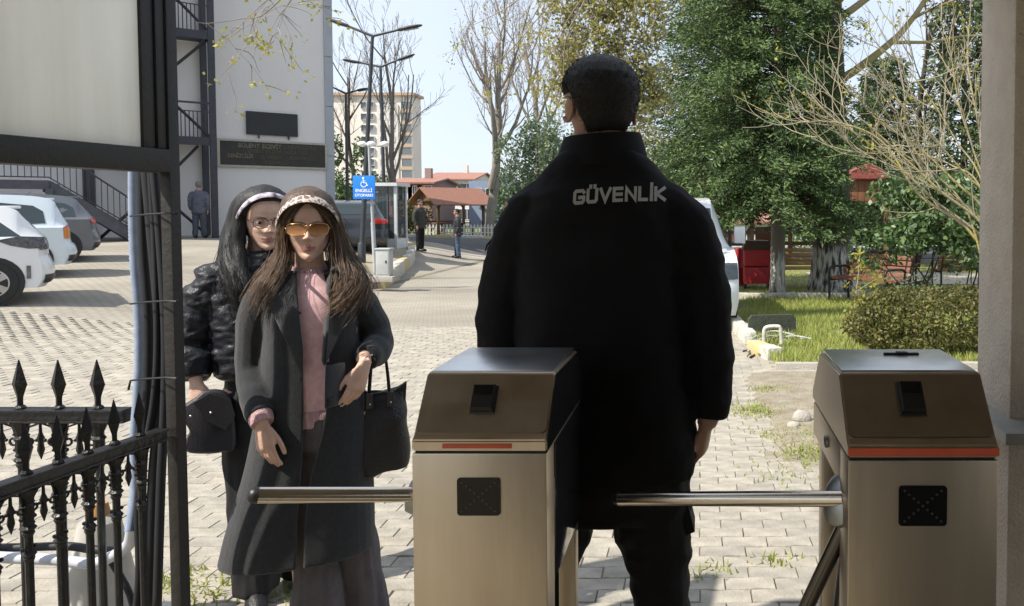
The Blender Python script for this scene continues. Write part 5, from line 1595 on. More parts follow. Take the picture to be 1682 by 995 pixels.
ellrings(mb, [(.862, .04, 0, .172, .122), (.868, .04, 0, .180, .13), (.90, .04, 0, .182, .132), (.905, .04, 0, .172, .122)], 36); mb.build('waistband', m_puff, w2, True, 50)
t = MB()
ellrings(t, smooth_rows([(.70, .04, 0, .15, .10), (.88, .04, 0, .155, .105)], 6), 28)
limb(t, [(-.03, 0, .80), (-.035, -.02, .55), (-.03, -.04, .30), (-.02, -.05, .05)], [.09, .085, .075, .08]); limb(t, [(.11, 0, .80), (.12, 0, .55), (.13, .03, .30), (.14, .05, .05)], [.09, .085, .075, .08])
cloth('trousers', t, m_jean, w2, .0075, 2, [(.008, 8, 4, (1.4, 1.4, .5))])
for fx, fy in ((-.02, -.06), (.14, .04)):
    mb = MB(); mb.tube([(fx, fy + .09, .035), (fx, fy, .04), (fx, fy - .10, .025), (fx, fy - .13, .02)], [.03, .036, .036, .02], 12); mb.build('boot', m_leather, w2, True, 50)
gl = [[(0.022, -0.060, 1.562), (-0.033, -0.040, 1.540), (-0.063, -0.010, 1.476), (-0.076, -0.019, 1.390), (-0.087, -0.051, 1.310), (-0.070, -0.103, 1.250), (-0.063, -0.130, 1.180), (-0.052, -0.135, 1.120)],
      [(0.022, -0.010, 1.568), (-0.036, 0.010, 1.540), (-0.070, 0.020, 1.460), (-0.092, 0.011, 1.370), (-0.105, -0.025, 1.290), (-0.093, -0.092, 1.235), (-0.089, -0.125, 1.170)],
      [(0.026, -0.085, 1.552), (-0.013, -0.080, 1.540), (-0.044, -0.060, 1.488), (-0.052, -0.055, 1.430), (-0.055, -0.063, 1.360), (-0.045, -0.094, 1.280), (-0.033, -0.130, 1.200), (-0.020, -0.140, 1.150)],
      [(0.012, 0.040, 1.556), (-0.038, 0.070, 1.508), (-0.063, 0.080, 1.410), (-0.083, 0.085, 1.300), (-0.098, 0.090, 1.180)],
      [(-0.038, -0.010, 1.524), (-0.072, 0.000, 1.450), (-0.083, -0.018, 1.360), (-0.081, -0.064, 1.280), (-0.056, -0.116, 1.220), (-0.045, -0.135, 1.150)]]
gr = [[(.062 - p[0] * .95, p[1], p[2]) for p in g] for g in gl]
hb = MB()
for g in gl + gr: limb(hb, g, list(np.interp(np.linspace(0, 1, len(g)), [0, .15, .5, .8, 1], [.012, .025, .027, .022, .008])), n=10, samples=22, ripple=.06, freq=5)
hx, hy, hz = head_surface(Ht, Hq, .235, .98, .010); A = np.array(M2)
HVv = (np.c_[np.stack([hx, hy, hz], -1).reshape(-1, 3), np.ones(26 * 48)] @ A.T)[:, :3]
hb.rings([[tuple(p) for p in HVv[i * 48:(i + 1) * 48]] for i in range(26)])
hm2, _ = cloth('hair', hb, m_blk_base, w2, .0065, 3, [(.0025, 25, 2, (1, 1, .3), False)])
V, F = strands(gl + gr, 1100, .0145, .0009, nrg, .010, 24); npmesh('hair_strands', V, F, m_blk, hm2, True)
m_band2 = mat('white_lilac_band', (.62, .56, .66), .6, c2=(.05, .04, .06), vs=42, detail=1)
headband('headband', M2, m_band2, w2, w=.011, r=(.096, .11), tall=.104, zc=.112, yf=.075)
eyes(w2, M2, .235, m_blk_base, 0, .32)
glasses('glasses', w2, M2, .235, .0235, .0190, .031, .112, m_plastic, glass_mat('clear_lens', (.02, .02, .02), .03, .06), .0013, -.101, .8)
# her clutch: soft dark bag held by its top edge
cl_ = thing('handbag', 'small soft dark bag with flared top, gripped by the woman in the padded jacket', 'handbag', W2, w2z)
P0 = [vq(302, 654), vq(330, 640), vq(352, 628), vq(385, 642), vq(393, 720), vq(372, 727), vq(345, 726), vq(318, 719), vq(318, 700), vq(322, 686)]
mb = MB(); cx_, cy_ = -.16, -.085
out_ = [(p[0], p[2]) for p in P0]
mx_ = sum(p[0] for p in out_) / len(out_); mz_ = sum(p[1] for p in out_) / len(out_)
rows = []
for k, d in [(.90, -.034), (.97, -.028), (1.0, -.012), (1.0, .012), (.97, .028), (.90, .034)]:
    rows.append([(mx_ + (x - mx_) * k, cy_ + d * (1.35 - .9 * (z - .62) / .2), mz_ + (z - mz_) * k) for x, z in catmull(out_ + [out_[0]], 44)[:-1]])
mb.rings(rows); mb.build('bag_body', m_nylon, cl_, True, 50)
P1 = [vq(p[0], p[1]) for p in [(330, 642), (354, 630), (386, 643), (393, 668), (378, 690), (350, 672)]]
mb = MB(); mb.prism([(p[0], p[2]) for p in P1], 1, cy_ - .052, cy_ - .040); mb.build('flap', m_nylon, cl_)
for p in ((326, 662), (356, 660)):
    mb = MB(); q = vq(*p); mb.ball((q[0], cy_ - .05, q[2]), .005, 8, 6); mb.build('snap', m_silver, cl_, True)

# ================================================================== BACKGROUND: vehicles
m_white = mat('white_car_paint', (.72, .74, .76), .25, c2=(.66, .68, .70), vs=1.5, coat=.5)
m_icy = mat('icy_car_paint', (.62, .70, .75), .25, c2=(.56, .64, .70), vs=1.5, coat=.5)
m_grey = mat('grey_car_paint', (.13, .14, .16), .25, c2=(.10, .11, .125), vs=1.5, coat=.5)
m_dkcar = mat('dark_car_paint', (.03, .035, .045), .22, c2=(.022, .026, .034), vs=1.5, coat=.5)
m_cglass = glass_mat('car_glass', (.03, .045, .05), .04)
m_tyre = mat('tyre_rubber', (.025, .025, .025), .85, c2=(.018, .018, .018), vs=20)
m_rim = mat('alloy_rim', (.55, .55, .56), .3, metal=.9)
m_red = mat('red_lens', (.50, .03, .02), .15, coat=.5)
m_amber = mat('amber_lens_light', (.80, .25, .03), .15, coat=.5)
m_dklens = mat('smoked_lens', (.06, .07, .08), .12, c2=(.16, .17, .18), vs=30, coat=.5)
m_plate = mat('number_plate', (.62, .62, .60), .5, c2=(.35, .35, .36), vs=14)
HATCH = [(.10, .22), (.0, .34), (-.02, .48), (.02, .62), (.05, .70), (.06, .86), (.10, .98), (.15, 1.03), (.34, 1.26), (.44, 1.38), (.72, 1.45), (1.35, 1.49), (1.95, 1.46), (2.35, 1.34), (2.85, 1.04), (3.0, .98), (3.5, .90), (3.85, .78), (3.98, .62), (4.0, .42), (3.9, .24)]
CITY = [(.08, .22), (.0, .34), (-.03, .46), (.0, .58), (.06, .66), (.08, .86), (.10, .98), (.12, 1.02), (.26, 1.30), (.32, 1.42), (.55, 1.50), (1.1, 1.53), (1.7, 1.50), (2.1, 1.40), (2.65, 1.05), (2.75, 1.0), (3.2, .92), (3.45, .80), (3.6, .62), (3.62, .42), (3.5, .24)]
class Car:
    def __init__(s, name, label, loc, rz, prof, W, paint, group, belt=.92):
        s.prof = np.array(prof); s.hw = W / 2; s.belt = belt; s.L = s.prof[:, 0].max()
        s.root = thing(name, label, 'car', loc, rz, group)
        fs = [-1, -.985, -.95, -.88, -.78, -.68, -.4, 0, .4, .68, .78, .88, .95, .985, 1]
        n = len(prof); rows = [[s.P(i, f) for i in np.linspace(0, n - 1, 64)] for f in fs]
        mb = MB(); mb.rings(rows); s.body = mb.build('body', paint, s.root, True, 32)
    def P(s, si, f, off=0.0):
        i = min(int(si), len(s.prof) - 2); t = si - i
        p0 = s.prof[max(i - 1, 0)]; p1 = s.prof[i]; p2 = s.prof[i + 1]; p3 = s.prof[min(i + 2, len(s.prof) - 1)]
        q = .5 * (2 * p1 + (p2 - p0) * t + (2 * p0 - 5 * p1 + 4 * p2 - p3) * t * t + (3 * p1 - p0 - 3 * p2 + p3) * t ** 3)
        x, z = q; a = abs(f)
        if z > s.belt: 
            g = 1 - max(0, (a - .70) / .27); g = max(0, min(1, g)); z = s.belt + (z - s.belt) * g
        x0 = s.L / 2; k = abs(x - x0) / x0
        ins = .16 * a ** 5 * k ** 6 * (1 if z < s.belt + .3 else .5)
        x = x + (ins if x < x0 else -ins)
        yy = s.hw * (a if a < .97 else .97 + (a - .97) * .9) * (1 - .05 * max(0, (.45 - z) / .25))
        if a > .96: 
            lo = .5; z = z if z > lo else z + (lo - z) * 0
        return Vector((x, math.copysign(yy, f), z))
    def patch(s, name, corners, m, parent=None, off=.006, nu=8, nv=6):
        """corners: four (s, f) pairs"""
        c = np.array(corners, float); rows = []
        for j in np.linspace(0, 1, nv):
            r = []
            for i in np.linspace(0, 1, nu):
                q = (c[0] * (1 - i) + c[1] * i) * (1 - j) + (c[3] * (1 - i) + c[2] * i) * j
                e = .02
                p = s.P(q[0], q[1]); du = s.P(q[0] + e, q[1]) - p; dv = s.P(q[0], q[1] + e * (1 if q[1] < .95 else -1)) - p
                nn = du.cross(dv)
                if nn.length < 1e-12: nn = Vector((0, 0, 1))
                nn.normalize()
                cen = Vector((s.L / 2, 0, .7))
                if nn.dot(p - cen) < 0: nn = -nn
                r.append(p + nn * off)
            rows.append(r)
        mb = MB(); mb.rings(rows, caps=False, closed=False)
        return mb.build(name, m, parent or s.root, True)
    def sidewin(s, name, poly, m, side, off=.007):
        """poly in (x, h): h 0 belt .. 1 roof"""
        top = s.prof
        def zr(x):
            up = top[(top[:, 1] > s.belt)]; return float(np.interp(x, up[:, 0], up[:, 1]))
        P = []
        for x, h in poly:
            f = .97 - .27 * h; P.append((x, side * (s.hw * f + off), s.belt + (zr(x) - s.belt) * h))
        mb = MB(); mb.add(P + [(x, y - side * .006, z) for x, y, z in P], [tuple(range(len(P)))] + [(i, i + len(P), (i + 1) % len(P) + len(P), (i + 1) % len(P)) for i in range(len(P))])
        return mb.build(name, m, s.root)
    def wheel(s, x, side, r=.31, spokes=5):
        y = side * (s.hw - .09)
        mb = MB(); mb.lathe([(r + .065, -.012), (r + .065, .012)], (0, 0, 0), 28); mb.xform(Matrix.Translation((x, side * (s.hw * .985), r + .01)) @ Matrix.Rotation(R(90), 4, 'X')); mb.build('wheel_well_shade', m_plastic, s.root)  # black disc paints the shade of the uncut wheel well
        M = Matrix.Translation((x, side * (s.hw - .075), r)) @ Matrix.Rotation(R(90) * -side, 4, 'X')
        mb = MB(); mb.lathe([(r * .66, -.09), (r * .97, -.09), (r, -.07), (r, .07), (r * .97, .09), (r * .66, .095), (r * .64, .06)], (0, 0, 0), 30, False); mb.xform(M); w = mb.build('wheel', m_tyre, s.root, True, 40)
        mb = MB(); mb.lathe([(r * .66, .05), (r * .66, .085), (r * .60, .088), (r * .58, .05)], (0, 0, 0), 30, False)
        for k in range(spokes):
            a = 2 * math.pi * k / spokes; d = Vector((math.cos(a), math.sin(a), 0)); e = Vector((-d.y, d.x, 0))
            V = [d * .03 + e * .03, d * r * .6 + e * .05, d * r * .6 - e * .05, d * .03 - e * .03]
            mb.add([v + Vector((0, 0, .083)) for v in V] + [v + Vector((0, 0, .06)) for v in V], [(0, 1, 2, 3), (0, 4, 5, 1), (1, 5, 6, 2), (2, 6, 7, 3), (3, 7, 4, 0)])
        mb.lathe([(.045, .06), (.045, .09), (.0, .094)], (0, 0, 0), 14)
        mb.xform(M); mb.build('rim', m_rim, w, True, 35)
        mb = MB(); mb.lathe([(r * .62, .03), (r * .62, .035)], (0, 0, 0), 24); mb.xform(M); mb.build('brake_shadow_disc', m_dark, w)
CRZ = math.atan2(-.66, -.75)
def parked(name, label, px, py, Y, prof, W, paint, style):
    p = at(px, py, Y); h = Vector((-.75, -.66, 0))
    side = Vector((.66, -.75, 0))
    loc = Vector((p.x, p.y, 0)) - side * (W / 2)
    loc.z = gz(loc.x, loc.y) + .005
    c = Car(name, label, loc, CRZ, prof, W, paint, 'cars parked in a row by the staircase')
    r = .31
    for x in (.72, c.L - .75):
        for sd in (1, -1): c.wheel(x, sd, r)
    c.patch('rear_window', [(7.3, -.66), (7.3, .66), (8.9, .60), (8.9, -.60)], m_cglass)
    c.patch('windscreen', [(13.1, -.62), (13.1, .62), (14.0, .66), (14.0, -.66)], m_cglass)
    for sd in (1, -1):
        if style == 0:
            c.sidewin('side_window', [(.38, .16), (.62, .56), (1.02, .72), (1.10, .10)], m_cglass, sd)
            c.sidewin('side_window', [(1.17, .08), (1.17, .76), (1.98, .80), (2.62, .10)], m_cglass, sd)
        else:
            c.sidewin('side_window', [(.45, .15), (.48, .55), (.62, .70), (1.1, .76), (1.12, .08)], m_cglass, sd)
            c.sidewin('side_window', [(1.18, .08), (1.18, .78), (1.75, .80), (2.4, .10)], m_cglass, sd)
        mb = MB(); mb.box(1.62, 1.78, sd * (c.hw + .001) - .004, sd * (c.hw + .001) + .012, .86, .885); mb.build('door_handle', paint if style else m_plastic, c.root)
        mb = MB(); mb.bbox(2.30, 2.48, sd * (c.hw + .10) - .09, sd * (c.hw + .10) + .09, .95, 1.09, .03); mb.build('wing_mirror', paint, c.root, True, 50)
        if style == 0:
            c.patch('tail_light', [(4.5, sd * .62), (4.5, sd * .985), (5.9, sd * .99), (5.7, sd * .62)], m_dklens, None, .012, 12, 6)
            mb = MB(); mb.prism([(.10, .80), (.12, .97), (.40, .985), (.66, .93), (.50, .85), (.30, .80)], 1, sd * c.hw * .99, sd * (c.hw + .008)); mb.build('tail_light', m_dklens, c.root)
            mb = MB(); mb.box(.28, .33, sd * c.hw - .02, sd * c.hw + .008, .36, .55); mb.build('reflector', m_dklens, c.root)
        elif style == 1:
            c.patch('tail_light', [(4.3, sd * .74), (4.3, sd * .99), (5.3, sd * .99), (5.3, sd * .74)], m_amber, None, .014, 10, 6)
            c.patch('tail_light', [(5.35, sd * .74), (5.35, sd * .99), (6.4, sd * .97), (6.4, sd * .76)], m_red, None, .014, 10, 6)
        else:
            c.patch('tail_light', [(4.8, sd * .50), (4.8, sd * .99), (6.0, sd * .99), (5.8, sd * .55)], m_red, None, .012, 10, 6)
    # bumper band, plate, hatch line, badge
    c.patch('bumper_skirt', [(.6, -.96), (.6, .96), (1.5, .96), (1.5, -.96)], m_plastic, None, .010, 14, 4)
    for a, b in ((-.2, .2),):
        c.patch('number_plate', [(2.6 if style != 1 else 3.9, a), (2.6 if style != 1 else 3.9, b), (3.5 if style != 1 else 4.7, b), (3.5 if style != 1 else 4.7, a)], m_plate, None, .016, 6, 4)
    c.patch('badge', [(5.4, -.045), (5.4, .045), (5.9, .045), (5.9, -.045)], m_rim, None, .012, 4, 4)
    c.patch('tailgate_seam', [(3.9, -.70), (3.9, .70), (3.97, .70), (3.97, -.70)], m_dark, None, .004, 12, 2)
    mb = MB(); mb.bbox(*((.36, .60, -.52, .52, 1.385, 1.43, .02) if style != 1 else (.30, .52, -.52, .52, 1.43, 1.475, .02))); mb.build('roof_spoiler', paint, c.root, True, 50)
    mb = MB(); mb.tube([(.75, 0, 1.48), (.62, 0, 1.60)], [.006, .003], 6); mb.build('aerial', m_plastic, c.root)
    return c
parked('parked_car', 'white hatchback with dark smoked tail lights, nearest of the parked row', 92, 470, 11.8, HATCH, 1.74, m_white, 0)
parked('parked_car', 'pale icy hatchback with tall amber and red tail lights between two parked cars', 128, 448, 15.0, CITY, 1.66, m_icy, 1)
parked('parked_car', 'dark grey hatchback with red tail lights, farthest of the row, below the staircase', 168, 428, 17.8, HATCH, 1.76, m_grey, 2)
# dark car behind the sign
p = at(548, 392, 23.5)
dc = Car('parked_car', 'dark car standing behind the blue sign post and the lamp posts', (at(584, 392, 21.5).x, 21.5, gz(p.x, 22)), R(122), HATCH, 1.76, m_dkcar, None)
for x in (.72, 3.25):
    for sd in (1, -1): dc.wheel(x, sd)
dc.patch('rear_window', [(7.3, -.66), (7.3, .66), (8.9, .60), (8.9, -.60)], m_cglass)
dc.patch('windscreen', [(13.1, -.62), (13.1, .62), (14.0, .66), (14.0, -.66)], m_cglass)
for sd in (1, -1):
    dc.sidewin('side_window', [(.42, .18), (.62, .62), (1.02, .72), (1.05, .10)], m_cglass, sd); dc.sidewin('side_window', [(1.12, .08), (1.12, .76), (1.95, .80), (2.62, .10)], m_cglass, sd)
    dc.patch('tail_light', [(4.8, sd * .50), (4.8, sd * .99), (6.0, sd * .99), (5.8, sd * .55)], m_red, None, .012, 10, 6)
# white van half hidden by the guard
VAN = [(.05, .25), (.0, .45), (.0, .9), (.03, 1.2), (.10, 1.6), (.22, 1.78), (.5, 1.84), (1.6, 1.86), (2.3, 1.82), (2.55, 1.74), (3.05, 1.30), (3.25, 1.14), (3.7, 1.02), (4.0, .88), (4.12, .6), (4.1, .4), (4.0, .25)]
vx = at(1185, 450, 10.9).x
van = Car('white_van', 'white van mostly hidden behind the guard, its wing mirror showing at his right', (vx - .86, 10.35 + 4.1, gz(.2, 12) + .01), R(-90 + 3), VAN, 1.76, m_white, None, 1.12)
for x in (.75, 3.3):
    for sd in (1, -1): van.wheel(x, sd, .32)
van.patch('windscreen', [(9.15, -.66), (9.15, .66), (10.6, .70), (10.6, -.70)], m_cglass)
for sd in (1, -1):
    van.sidewin('side_window', [(1.75, .12), (1.75, .78), (2.42, .80), (2.78, .35), (2.9, .10)], m_cglass, sd)
    van.sidewin('side_window', [(.5, .12), (.5, .78), (1.6, .78), (1.6, .12)], m_cglass, sd)
    mb = MB(); mb.box(2.62, 2.70, sd * .86 - .02, sd * 1.04 + .02 * sd, 1.13, 1.17); a_ = mb.build('mirror_arm', m_plastic, van.root)
    mb = MB(); mb.bbox(2.58, 2.70, sd * 1.02 - .085, sd * 1.02 + .085, 1.16, 1.42, .03); mb.build('wing_mirror', m_white, a_, True, 50)
    van.patch('headlight', [(12.6, sd * .62), (12.6, sd * .98), (13.5, sd * .98), (13.5, sd * .66)], m_cglass, None, .012)
    van.patch('tail_light', [(2.6, sd * .88), (2.6, sd * .99), (4.2, sd * .99), (4.2, sd * .88)], m_red, None, .012)

# ================================================================== lamp posts, sign, cabinet, booth
m_lamp = mat('lamp_post_paint', (.045, .05, .06), .5, c2=(.03, .034, .042), vs=6)
def lamp_post(label, base, top_px, top_py, Y, arms, r=.06, peel=False):
    b = base; t = at(top_px, top_py, Y)
    L = thing('street_lamp', label, 'street lamp', b, 0, 'double-arm street lamps')
    up = t - b
    mb = MB(); mb.lathe([(.14, 0), (.14, .02), (r * 1.5, .03), (r * 1.4, .5), (r * 1.05, .55)], (0, 0, 0), 12); mb.build('base', m_lamp, L, True, 40)
    mb = MB(); mb.tube([Vector((0, 0, .3)), up], [r, r * .6], 10); mb.build('pole', m_lamp, L, True, 50)
    for px, py in arms:
        e = at(px, py, Y) - b
        d = e - up; m_ = up + d * .55
        mb = MB(); mb.tube([up + Vector((0, 0, -.03)), m_], [r * .55, r * .45], 8); a = mb.build('arm', m_lamp, L, True, 50)
        n = d.normalized(); w = Vector((0, 1, 0))
        rows = []
        for k, ww, hh in [(.50, .03, .03), (.56, .07, .045), (.75, .10, .05), (.93, .085, .035), (1.0, .04, .02)]:
            c = up + d * k
            u = n.cross(w).normalized()
            rows.append([c + w * ww * math.cos(q) + u * hh * math.sin(q) for q in np.linspace(0, 2 * math.pi, 10, endpoint=False)])
        mb = MB(); mb.rings(rows); h = mb.build('lamp_head', m_lamp, a, True, 50)
        c = up + d * .78; u = n.cross(w).normalized(); u = -u if u.z > 0 else u
        mb = MB(); mb.add([c + n * .18 + w * .06 + u * .056, c + n * .18 - w * .06 + u * .056, c - n * .18 - w * .06 + u * .056, c - n * .18 + w * .06 + u * .056], [(0, 1, 2, 3)]); mb.build('lens', m_plate, h)
    return L
def gpt(px, Y): 
    x = at(px, 400, Y).x; return Vector((x, Y, gz(x, Y)))
b = gpt(594, 20.0); b.z += .26
lamp_post('tallest street lamp, rising behind the blue parking sign', b, 612, 57, 20.0, [(536, 30), (693, 41)], .065)
lamp_post('street lamp with wide raised arms, just right behind the tallest lamp', gpt(633, 27), 625, 108, 27.0, [(563, 98), (681, 89)], .07)
lamp_post('short street lamp nearest the grey building edge, arms tilted', gpt(572, 30), 568, 152, 30.0, [(529, 136), (604, 145)], .07)
m_grypole = mat('grey_pole', (.42, .44, .46), .5, c2=(.34, .36, .38), vs=8)
m_blue = mat('sign_blue', (.006, .20, .72), .45, c2=(.005, .18, .66), vs=3)
m_signw = mat('sign_white', (.80, .82, .85), .5, c2=(.76, .78, .82))
pb_ = gpt(616, 18.0); pb_.z += .265
gl_ = thing('globe_lamp_post', 'slim pale post with small white lamp globes at its top, beside the blue sign', 'lamp post', pb_)
tp = at(606, 240, 18.0) - pb_
mb = MB(); mb.tube([(0, 0, 0), tp * .42], .045, 10); mb.tube([tp * .40, tp], [.034, .03], 10); mb.build('pole', m_grypole, gl_, True, 50)
mb = MB(); mb.tube([tp + Vector((-.17, 0, .02)), tp + Vector((.38, 0, 0))], .02, 8); ar_ = mb.build('cross_arm', m_grypole, gl_, True)
for dx in (-.15, .05, .36):
    mb = MB(); mb.ball(tp + Vector((dx, 0, .05)), (.095, .095, .065), 14, 8); mb.build('globe', m_signw, ar_, True)
sc = at(598, 308, 17.9)
sgn = thing('parking_sign', 'blue disabled parking sign with white wheelchair symbol, fixed to the slim post', 'sign', sc)
mb = MB(); mb.bbox(-.25, .25, -.01, .01, -.26, .27, .006); pbd = mb.build('panel', m_blue, sgn, True, 40)
text_mesh('lettering', 'ENGELLİ', .098, m_signw, sgn, (0, -.0135, -.07), (R(90), 0, 0), 1.0, .001, .002)
text_mesh('lettering', 'OTOPARKI', .084, m_signw, sgn, (0, -.0135, -.175), (R(90), 0, 0), 1.0, .001, .002)
mb = MB()
mb.lathe([(.024, 0), (.024, .002)], (0, 0, 0), 14); mb.xform(Matrix.Translation((-.012, -.012, .215)) @ Matrix.Rotation(R(90), 4, 'X'))
def tubef(pts, r): mb.tube([Vector((x, -.013, z)) for x, z in pts], r, 6)
tubef([(-.012, .185), (-.005, .11), (.055, .105), (.075, .045), (.095, .05)], .0125); tubef([(-.008, .15), (.04, .148)], .009)
tubef([(-.002 + .062 * math.cos(a), .075 + .062 * math.sin(a)) for a in np.linspace(2.0, 5.9, 18)], .0095)
for i, v in enumerate(mb.v): mb.v[i] = (v[0], max(-.0165, min(-.0105, v[1])), v[2])
mb.build('wheelchair_symbol', m_signw, sgn)
mb = MB(); mb.tube([(0.18, .03, -.1), (.3, .03, -.1)], .012, 6); mb.build('clamp', m_grypole, sgn)
# grey cabinet on its plinth
cb2 = gpt(631, 17.6); cb2.z += .262
kab = thing('electrical_cabinet', 'pale grey electrical cabinet on a concrete plinth at the end of the island', 'cabinet', cb2)
mb = MB(); mb.bbox(-.32, .26, -.22, .22, -.05, .07, .01); mb.build('plinth', m_conc, kab, True, 40)
m_cab = mat('cabinet_grey', (.46, .48, .47), .5, c2=(.38, .40, .39), vs=5)
mb = MB(); mb.bbox(-.15, .15, -.12, .12, .07, .66, .008); mb.bbox(-.17, .17, -.14, .14, .66, .69, .006); mb.build('housing', m_cab, kab, True, 40)
mb = MB(); mb.bbox(-.13, .13, -.128, -.118, .11, .62, .004); dr_ = mb.build('door', m_cab, kab, True, 40)
mb = MB(); mb.box(.07, .10, -.135, -.127, .36, .42); mb.build('handle', m_plastic, dr_)
# glazed guard booth
m_glass2 = glass_mat('hazed_window_glass', (.13, .15, .16), .15)  # apartment panes, paled to paint in the haze of distance
bo = gpt(626, 24.0)
booth = thing('glazed_booth', 'small white-framed glazed booth behind the lamp posts', 'booth', bo)
m_wf = mat('white_frame', (.62, .64, .66), .5)
bw, bh = .46, at(628, 300, 24).z - bo.z
for x in (-bw, bw):
    for y in (0, .8):
        mb = MB(); mb.box(x - .04, x + .04, y - .04, y + .04, 0, bh - .1); mb.build('post', m_wf, booth)
mb = MB(); mb.box(-bw - .1, bw + .1, -.15, .95, bh - .1, bh); mb.build('roof', m_wf, booth)
mb = MB(); mb.box(-bw + .05, bw - .05, -.03, .03, .0, .45); mb.box(-bw - .03, -bw + .03, .05, .75, 0, .45); mb.box(bw - .03, bw + .03, .05, .75, 0, .45); mb.build('lower_panel', m_wf, booth)
m_bglass = glass_mat('booth_glass', (.05, .07, .08), .03, .6)
mb = MB(); mb.box(-bw + .05, bw - .05, -.012, .012, .45, bh - .1); pn = mb.build('pane', m_bglass, booth)
for x in (-bw, bw):
    mb = MB(); mb.box(x - .012, x + .012, .05, .75, .45, bh - .1); mb.build('pane', m_bglass, booth)
mb = MB(); mb.box(.20, .235, -.04, .04, .45, bh - .1); mb.build('mullion', m_frame, booth)
mb = MB(); mb.box(-.3, .2, .4, .7, .0, .9); mb.build('desk', m_grypole, booth)

# ================================================================== gazebo, houses, apartment block
m_wood = mat('brown_timber', (.16, .085, .045), .75, c2=(.10, .05, .028), vs=8, stretch=(1, 1, .3), bump=.2)
m_rooft = mat('red_brown_roof', (.28, .135, .095), .8, c2=(.21, .10, .07), vs=10, bump=.4, bs=20)
gz0 = gpt(742, 43.0)
gaz = thing('gazebo', 'open timber gazebo with red-brown gabled roof beyond the road', 'gazebo', gz0, R(48))
for x in (-1.35, 1.35):
    for y in (-1.0, 1.0):
        mb = MB(); mb.box(x - .06, x + .06, y - .06, y + .06, 0, 1.92); mb.build('post', m_wood, gaz)
        mb = MB(); mb.tube([(x, y, 1.5), (x - .35 * (1 if x > 0 else -1), y, 1.86)], .03, 4); mb.build('brace', m_wood, gaz)
def gable_roof(root, w, d, ze, zr, m, over=.3, th=.06, name='roof'):
    for s in (-1, 1):
        mb = MB(); a = Vector((0, 0, zr)); b_ = Vector((s * (w + over), 0, ze - over * (zr - ze) / w))
        V = [(a.x, -d - over, a.z), (b_.x, -d - over, b_.z), (b_.x, d + over, b_.z), (a.x, d + over, a.z)]
        mb.add(V + [(x, y, z - th) for x, y, z in V], [(0, 1, 2, 3), (7, 6, 5, 4), (0, 4, 5, 1), (1, 5, 6, 2), (2, 6, 7, 3), (3, 7, 4, 0)])
        mb.build(name, m, root)
# ridge runs along x here: build in a turned frame
def gable_x(root, l, hw_, ze, zr, m, over=.3, th=.06, battens=0):
    out__ = []
    for s in (-1, 1):
        mb = MB(); k = (zr - ze) / hw_
        V = [(-l - over, 0, zr), (l + over, 0, zr), (l + over, s * (hw_ + over), ze - over * k), (-l - over, s * (hw_ + over), ze - over * k)]
        mb.add(V + [(x, y, z - th) for x, y, z in V], [(0, 1, 2, 3), (7, 6, 5, 4), (0, 4, 5, 1), (1, 5, 6, 2), (2, 6, 7, 3), (3, 7, 4, 0)])
        out__.append(mb.build('roof', m, root))
    return out__
gable_x(gaz, 1.5, 1.15, 1.92, 2.62, m_rooft, .35)
mb = MB(); mb.prism([(-1.15, 1.90), (1.15, 1.90), (0, 2.55)], 0, -1.5, -1.46); mb.build('gable_board', m_wood, gaz)
mb = MB(); mb.box(-1.35, 1.35, .93, .99, .75, .82); mb.box(-1.35, 1.35, .93, .99, .45, .5); mb.build('railing', m_wood, gaz)
mb = MB(); mb.box(-1.0, 1.0, -.3, .3, .68, .74); mb.box(-.7, -.6, -.25, .25, 0, .68); mb.box(.6, .7, -.25, .25, 0, .68); mb.build('table', m_wood, gaz)
for y in (-.62, .7):
    mb = MB(); mb.box(-1.1, 1.1, y - .15, y + .15, .40, .45); mb.box(-.9, -.8, y - .12, y + .12, 0, .40); mb.box(.8, .9, y - .12, y + .12, 0, .40); mb.build('bench', m_wood, gaz)
def windows(root, spots, m_f=None, depth=.06, mull=True, gl=None):
    """spots: (x, z, w, h) on the face y=0"""
    for (x, z, w, h) in spots:
        mb = MB(); t = .06
        mb.box(x - w / 2, x + w / 2, -depth, .02, z, z + t); mb.box(x - w / 2, x + w / 2, -depth, .02, z + h - t, z + h); mb.box(x - w / 2, x - w / 2 + t, -depth, .02, z + t, z + h - t); mb.box(x + w / 2 - t, x + w / 2, -depth, .02, z + t, z + h - t)
        if mull: mb.box(x - t / 2, x + t / 2, -depth, .02, z + t, z + h - t)
        f = mb.build('window', m_f or m_wf, root)
        mb = MB(); mb.box(x - w / 2 + t, x + w / 2 - t, -.02, .015, z + t, z + h - t); mb.build('pane', gl or m_glass, f)
m_hw = mat('house_white', (.66, .65, .62), .85, c2=(.58, .57, .54), vs=1)
m_hblue = mat('house_blue', (.24, .30, .42), .85, c2=(.21, .27, .38), vs=1)
m_hroof = mat('terracotta_roof', (.33, .165, .125), .85, c2=(.26, .13, .10), vs=3, bump=.4, bs=8)
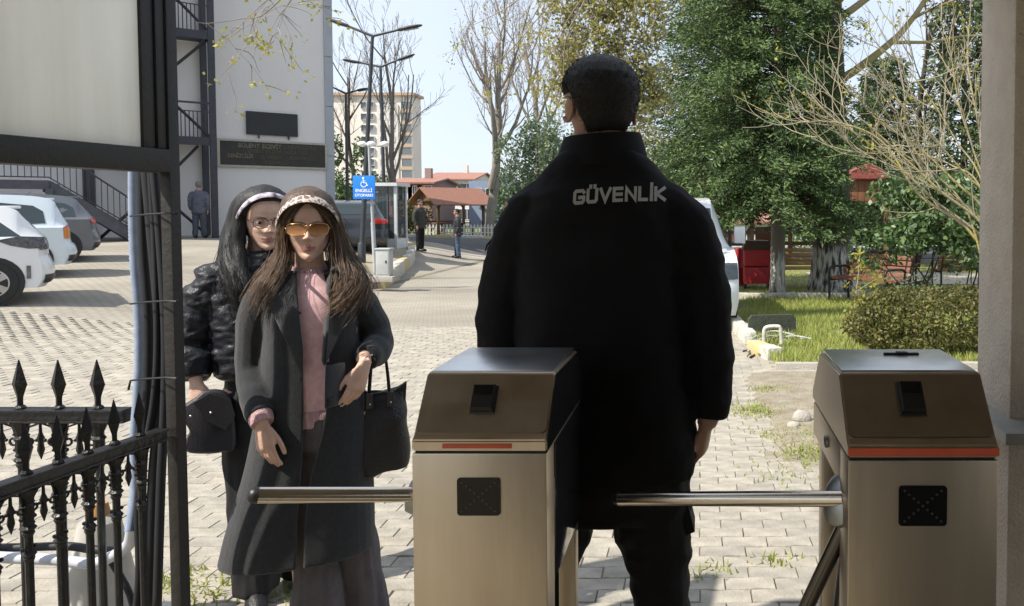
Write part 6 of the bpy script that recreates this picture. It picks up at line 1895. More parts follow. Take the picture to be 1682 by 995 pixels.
def house(name, label, px0, px1, py_eave, Y, wall, roof, py_ridge, depth, wins, rz=0):
    xa, xb = at(px0, 300, Y).x, at(px1, 300, Y).x; w = (xb - xa) / 2
    h = thing(name, label, 'house', ((xa + xb) / 2, Y, gz((xa + xb) / 2, Y)), rz)
    ze = at(600, py_eave, Y).z - h.location.z; zr_ = at(600, py_ridge, Y).z - h.location.z
    mb = MB(); mb.box(-w, w, 0, depth, -.5, ze); mb.build('wall', wall, h)
    if roof:
        for s in (0, 1):
            mb = MB(); k = 0.4
            V = [(-w - k, depth / 2, zr_), (w + k, depth / 2, zr_), (w + k, -k if s == 0 else depth + k, ze - .05), (-w - k, -k if s == 0 else depth + k, ze - .05)]
            mb.add(V + [(x, y, z - .12) for x, y, z in V], [(0, 1, 2, 3), (7, 6, 5, 4), (0, 4, 5, 1), (1, 5, 6, 2), (2, 6, 7, 3), (3, 7, 4, 0)]); r_ = mb.build('roof', roof, h)
        mb = MB(); mb.box(.2, .7, depth / 2 - .3, depth / 2 + .2, zr_ - .3, zr_ + .8); mb.build('chimney', wall, r_)
        for x in (-w, w):
            mb = MB(); mb.prism([(0, ze), (depth, ze), (depth / 2, zr_ - .12)], 0, x - .05, x + .05); mb.build('gable', wall, h)
    windows(h, wins(w, ze))
    return h
house('house', 'white house with low terracotta roof and small chimney behind the gazebo', 700, 776, 293, 84, m_hw, m_hroof, 280, 9, lambda w, ze: [(-w * .5 + i * w * .42, ze - 1.7, 1.1, 1.2) for i in range(4)] + [(-w * .5 + i * w * .42, ze - 4.4, 1.1, 1.2) for i in range(4)])
house('house', 'blue-grey flat fronted house right of the gazebo', 770, 846, 297, 66, m_hblue, None, 296, 8, lambda w, ze: [(-w * .6, ze - 1.5, .7, .9), (-w * .1, ze - 1.5, .7, .9)])
house('house', 'low brown-roofed pavilion with glazed front left of the gazebo', 640, 708, 298, 62, mat('pavilion_brown', (.30, .21, .19), .8), m_hroof, 290, 6, lambda w, ze: [(-w * .7 + i * w * .46, ze - 1.5, 1.2, 1.2) for i in range(4)])
house('house', 'small pink-walled house low behind the guard booth', 560, 640, 352, 56, mat('house_pink', (.55, .30, .26), .85), m_hroof, 336, 6, lambda w, ze: [(-w * .5, ze - 1.1, .8, .8), (w * .3, ze - 1.1, .8, .8)])
m_apt = mat('apartment_cream_hazed', (.70, .66, .60), .85, c2=(.64, .60, .545), vs=.3)  # cream wall with distance haze put into its colour
m_aptw = mat('apartment_white', (.62, .60, .56), .85, c2=(.57, .55, .51), vs=.3)
ap = thing('apartment_block', 'tall cream apartment block with a column of dark windows, far behind the lamp posts', 'apartment block', (at(640, 300, 200).x, 200, 0))
wA, wB = at(548, 300, 200).x - ap.location.x, at(679, 300, 200).x - ap.location.x
zt = at(600, 157, 200).z
mb = MB(); mb.box(wA, wB, 0, 6, -3, zt); mb.build('wall', m_apt, ap)
mb = MB(); mb.box(at(622, 300, 200).x - ap.location.x, at(656, 300, 200).x - ap.location.x, -.3, 0, 0, zt - 2.2); mb.build('white_bay', m_aptw, ap)
mb = MB(); mb.box(wA - .6, wB + .6, -.8, 6.8, zt, zt + .7); mb.build('roof_edge', mat('roof_edge_tan', (.5, .36, .26), .8), ap)
nfl = 10
for k in range(nfl):
    z = zt - 3.4 - k * 2.86
    if z < 0: break
    xw = at(669, 300, 200).x - ap.location.x
    windows(ap, [(xw, z, 2.6, 1.9)], m_grypole, .12, False, m_glass2)
    mb = MB(); mb.box(xw - 1.7, wB + .05, -.18, 0, z - .85, z - .1); mb.build('spandrel', mat('spandrel_tan', (.50, .38, .27), .8) if k == 0 else bpy.data.materials['spandrel_tan'], ap)
    windows(ap, [(at(px, 300, 200).x - ap.location.x, z + .2, 1.5, 1.6) for px in (600, 612, 631, 646)], None, .4, False, m_glass2)
m_block = mat('concrete_white', (.55, .56, .58), .85)
house('house', 'pale grey house wall seen between the trunks beyond the benches', 1190, 1330, 362, 46, m_block, m_hroof, 340, 7, lambda w, ze: [(-w * .8 + i * w * .32, ze - 1.3, .7, .9) for i in range(6)])

# ================================================================== PLANTS
m_bark = mat('grey_bark', (.26, .235, .20), .9, c2=(.17, .15, .125), vs=6, stretch=(1, 1, .3), bump=.8, bs=25)
m_barkd = mat('dark_bark', (.075, .058, .045), .95, c2=(.045, .035, .028), vs=7, stretch=(2, 2, .4), bump=1.0, bs=22)
m_twig = mat('bare_twig', (.30, .26, .22), .85, c2=(.20, .17, .14), vs=5)
m_lichen = mat('lichened_bark', (.36, .30, .09), .9, c2=(.25, .225, .17), vs=3.5, detail=6, bump=.5, bs=60)
m_pale = mat('pale_twig', (.36, .32, .25), .85, c2=(.27, .24, .15), vs=4)
def whitewash(name, h, c=(.045, .036, .030)):
    m = bpy.data.materials.new(name); nt, p, o = _nodes(m); N, Lk = nt.nodes.new, nt.links.new
    tc = N('ShaderNodeTexCoord'); sp = N('ShaderNodeSeparateXYZ'); Lk(tc.outputs['Object'], sp.inputs[0])
    mp = N('ShaderNodeMapping'); mp.inputs['Scale'].default_value = (9, 9, 1.6); Lk(tc.outputs['Object'], mp.inputs[0])
    nz = N('ShaderNodeTexNoise'); nz.inputs['Scale'].default_value = 1.6; nz.inputs['Detail'].default_value = 6; Lk(mp.outputs[0], nz.inputs['Vector'])
    ma = N('ShaderNodeMath'); ma.operation = 'MULTIPLY_ADD'; Lk(nz.outputs['Fac'], ma.inputs[0]); ma.inputs[1].default_value = 1.1; Lk(sp.outputs['Z'], ma.inputs[2])
    lt = N('ShaderNodeMapRange'); lt.inputs['From Min'].default_value = h + .50; lt.inputs['From Max'].default_value = h + .62; lt.inputs['To Min'].default_value = 1; lt.inputs['To Max'].default_value = 0; Lk(ma.outputs[0], lt.inputs['Value'])
    fl = N('ShaderNodeMapRange'); fl.inputs['From Min'].default_value = .40; fl.inputs['From Max'].default_value = .56; Lk(nz.outputs['Fac'], fl.inputs['Value'])
    mu = N('ShaderNodeMath'); mu.operation = 'MULTIPLY'; Lk(lt.outputs[0], mu.inputs[0]); Lk(fl.outputs[0], mu.inputs[1])
    mx = N('ShaderNodeMix'); mx.data_type = 'RGBA'; mx.inputs[6].default_value = c4(c); mx.inputs[7].default_value = (.50, .49, .46, 1); Lk(mu.outputs[0], mx.inputs['Factor'])
    Lk(mx.outputs[2], p.inputs['Base Color']); p.inputs['Roughness'].default_value = .95
    b = N('ShaderNodeBump'); b.inputs['Strength'].default_value = 1; b.inputs['Distance'].default_value = .04; Lk(nz.outputs['Fac'], b.inputs['Height']); Lk(b.outputs['Normal'], p.inputs['Normal'])
    return m
m_ww = whitewash('whitewashed_bark', 1.05)
m_ww2 = whitewash('whitewashed_grey_bark', .95, (.16, .14, .12))
m_conif = random_mat('conifer_spray', [(.038, .078, .030), (.070, .125, .042), (.115, .175, .055), (.052, .098, .036), (.16, .21, .065)], .6, mottle=0, transl=.12)
m_conif2 = random_mat('pine_spray', [(.055, .085, .035), (.085, .125, .05), (.12, .155, .065), (.07, .10, .05)], .6, mottle=0, transl=.2)
m_ever = random_mat('evergreen_leaf', [(.04, .085, .03), (.085, .15, .05), (.14, .21, .08), (.06, .11, .04)], .45, mottle=0, transl=.25, spec=.5)
m_ever2 = random_mat('blue_green_leaf', [(.085, .14, .08), (.14, .20, .12), (.20, .26, .17), (.18, .22, .07)], .45, mottle=0, transl=.3, spec=.5)
m_yell = random_mat('yellow_green_leaf', [(.34, .30, .05), (.28, .29, .06), (.42, .36, .08), (.22, .24, .06)], .6, mottle=0, transl=.4)
m_hedge = random_mat('hedge_leaf', [(.075, .09, .025), (.13, .135, .035), (.19, .175, .05), (.055, .07, .02), (.22, .19, .07)], .5, mottle=0, transl=.25, spec=.4)
def quads_obj(name, V, F, m, parent):
    o = npmesh(name, V, F, m, parent); return o
def conifer(name, label, px, Y, h, z0, rad, rg, n=240, m=None, trunk_r=.16, tm=None, leaf=.17, cx=0.0, group=None, prof=lambda t: 1 - .75 * t, droop=.30, per=20, squash=1.0, fan=6):
    g = gpt(px, Y)
    T = thing(name, label, 'tree', g, rg.uniform(0, 6), group); T.rotation_euler = (0, 0, 0)
    mb = MB(); mb.tube([(0, 0, -.1), (.02, 0, .5), (0.03, .0, h * .4), (0, 0, h)], [trunk_r * 1.25, trunk_r, trunk_r * .8, .02], 12); mb.build('trunk', tm or m_barkd, T, True)
    Pl, Dl, paths = [], [], []
    for i in range(n):
        t = (i + rg.uniform(0, 1)) / n
        z = z0 + (h - z0) * t ** 1.15
        a = i * 2.39996 + rg.uniform(-.5, .5)
        L = rad * prof(t) * rg.uniform(.55, 1.08) + .15
        d = np.array([math.cos(a) * squash, math.sin(a), 0]); k = 9
        s = np.linspace(0, 1, k)[:, None]
        P = np.array([0, 0, z]) + np.array([cx * (1 - t), 0, 0]) * s + d * L * s + np.array([0, 0, 1.0]) * (L * (.22 * s - (droop + .28) * s * s + .10 * s ** 4))
        P[1:] += rg.normal(size=(k - 1, 3)) * .03
        paths.append((P, np.linspace(.022, .004, k) * (L / 2) ** .5))
        m_ = int(per * (L / rad + .25))
        f = rg.uniform(.12, 1.0, m_) ** .75
        idx = np.clip((f * (k - 1)).astype(int), 0, k - 2)
        B = P[idx] + (P[idx + 1] - P[idx]) * (f * (k - 1) - idx)[:, None]
        side = np.cross(d, [0, 0, 1.0]); sgn = rg.choice([-1, 1], m_)[:, None]
        dd = d[None] * .7 + side[None] * sgn * rg.uniform(.3, 1.1, (m_, 1)) + np.array([0, 0, -.15])
        # each spray: a little fan of leaves
        for q in range(fan):
            off = dd * rg.uniform(0, .26, (m_, 1)) * (leaf / .17) + rg.normal(size=(m_, 3)) * .060 * (leaf / .17)
            Pl.append(B + off); Dl.append(dd + rg.normal(size=(m_, 3)) * .45 + np.array([0, 0, -.12]))
    P = np.concatenate(Pl); D = np.concatenate(Dl)
    V, F = leaf_quads(P, leaf * (1 if fan == 6 else .62), rg, .30, D, .05, .2)
    c = quads_obj('crown', V, F, m or m_conif, T)
    V, F = tubes_np(paths, 4); npmesh('branches', V, F, m_barkd, T, True)
    return T
def leafy(name, label, base, h, rx, ry, z0, rg, n, m, leaf, stems, sm, cat='tree', group=None, lobes=14, aspect=.55, gap=.2, spine=.02):
    T = thing(name, label, cat, base, 0, group)
    Cs = np.stack([rg.uniform(-.75, .75, lobes) * rx, rg.uniform(-.75, .75, lobes) * ry, z0 + (h - z0) * rg.uniform(.12, .9, lobes)], 1)
    Rs = rg.uniform(.28, .55, lobes)
    k = rg.integers(0, lobes, n)
    d = rg.normal(size=(n, 3)); d /= np.linalg.norm(d, axis=1)[:, None]
    r = rg.uniform(.35, 1.0, n) ** .5
    P = Cs[k] + d * (Rs[k] * r)[:, None] * np.array([rx, ry, (h - z0) * .62])
    nz = np.array([mnoise.noise(Vector(p * (2.2 / max(rx, .4)))) for p in P])
    P = P[nz > -.55 + gap * 1.2]
    V, F = leaf_quads(P, leaf, rg, aspect, None, .15)
    quads_obj('crown', V, F, m, T)
    paths = []
    for s in range(stems):
        a = rg.uniform(0, 6.28); b0 = np.array([math.cos(a), math.sin(a), 0]) * min(rx, ry) * .18 * (stems > 1)
        c = Cs[rg.integers(0, lobes)]
        mid = (b0 + c) / 2 + rg.normal(size=3) * .06 * rx
        paths.append((catmull([b0 + [0, 0, -.05], b0 * 1.2 + [0, 0, z0 * .6], mid, c], 12), np.linspace(spine, spine * .35, 12)))
    V, F = tubes_np(paths, 6); o = npmesh('trunk' if stems == 1 else 'stems', V, F, sm, T, True)
    if stems > 1: o['kind'] = 'stuff'
    return T
def bare_tree(label, px, Y, h, r, rg, kids=(5, 4, 4, 3), maxl=4, up=.16, spread=.62, m=None, lean=(0, 0), group='bare trees beyond the yard', fork=None, buds=None, first=.3):
    g = gpt(px, Y)
    T = thing('bare_tree', label, 'tree', g, 0, group)
    out_, tips = [], []
    grow((0, 0, -.1), (lean[0], lean[1], 1), h, r, 0, maxl, rg, out_, up, .16, list(kids), spread, .60, tips, first)
    if fork:
        grow((0, 0, h * fork[0]), (fork[1], 0, 1), h * .75, r * .6, 1, maxl, rg, out_, up, .16, list(kids), spread, .60, tips, .3)
    big = [(p, rr) for p, rr, l in out_ if l <= 1]; small = [(p, np.maximum(rr, .0055 * Y / 30)) for p, rr, l in out_ if l > 1]
    V, F = tubes_np(big, 8); npmesh('trunk', V, F, m or m_bark, T, True)
    V, F = tubes_np(small, 3); npmesh('crown', V, F, m_twig, T, True)
    if buds:
        P = np.array([t[0] for t in tips]); P = np.repeat(P, buds, 0) + nrg.normal(size=(len(P) * buds, 3)) * .12
        V, F = leaf_quads(P, .12, rg, .5); npmesh('catkins', V, F, m_buds, T)
    return T
m_buds = random_mat('pinkish_buds', [(.34, .27, .22), (.40, .33, .26), (.30, .25, .18)], .8, mottle=0, transl=.2)

rg = np.random.default_rng(21)
bare_tree('tall bare tree with pale forked trunk, right of the gazebo', 806, 42, 10.5, .30, rg, (8, 5, 4, 3), 4, .20, .55, None, (-.02, 0), fork=(.24, .35), buds=2, first=.3)
rg = np.random.default_rng(5)
bare_tree('slender bare tree whose twigs cross the apartment block', 656, 37, 8.5, .16, rg, (7, 4, 4, 3), 4, .2, .5, None, (-.04, 0), fork=(.15, -.35), first=.3)
bare_tree('bare tree with dark twigs at the edge of the grey building', 590, 48, 9.5, .18, rg, (7, 5, 4, 3), 4, .18, .55, m_barkd, (0, 0), first=.35)
bare_tree('bare tree with fine twigs filling the gap behind the guard\'s left shoulder', 880, 46, 11.5, .26, rg, (8, 5, 4, 3), 4, .18, .6, None, (.03, 0), buds=2, first=.3)
bare_tree('bare branched tree high against the sky between the conifers', 1490, 26, 8.2, .17, rg, (7, 5, 4, 3), 4, .15, .6, m_barkd, (.02, 0), group='bare trees beyond the lawn', first=.3)

rg = np.random.default_rng(11)
# dark evergreens beside the office building
for (lab, px, Y, h, rx) in [('dark evergreen tree close to the corner of the grey building', 566, 44, 5.6, 1.5), ('low dark evergreen bush between the lamp posts', 600, 46, 3.2, 1.2)]:
    b = gpt(px, Y); leafy('evergreen_tree', lab, b, h, rx, rx, .5, rg, 5200, m_ever, .20, 1, m_barkd, group='evergreens beside the office building', spine=.10)
leafy('shrub', 'yellow-green shrub beside the man left of the gazebo', gpt(682, 40.5), 2.0, .75, .6, .2, rg, 1600, m_hedge, .13, 4, m_barkd, 'shrub')
b = gpt(876, 33); leafy('evergreen_tree', 'blue-green leafy tree rising left of the guard\'s collar', b, 5.4, 1.25, 1.2, .9, rg, 9000, m_ever2, .15, 1, m_bark, spine=.10, lobes=20)
# the big conifer and its neighbours
conifer('conifer_tree', 'big dark conifer with drooping layered sprays, filling the view right of the guard', 1276, 15.9, 10.5, 1.75, 2.55, np.random.default_rng(3), 560, m_conif, .15, m_ww2, .15, -.5, 'conifers on the lawn', lambda t: (1 - .62 * t) * (.86 + .14 * math.sin(t * 40)), .26, 26, fan=13)
conifer('conifer_tree', 'slimmer conifer just left of the big one, behind the guard\'s right shoulder', 1190, 18.4, 10.0, 1.9, 2.1, np.random.default_rng(4), 300, m_conif, .15, m_ww2, .17, -.7, 'conifers on the lawn', lambda t: 1 - .6 * t, .28, 22, fan=11)
conifer('pine_tree', 'paler conifer with sky round its tip, right of the thick whitewashed trunk', 1452, 30, 7.6, 1.2, 2.3, np.random.default_rng(6), 190, m_conif2, .14, None, .26, 0, 'conifers beyond the lawn', lambda t: 1 - .82 * t, .2, 14)
conifer('pine_tree', 'dark conifer partly hidden by the stucco pillar', 1580, 25, 8.6, 1.2, 2.2, np.random.default_rng(8), 190, m_conif2, .14, None, .24, 0, 'conifers beyond the lawn', lambda t: 1 - .7 * t, .2, 14)
conifer('pine_tree', 'dark conifer deep in shade behind the benches', 1385, 34, 5.6, .6, 2.6, np.random.default_rng(9), 170, m_conif, .14, None, .28, 0, 'conifers beyond the lawn', lambda t: 1 - .6 * t, .2, 13)
# thick old whitewashed trunk with its limb
g = gpt(1369, 17.4)
old = thing('plane_tree', 'thick old tree with flaking whitewashed base, behind the wooden bench', 'tree', g)
mb = MB(); rows = []
for z, r in [(-.1, .62), (.1, .56), (.5, .47), (1.2, .42), (2.0, .38), (3.0, .34), (4.4, .32), (5.6, .30), (8, .22), (10, .12)]:
    rows.append([(-.02 * z + (r + .03 * math.sin(5 * a + z)) * math.cos(a), (r + .03 * math.cos(4 * a + z)) * math.sin(a), z) for a in np.linspace(0, 2 * math.pi, 28, endpoint=False)])
mb.rings([[tuple(p) for p in r] for r in catmull(rows, 40)]); mb.build('trunk', m_ww, old, True)
out_ = []; rr = np.random.default_rng(31)
for (z, d, L, r) in [(4.55, (1, -.2, .45), 4.2, .10), (5.4, (-1, -.4, .5), 4.5, .11), (6.2, (.4, -1, .5), 5, .10), (6.8, (-.6, -.9, .3), 5.5, .10), (5.9, (1, .3, .6), 4, .09), (7.4, (.7, -.7, .5), 4, .08)]:
    grow((-.09, 0, z), d, L, r, 0, 3, rr, out_, .04, .2, [5, 4, 3], .7, .55)
V, F = tubes_np([(p, q) for p, q, l in out_ if l <= 1], 7); npmesh('limbs', V, F, m_lichen, old, True)
V, F = tubes_np([(p, np.maximum(q, .004)) for p, q, l in out_ if l > 1], 4); npmesh('twigs', V, F, m_barkd, old, True)
# far tree line, tree by tree
rr = np.random.default_rng(17)
FAR = ['far round tree beside the blue-grey house', 'far tall tree behind the blue-green leafy tree', 'far round tree behind the guard, nearest his neck', 'far tall tree behind the guard\'s head', 'far round tree behind the guard\'s right shoulder', 'far tall tree behind the white van',
       'far round tree above the red litter bin', 'far tall tree behind the dark pavilion', 'far round tree between the two whitewashed trunks', 'far tall tree behind the timber kiosk', 'far round tree seen through the glossy shrub', 'far tall tree behind the dark shaded bench', 'far round tree at the stucco pillar\'s edge']
for i, px in enumerate([842, 905, 960, 1015, 1060, 1130, 1205, 1260, 1330, 1400, 1460, 1530, 1600]):
    Y = 58 + rr.uniform(-4, 10); b = gpt(px, Y)
    leafy('broadleaf_tree', FAR[i], b, 4.2 + 1.6 * (i % 2) + rr.uniform(-.4, .8), 2.4, 1.8, .4, rr, 1500, [m_ever, m_conif2][i % 2], .42, 1, m_barkd, group='far row of trees beyond the lawn', spine=.14)

# leafy shrubs and hedge on the right
rr = np.random.default_rng(41)
b = gpt(1508, 12.6); leafy('shrub', 'glossy broad-leaved shrub on several bare stems, right of the bench', b, 2.25, 1.0, .7, .85, rr, 5200, m_ever, .105, 7, m_barkd, 'shrub', spine=.018, lobes=18, aspect=.6)
b = gpt(1598, 13.4); leafy('shrub', 'second glossy shrub on thin dark stems, half behind the pillar', b, 2.0, .55, .5, .7, rr, 2200, m_ever, .10, 6, m_barkd, 'shrub', spine=.016)
b = gpt(1480, 13.6); leafy('shrub', 'low sparse green shrub at the foot of the glossy broad-leaved shrub', b, .62, .75, .3, .05, rr, 900, m_ever2, .07, 6, m_barkd, 'shrub', spine=.008)
hg = thing('hedge', 'clipped low olive-green hedge beside the stucco pillar', 'hedge', (2.80, 8.6, gz(2.85, 8.55)))
n = 26000; P = rr.uniform(-1, 1, (n, 3)); 
ax = np.abs(P); k = (np.sum(ax ** 2.7, 1) ** (1 / 2.7)); P /= k[:, None]; P *= (1 - .16 * rr.uniform(0, 1, n) ** 1.2)[:, None]
P *= np.array([1.15, .72, .34]); P[:, 2] += .34
nz = np.array([mnoise.noise(Vector(p * 5)) for p in P]); nb_ = np.array([mnoise.noise(Vector(p * 2 + np.array([7, 0, 0]))) for p in P])
P *= (1 + .20 * nb_ + .09 * nz)[:, None]
P = P[(nz > -.42)]
V, F = leaf_quads(P, .042, rr, .6); quads_obj('foliage', V, F, m_hedge, hg)
out_ = []
for s in range(40): grow((rr.uniform(-1, 1), rr.uniform(-.6, .6), 0), (rr.normal() * .3, rr.normal() * .3, 1), .55, .008, 0, 1, rr, out_, .1, .3, 4, .7, .5)
V, F = tubes_np([(p, q) for p, q, l in out_], 4); npmesh('stems', V, F, m_barkd, hg, True)
# sapling by the bench
sp_ = gpt(1402, 8.9); sap = thing('sapling', 'thin yellow-green sapling standing alone on the lawn in front of the bench', 'sapling', sp_)
tpp = at(1412, 420, 8.9) - sp_
paths = [(catmull([(0, 0, 0), tpp * .4 + Vector((-.02, 0, 0)), tpp * .75, tpp], 14), np.linspace(.010, .004, 14)), (catmull([(.06, .02, 0), (.07, .02, tpp.z * .4), (.06, 0, tpp.z * .62)], 10), np.linspace(.008, .003, 10)), (catmull([tpp * .62, tpp * .7 + Vector((.12, 0, 0)), tpp * .72 + Vector((.24, 0, .05))], 8), np.linspace(.005, .002, 8))]
V, F = tubes_np(paths, 6); npmesh('stem', V, F, m_pale, sap, True)
P = np.concatenate([np.array(p)[4:] for p, _ in paths]); P = np.repeat(P, 9, 0) + rr.normal(size=(len(P) * 9, 3)) * .05
V, F = leaf_quads(P, .06, rr, .5); quads_obj('leaves', V, F, m_yell, sap)

# bare lichened bush reaching in from the right
bb = gpt(1668, 7.4)
bush = thing('bare_bush', 'bare bush with yellow lichened stems fanning across from behind the pillar', 'bush', bb)
paths, tw = [], []
rr = np.random.default_rng(52)
G = [[(1685, 560), (1608, 400), (1510, 320), (1452, 235), (1380, 202), (1290, 196), (1205, 156)], [(1685, 560), (1635, 420), (1536, 330), (1478, 275), (1400, 215), (1312, 148)], [(1690, 540), (1633, 400), (1540, 310), (1470, 245), (1420, 200), (1352, 150)],
     [(1690, 540), (1636, 380), (1560, 290), (1500, 235), (1440, 195), (1380, 128)], [(1700, 520), (1634, 360), (1580, 280), (1530, 225), (1470, 160), (1420, 105)], [(1700, 500), (1627, 340), (1600, 250), (1575, 170), (1560, 80), (1540, 20)],
     [(1700, 500), (1626, 330), (1606, 200), (1590, 100), (1595, 0), (1590, -40)], [(1690, 540), (1594, 360), (1520, 270), (1480, 200), (1500, 120), (1490, 60)], [(1700, 500), (1618, 330), (1560, 270), (1490, 250), (1420, 250), (1370, 215)],
     [(1690, 540), (1626, 380), (1520, 300), (1440, 262), (1380, 250), (1330, 215)], [(1700, 500), (1620, 320), (1570, 230), (1520, 150), (1470, 95), (1400, 60)]]
for i, gq_ in enumerate(G):
    Yo = 7.4 + rr.uniform(-.5, .6)
    P = [at(px, py, 7.4 + (Yo - 7.4) * min(1, j / 3)) - bb for j, (px, py) in enumerate(gq_)]
    P[0] = Vector((rr.uniform(-.15, .2), rr.uniform(-.15, .15), 0))
    C = catmull([tuple(p) for p in P], 30); paths.append((C, np.linspace(.017 if i < 4 else .011, .003, 30)))
    for _ in range(11):
        j = rr.integers(8, 29); d = C[min(j + 1, 29)] - C[j - 1]; d /= np.linalg.norm(d)
        grow(C[j], d + rr.normal(size=3) * .5 + np.array([0, 0, .2]), rr.uniform(.3, .85), .006, 0, 1, rr, tw, .08, .2, 3, .6, .5)
V, F = tubes_np(paths, 6); npmesh('stems', V, F, m_lichen, bush, True)
V, F = tubes_np([(p, np.maximum(q, .0022)) for p, q, l in tw], 4); npmesh('twigs', V, F, m_pale, bush, True)['kind'] = 'stuff'
P = np.array([p[-1] for p, q, l in tw]); P = P[::7]; P = np.repeat(P, 5, 0) + rr.normal(size=(len(P) * 5, 3)) * .035
V, F = leaf_quads(P, .045, rr, .5); quads_obj('buds', V, F, m_yell, bush)['kind'] = 'stuff'

m_drape = random_mat('olive_beige_catkin', [(.27, .26, .07), (.33, .31, .11), (.20, .22, .06), (.36, .31, .16), (.30, .30, .05)], .7, mottle=0, transl=.35)
# twigs hanging in from the trees above the gate
def hanging(name, label, Y, spec, rr, dens, origin_px, m=m_yell, leaf=.06, tr=.006):
    o = at(origin_px, -260, Y); T = thing(name, label, 'branch', o)
    paths, P = [], []
    for pl_ in spec:
        C = catmull([tuple(at(px, py, Y + rr.uniform(-.4, .4) * (j / len(pl_))) - o) for j, (px, py) in enumerate(pl_)], 24)
        paths.append((C, np.linspace(tr * 1.6, tr * .35, 24)))
        tw = []
        for _ in range(dens):
            j = rr.integers(5, 24); grow(C[j], rr.normal(size=3) * np.array([.8, .4, .5]) + np.array([0, 0, -.5]), rr.uniform(.12, .5), tr * .4, 0, 1, rr, tw, -.12, .3, 3, .7, .55)
        for p, q, l in tw:
            paths.append((p, np.maximum(q, tr * .22)))
            if rr.random() < .75:
                k = rr.integers(3, 9); P.append(p[-1] + rr.normal(size=(k, 3)) * leaf * .7)
    V, F = tubes_np(paths, 5); npmesh('twigs', V, F, m_twig, T, True)['kind'] = 'stuff'
    V, F = leaf_quads(np.concatenate(P), leaf, rr, .6, None, .3); quads_obj('leaves', V, F, m, T)['kind'] = 'stuff'
rr = np.random.default_rng(63)
hanging('hanging_branch', 'thin twig with a bright yellow leaf tip in front of the grey building', 4.6, [[(560, -260), (500, -60), (440, 18), (400, 30), (345, 38), (322, 36)], [(560, -260), (520, -80), (478, 0), (455, 30), (440, 60)], [(520, -200), (470, -40), (425, 12), (400, 34)]], rr, 5, 560, leaf=.028, tr=.0035)
sp2 = [[(1000, -260), (900, -60), (850, 0), (800, 30), (760, 48)], [(1010, -260), (930, -80), (880, 20), (850, 70), (835, 120)], [(1050, -260), (990, -60), (940, 20), (905, 80), (880, 150)], [(1040, -260), (960, -60), (900, 10), (830, 90), (780, 110)], [(1060, -260), (1000, -100), (960, 0), (930, 60), (925, 130)]]
hanging('hanging_branch', 'sparse olive-leaved twigs hanging across the sky left of the guard\'s head', 9.0, sp2, rr, 7, 1000, leaf=.042, tr=.007)
sp3 = [[(px + rr.uniform(-40, 60), -260), (px + rr.uniform(-20, 30), -80), (px, 10), (px + rr.uniform(-12, 12), 60 + e * .4), (px + rr.uniform(-20, 20), e)] for px, e in [(930, 120), (950, 150), (968, 90), (985, 170), (1000, 120), (1012, 200), (1030, 150), (1045, 230), (1060, 110), (1020, 80), (975, 60), (940, 70), (1075, 160)]]
hanging('hanging_branch', 'dense curtain of yellow-green drooping twigs just above the guard\'s head', 10.5, sp3, rr, 58, 1030, m=m_drape, leaf=.058, tr=.006)

# ================================================================== benches, bin, kiosk, small things on the lawn
m_slat = mat('brown_bench_slat', (.21, .085, .045), .55, c2=(.15, .06, .033), vs=6, stretch=(.6, 8, 8), bump=.2)
m_slaty = mat('yellowed_bench_slat', (.42, .27, .10), .6, c2=(.33, .20, .075), vs=6, stretch=(.6, 8, 8), bump=.2)
m_slatd = mat('dark_bench_slat', (.075, .04, .028), .6, c2=(.05, .028, .02), vs=6, stretch=(.6, 8, 8), bump=.2)
def bench(label, loc, rz, L, ms, group='wooden benches on the lawn', sc=1.0):
    b = thing('park_bench', label, 'bench', loc, rz, group)
    for k in range(4):
        y = -.20 + k * .125
        mb = MB(); mb.bbox(-L / 2, L / 2, y - .052, y + .052, .42 + .006 * (k - 1), .455 + .006 * (k - 1), .008); mb.build('seat_slat', ms, b, True, 40)
    for k in range(4):
        z = .53 + k * .105; y = .245 + k * .032
        mb = MB(); mb.bbox(-L / 2, L / 2, -.014, .018, -.044, .044, .006, Matrix.Translation((0, y, z)) @ Matrix.Rotation(R(-16), 4, 'X')); mb.build('back_slat', ms, b, True, 40)
    for x in (-L / 2 + .09, L / 2 - .09):
        mb = MB(); P = catmull([(x, -.30, 0), (x, -.31, .35), (x, -.30, .58), (x, -.22, .645), (x, -.05, .65), (x, .16, .64), (x, .25, .60)], 26); mb.tube([tuple(p) for p in P], .024, 8)
        mb.tube([(x, .24, 0), (x, .22, .42), (x, .36, .92)], .024, 8); mb.tube([(x, -.30, .40), (x, .22, .40)], .02, 8); mb.build('leg_frame', m_iron, b, True, 50)
    return b
def lp(px, Y): g = gpt(px, Y); g.z += .05; return g
bench('brown slatted park bench with curved black arms, turned toward the thick whitewashed tree', lp(1425, 14.6), R(-52), 1.5, m_slat)
bench('yellowed timber park bench half hidden between the two whitewashed trunks', lp(1318, 18.6), R(4), 1.5, m_slaty)
bench('dark shaded park bench behind the brown bench with the curved arms', lp(1440, 18.4), R(178), 1.9, m_slatd)
bench('brown park bench far right beneath the glossy shrubs', lp(1590, 18.0), R(185), 1.6, m_slat)
bn = thing('litter_bin', 'red two-panel litter bin with a dark lid, left of the slim whitewashed trunk', 'bin', lp(1243, 18.2))
m_binred = mat('bin_red', (.42, .022, .03), .5, c2=(.34, .018, .024), vs=4)
for z0, z1 in ((.12, .50), (.52, .90)):
    mb = MB(); mb.bbox(-.30, .30, -.26, .26, z0, z1, .02); mb.build('panel', m_binred, bn, True, 40)
mb = MB(); mb.prism([(-.34, .90), (.34, .90), (.26, 1.10), (-.26, 1.10)], 1, -.3, .3); mb.build('lid', m_slatd, bn)
for x in (-.27, .27):
    mb = MB(); mb.box(x - .03, x + .03, -.2, .2, 0, .12); mb.build('leg', m_iron, bn)
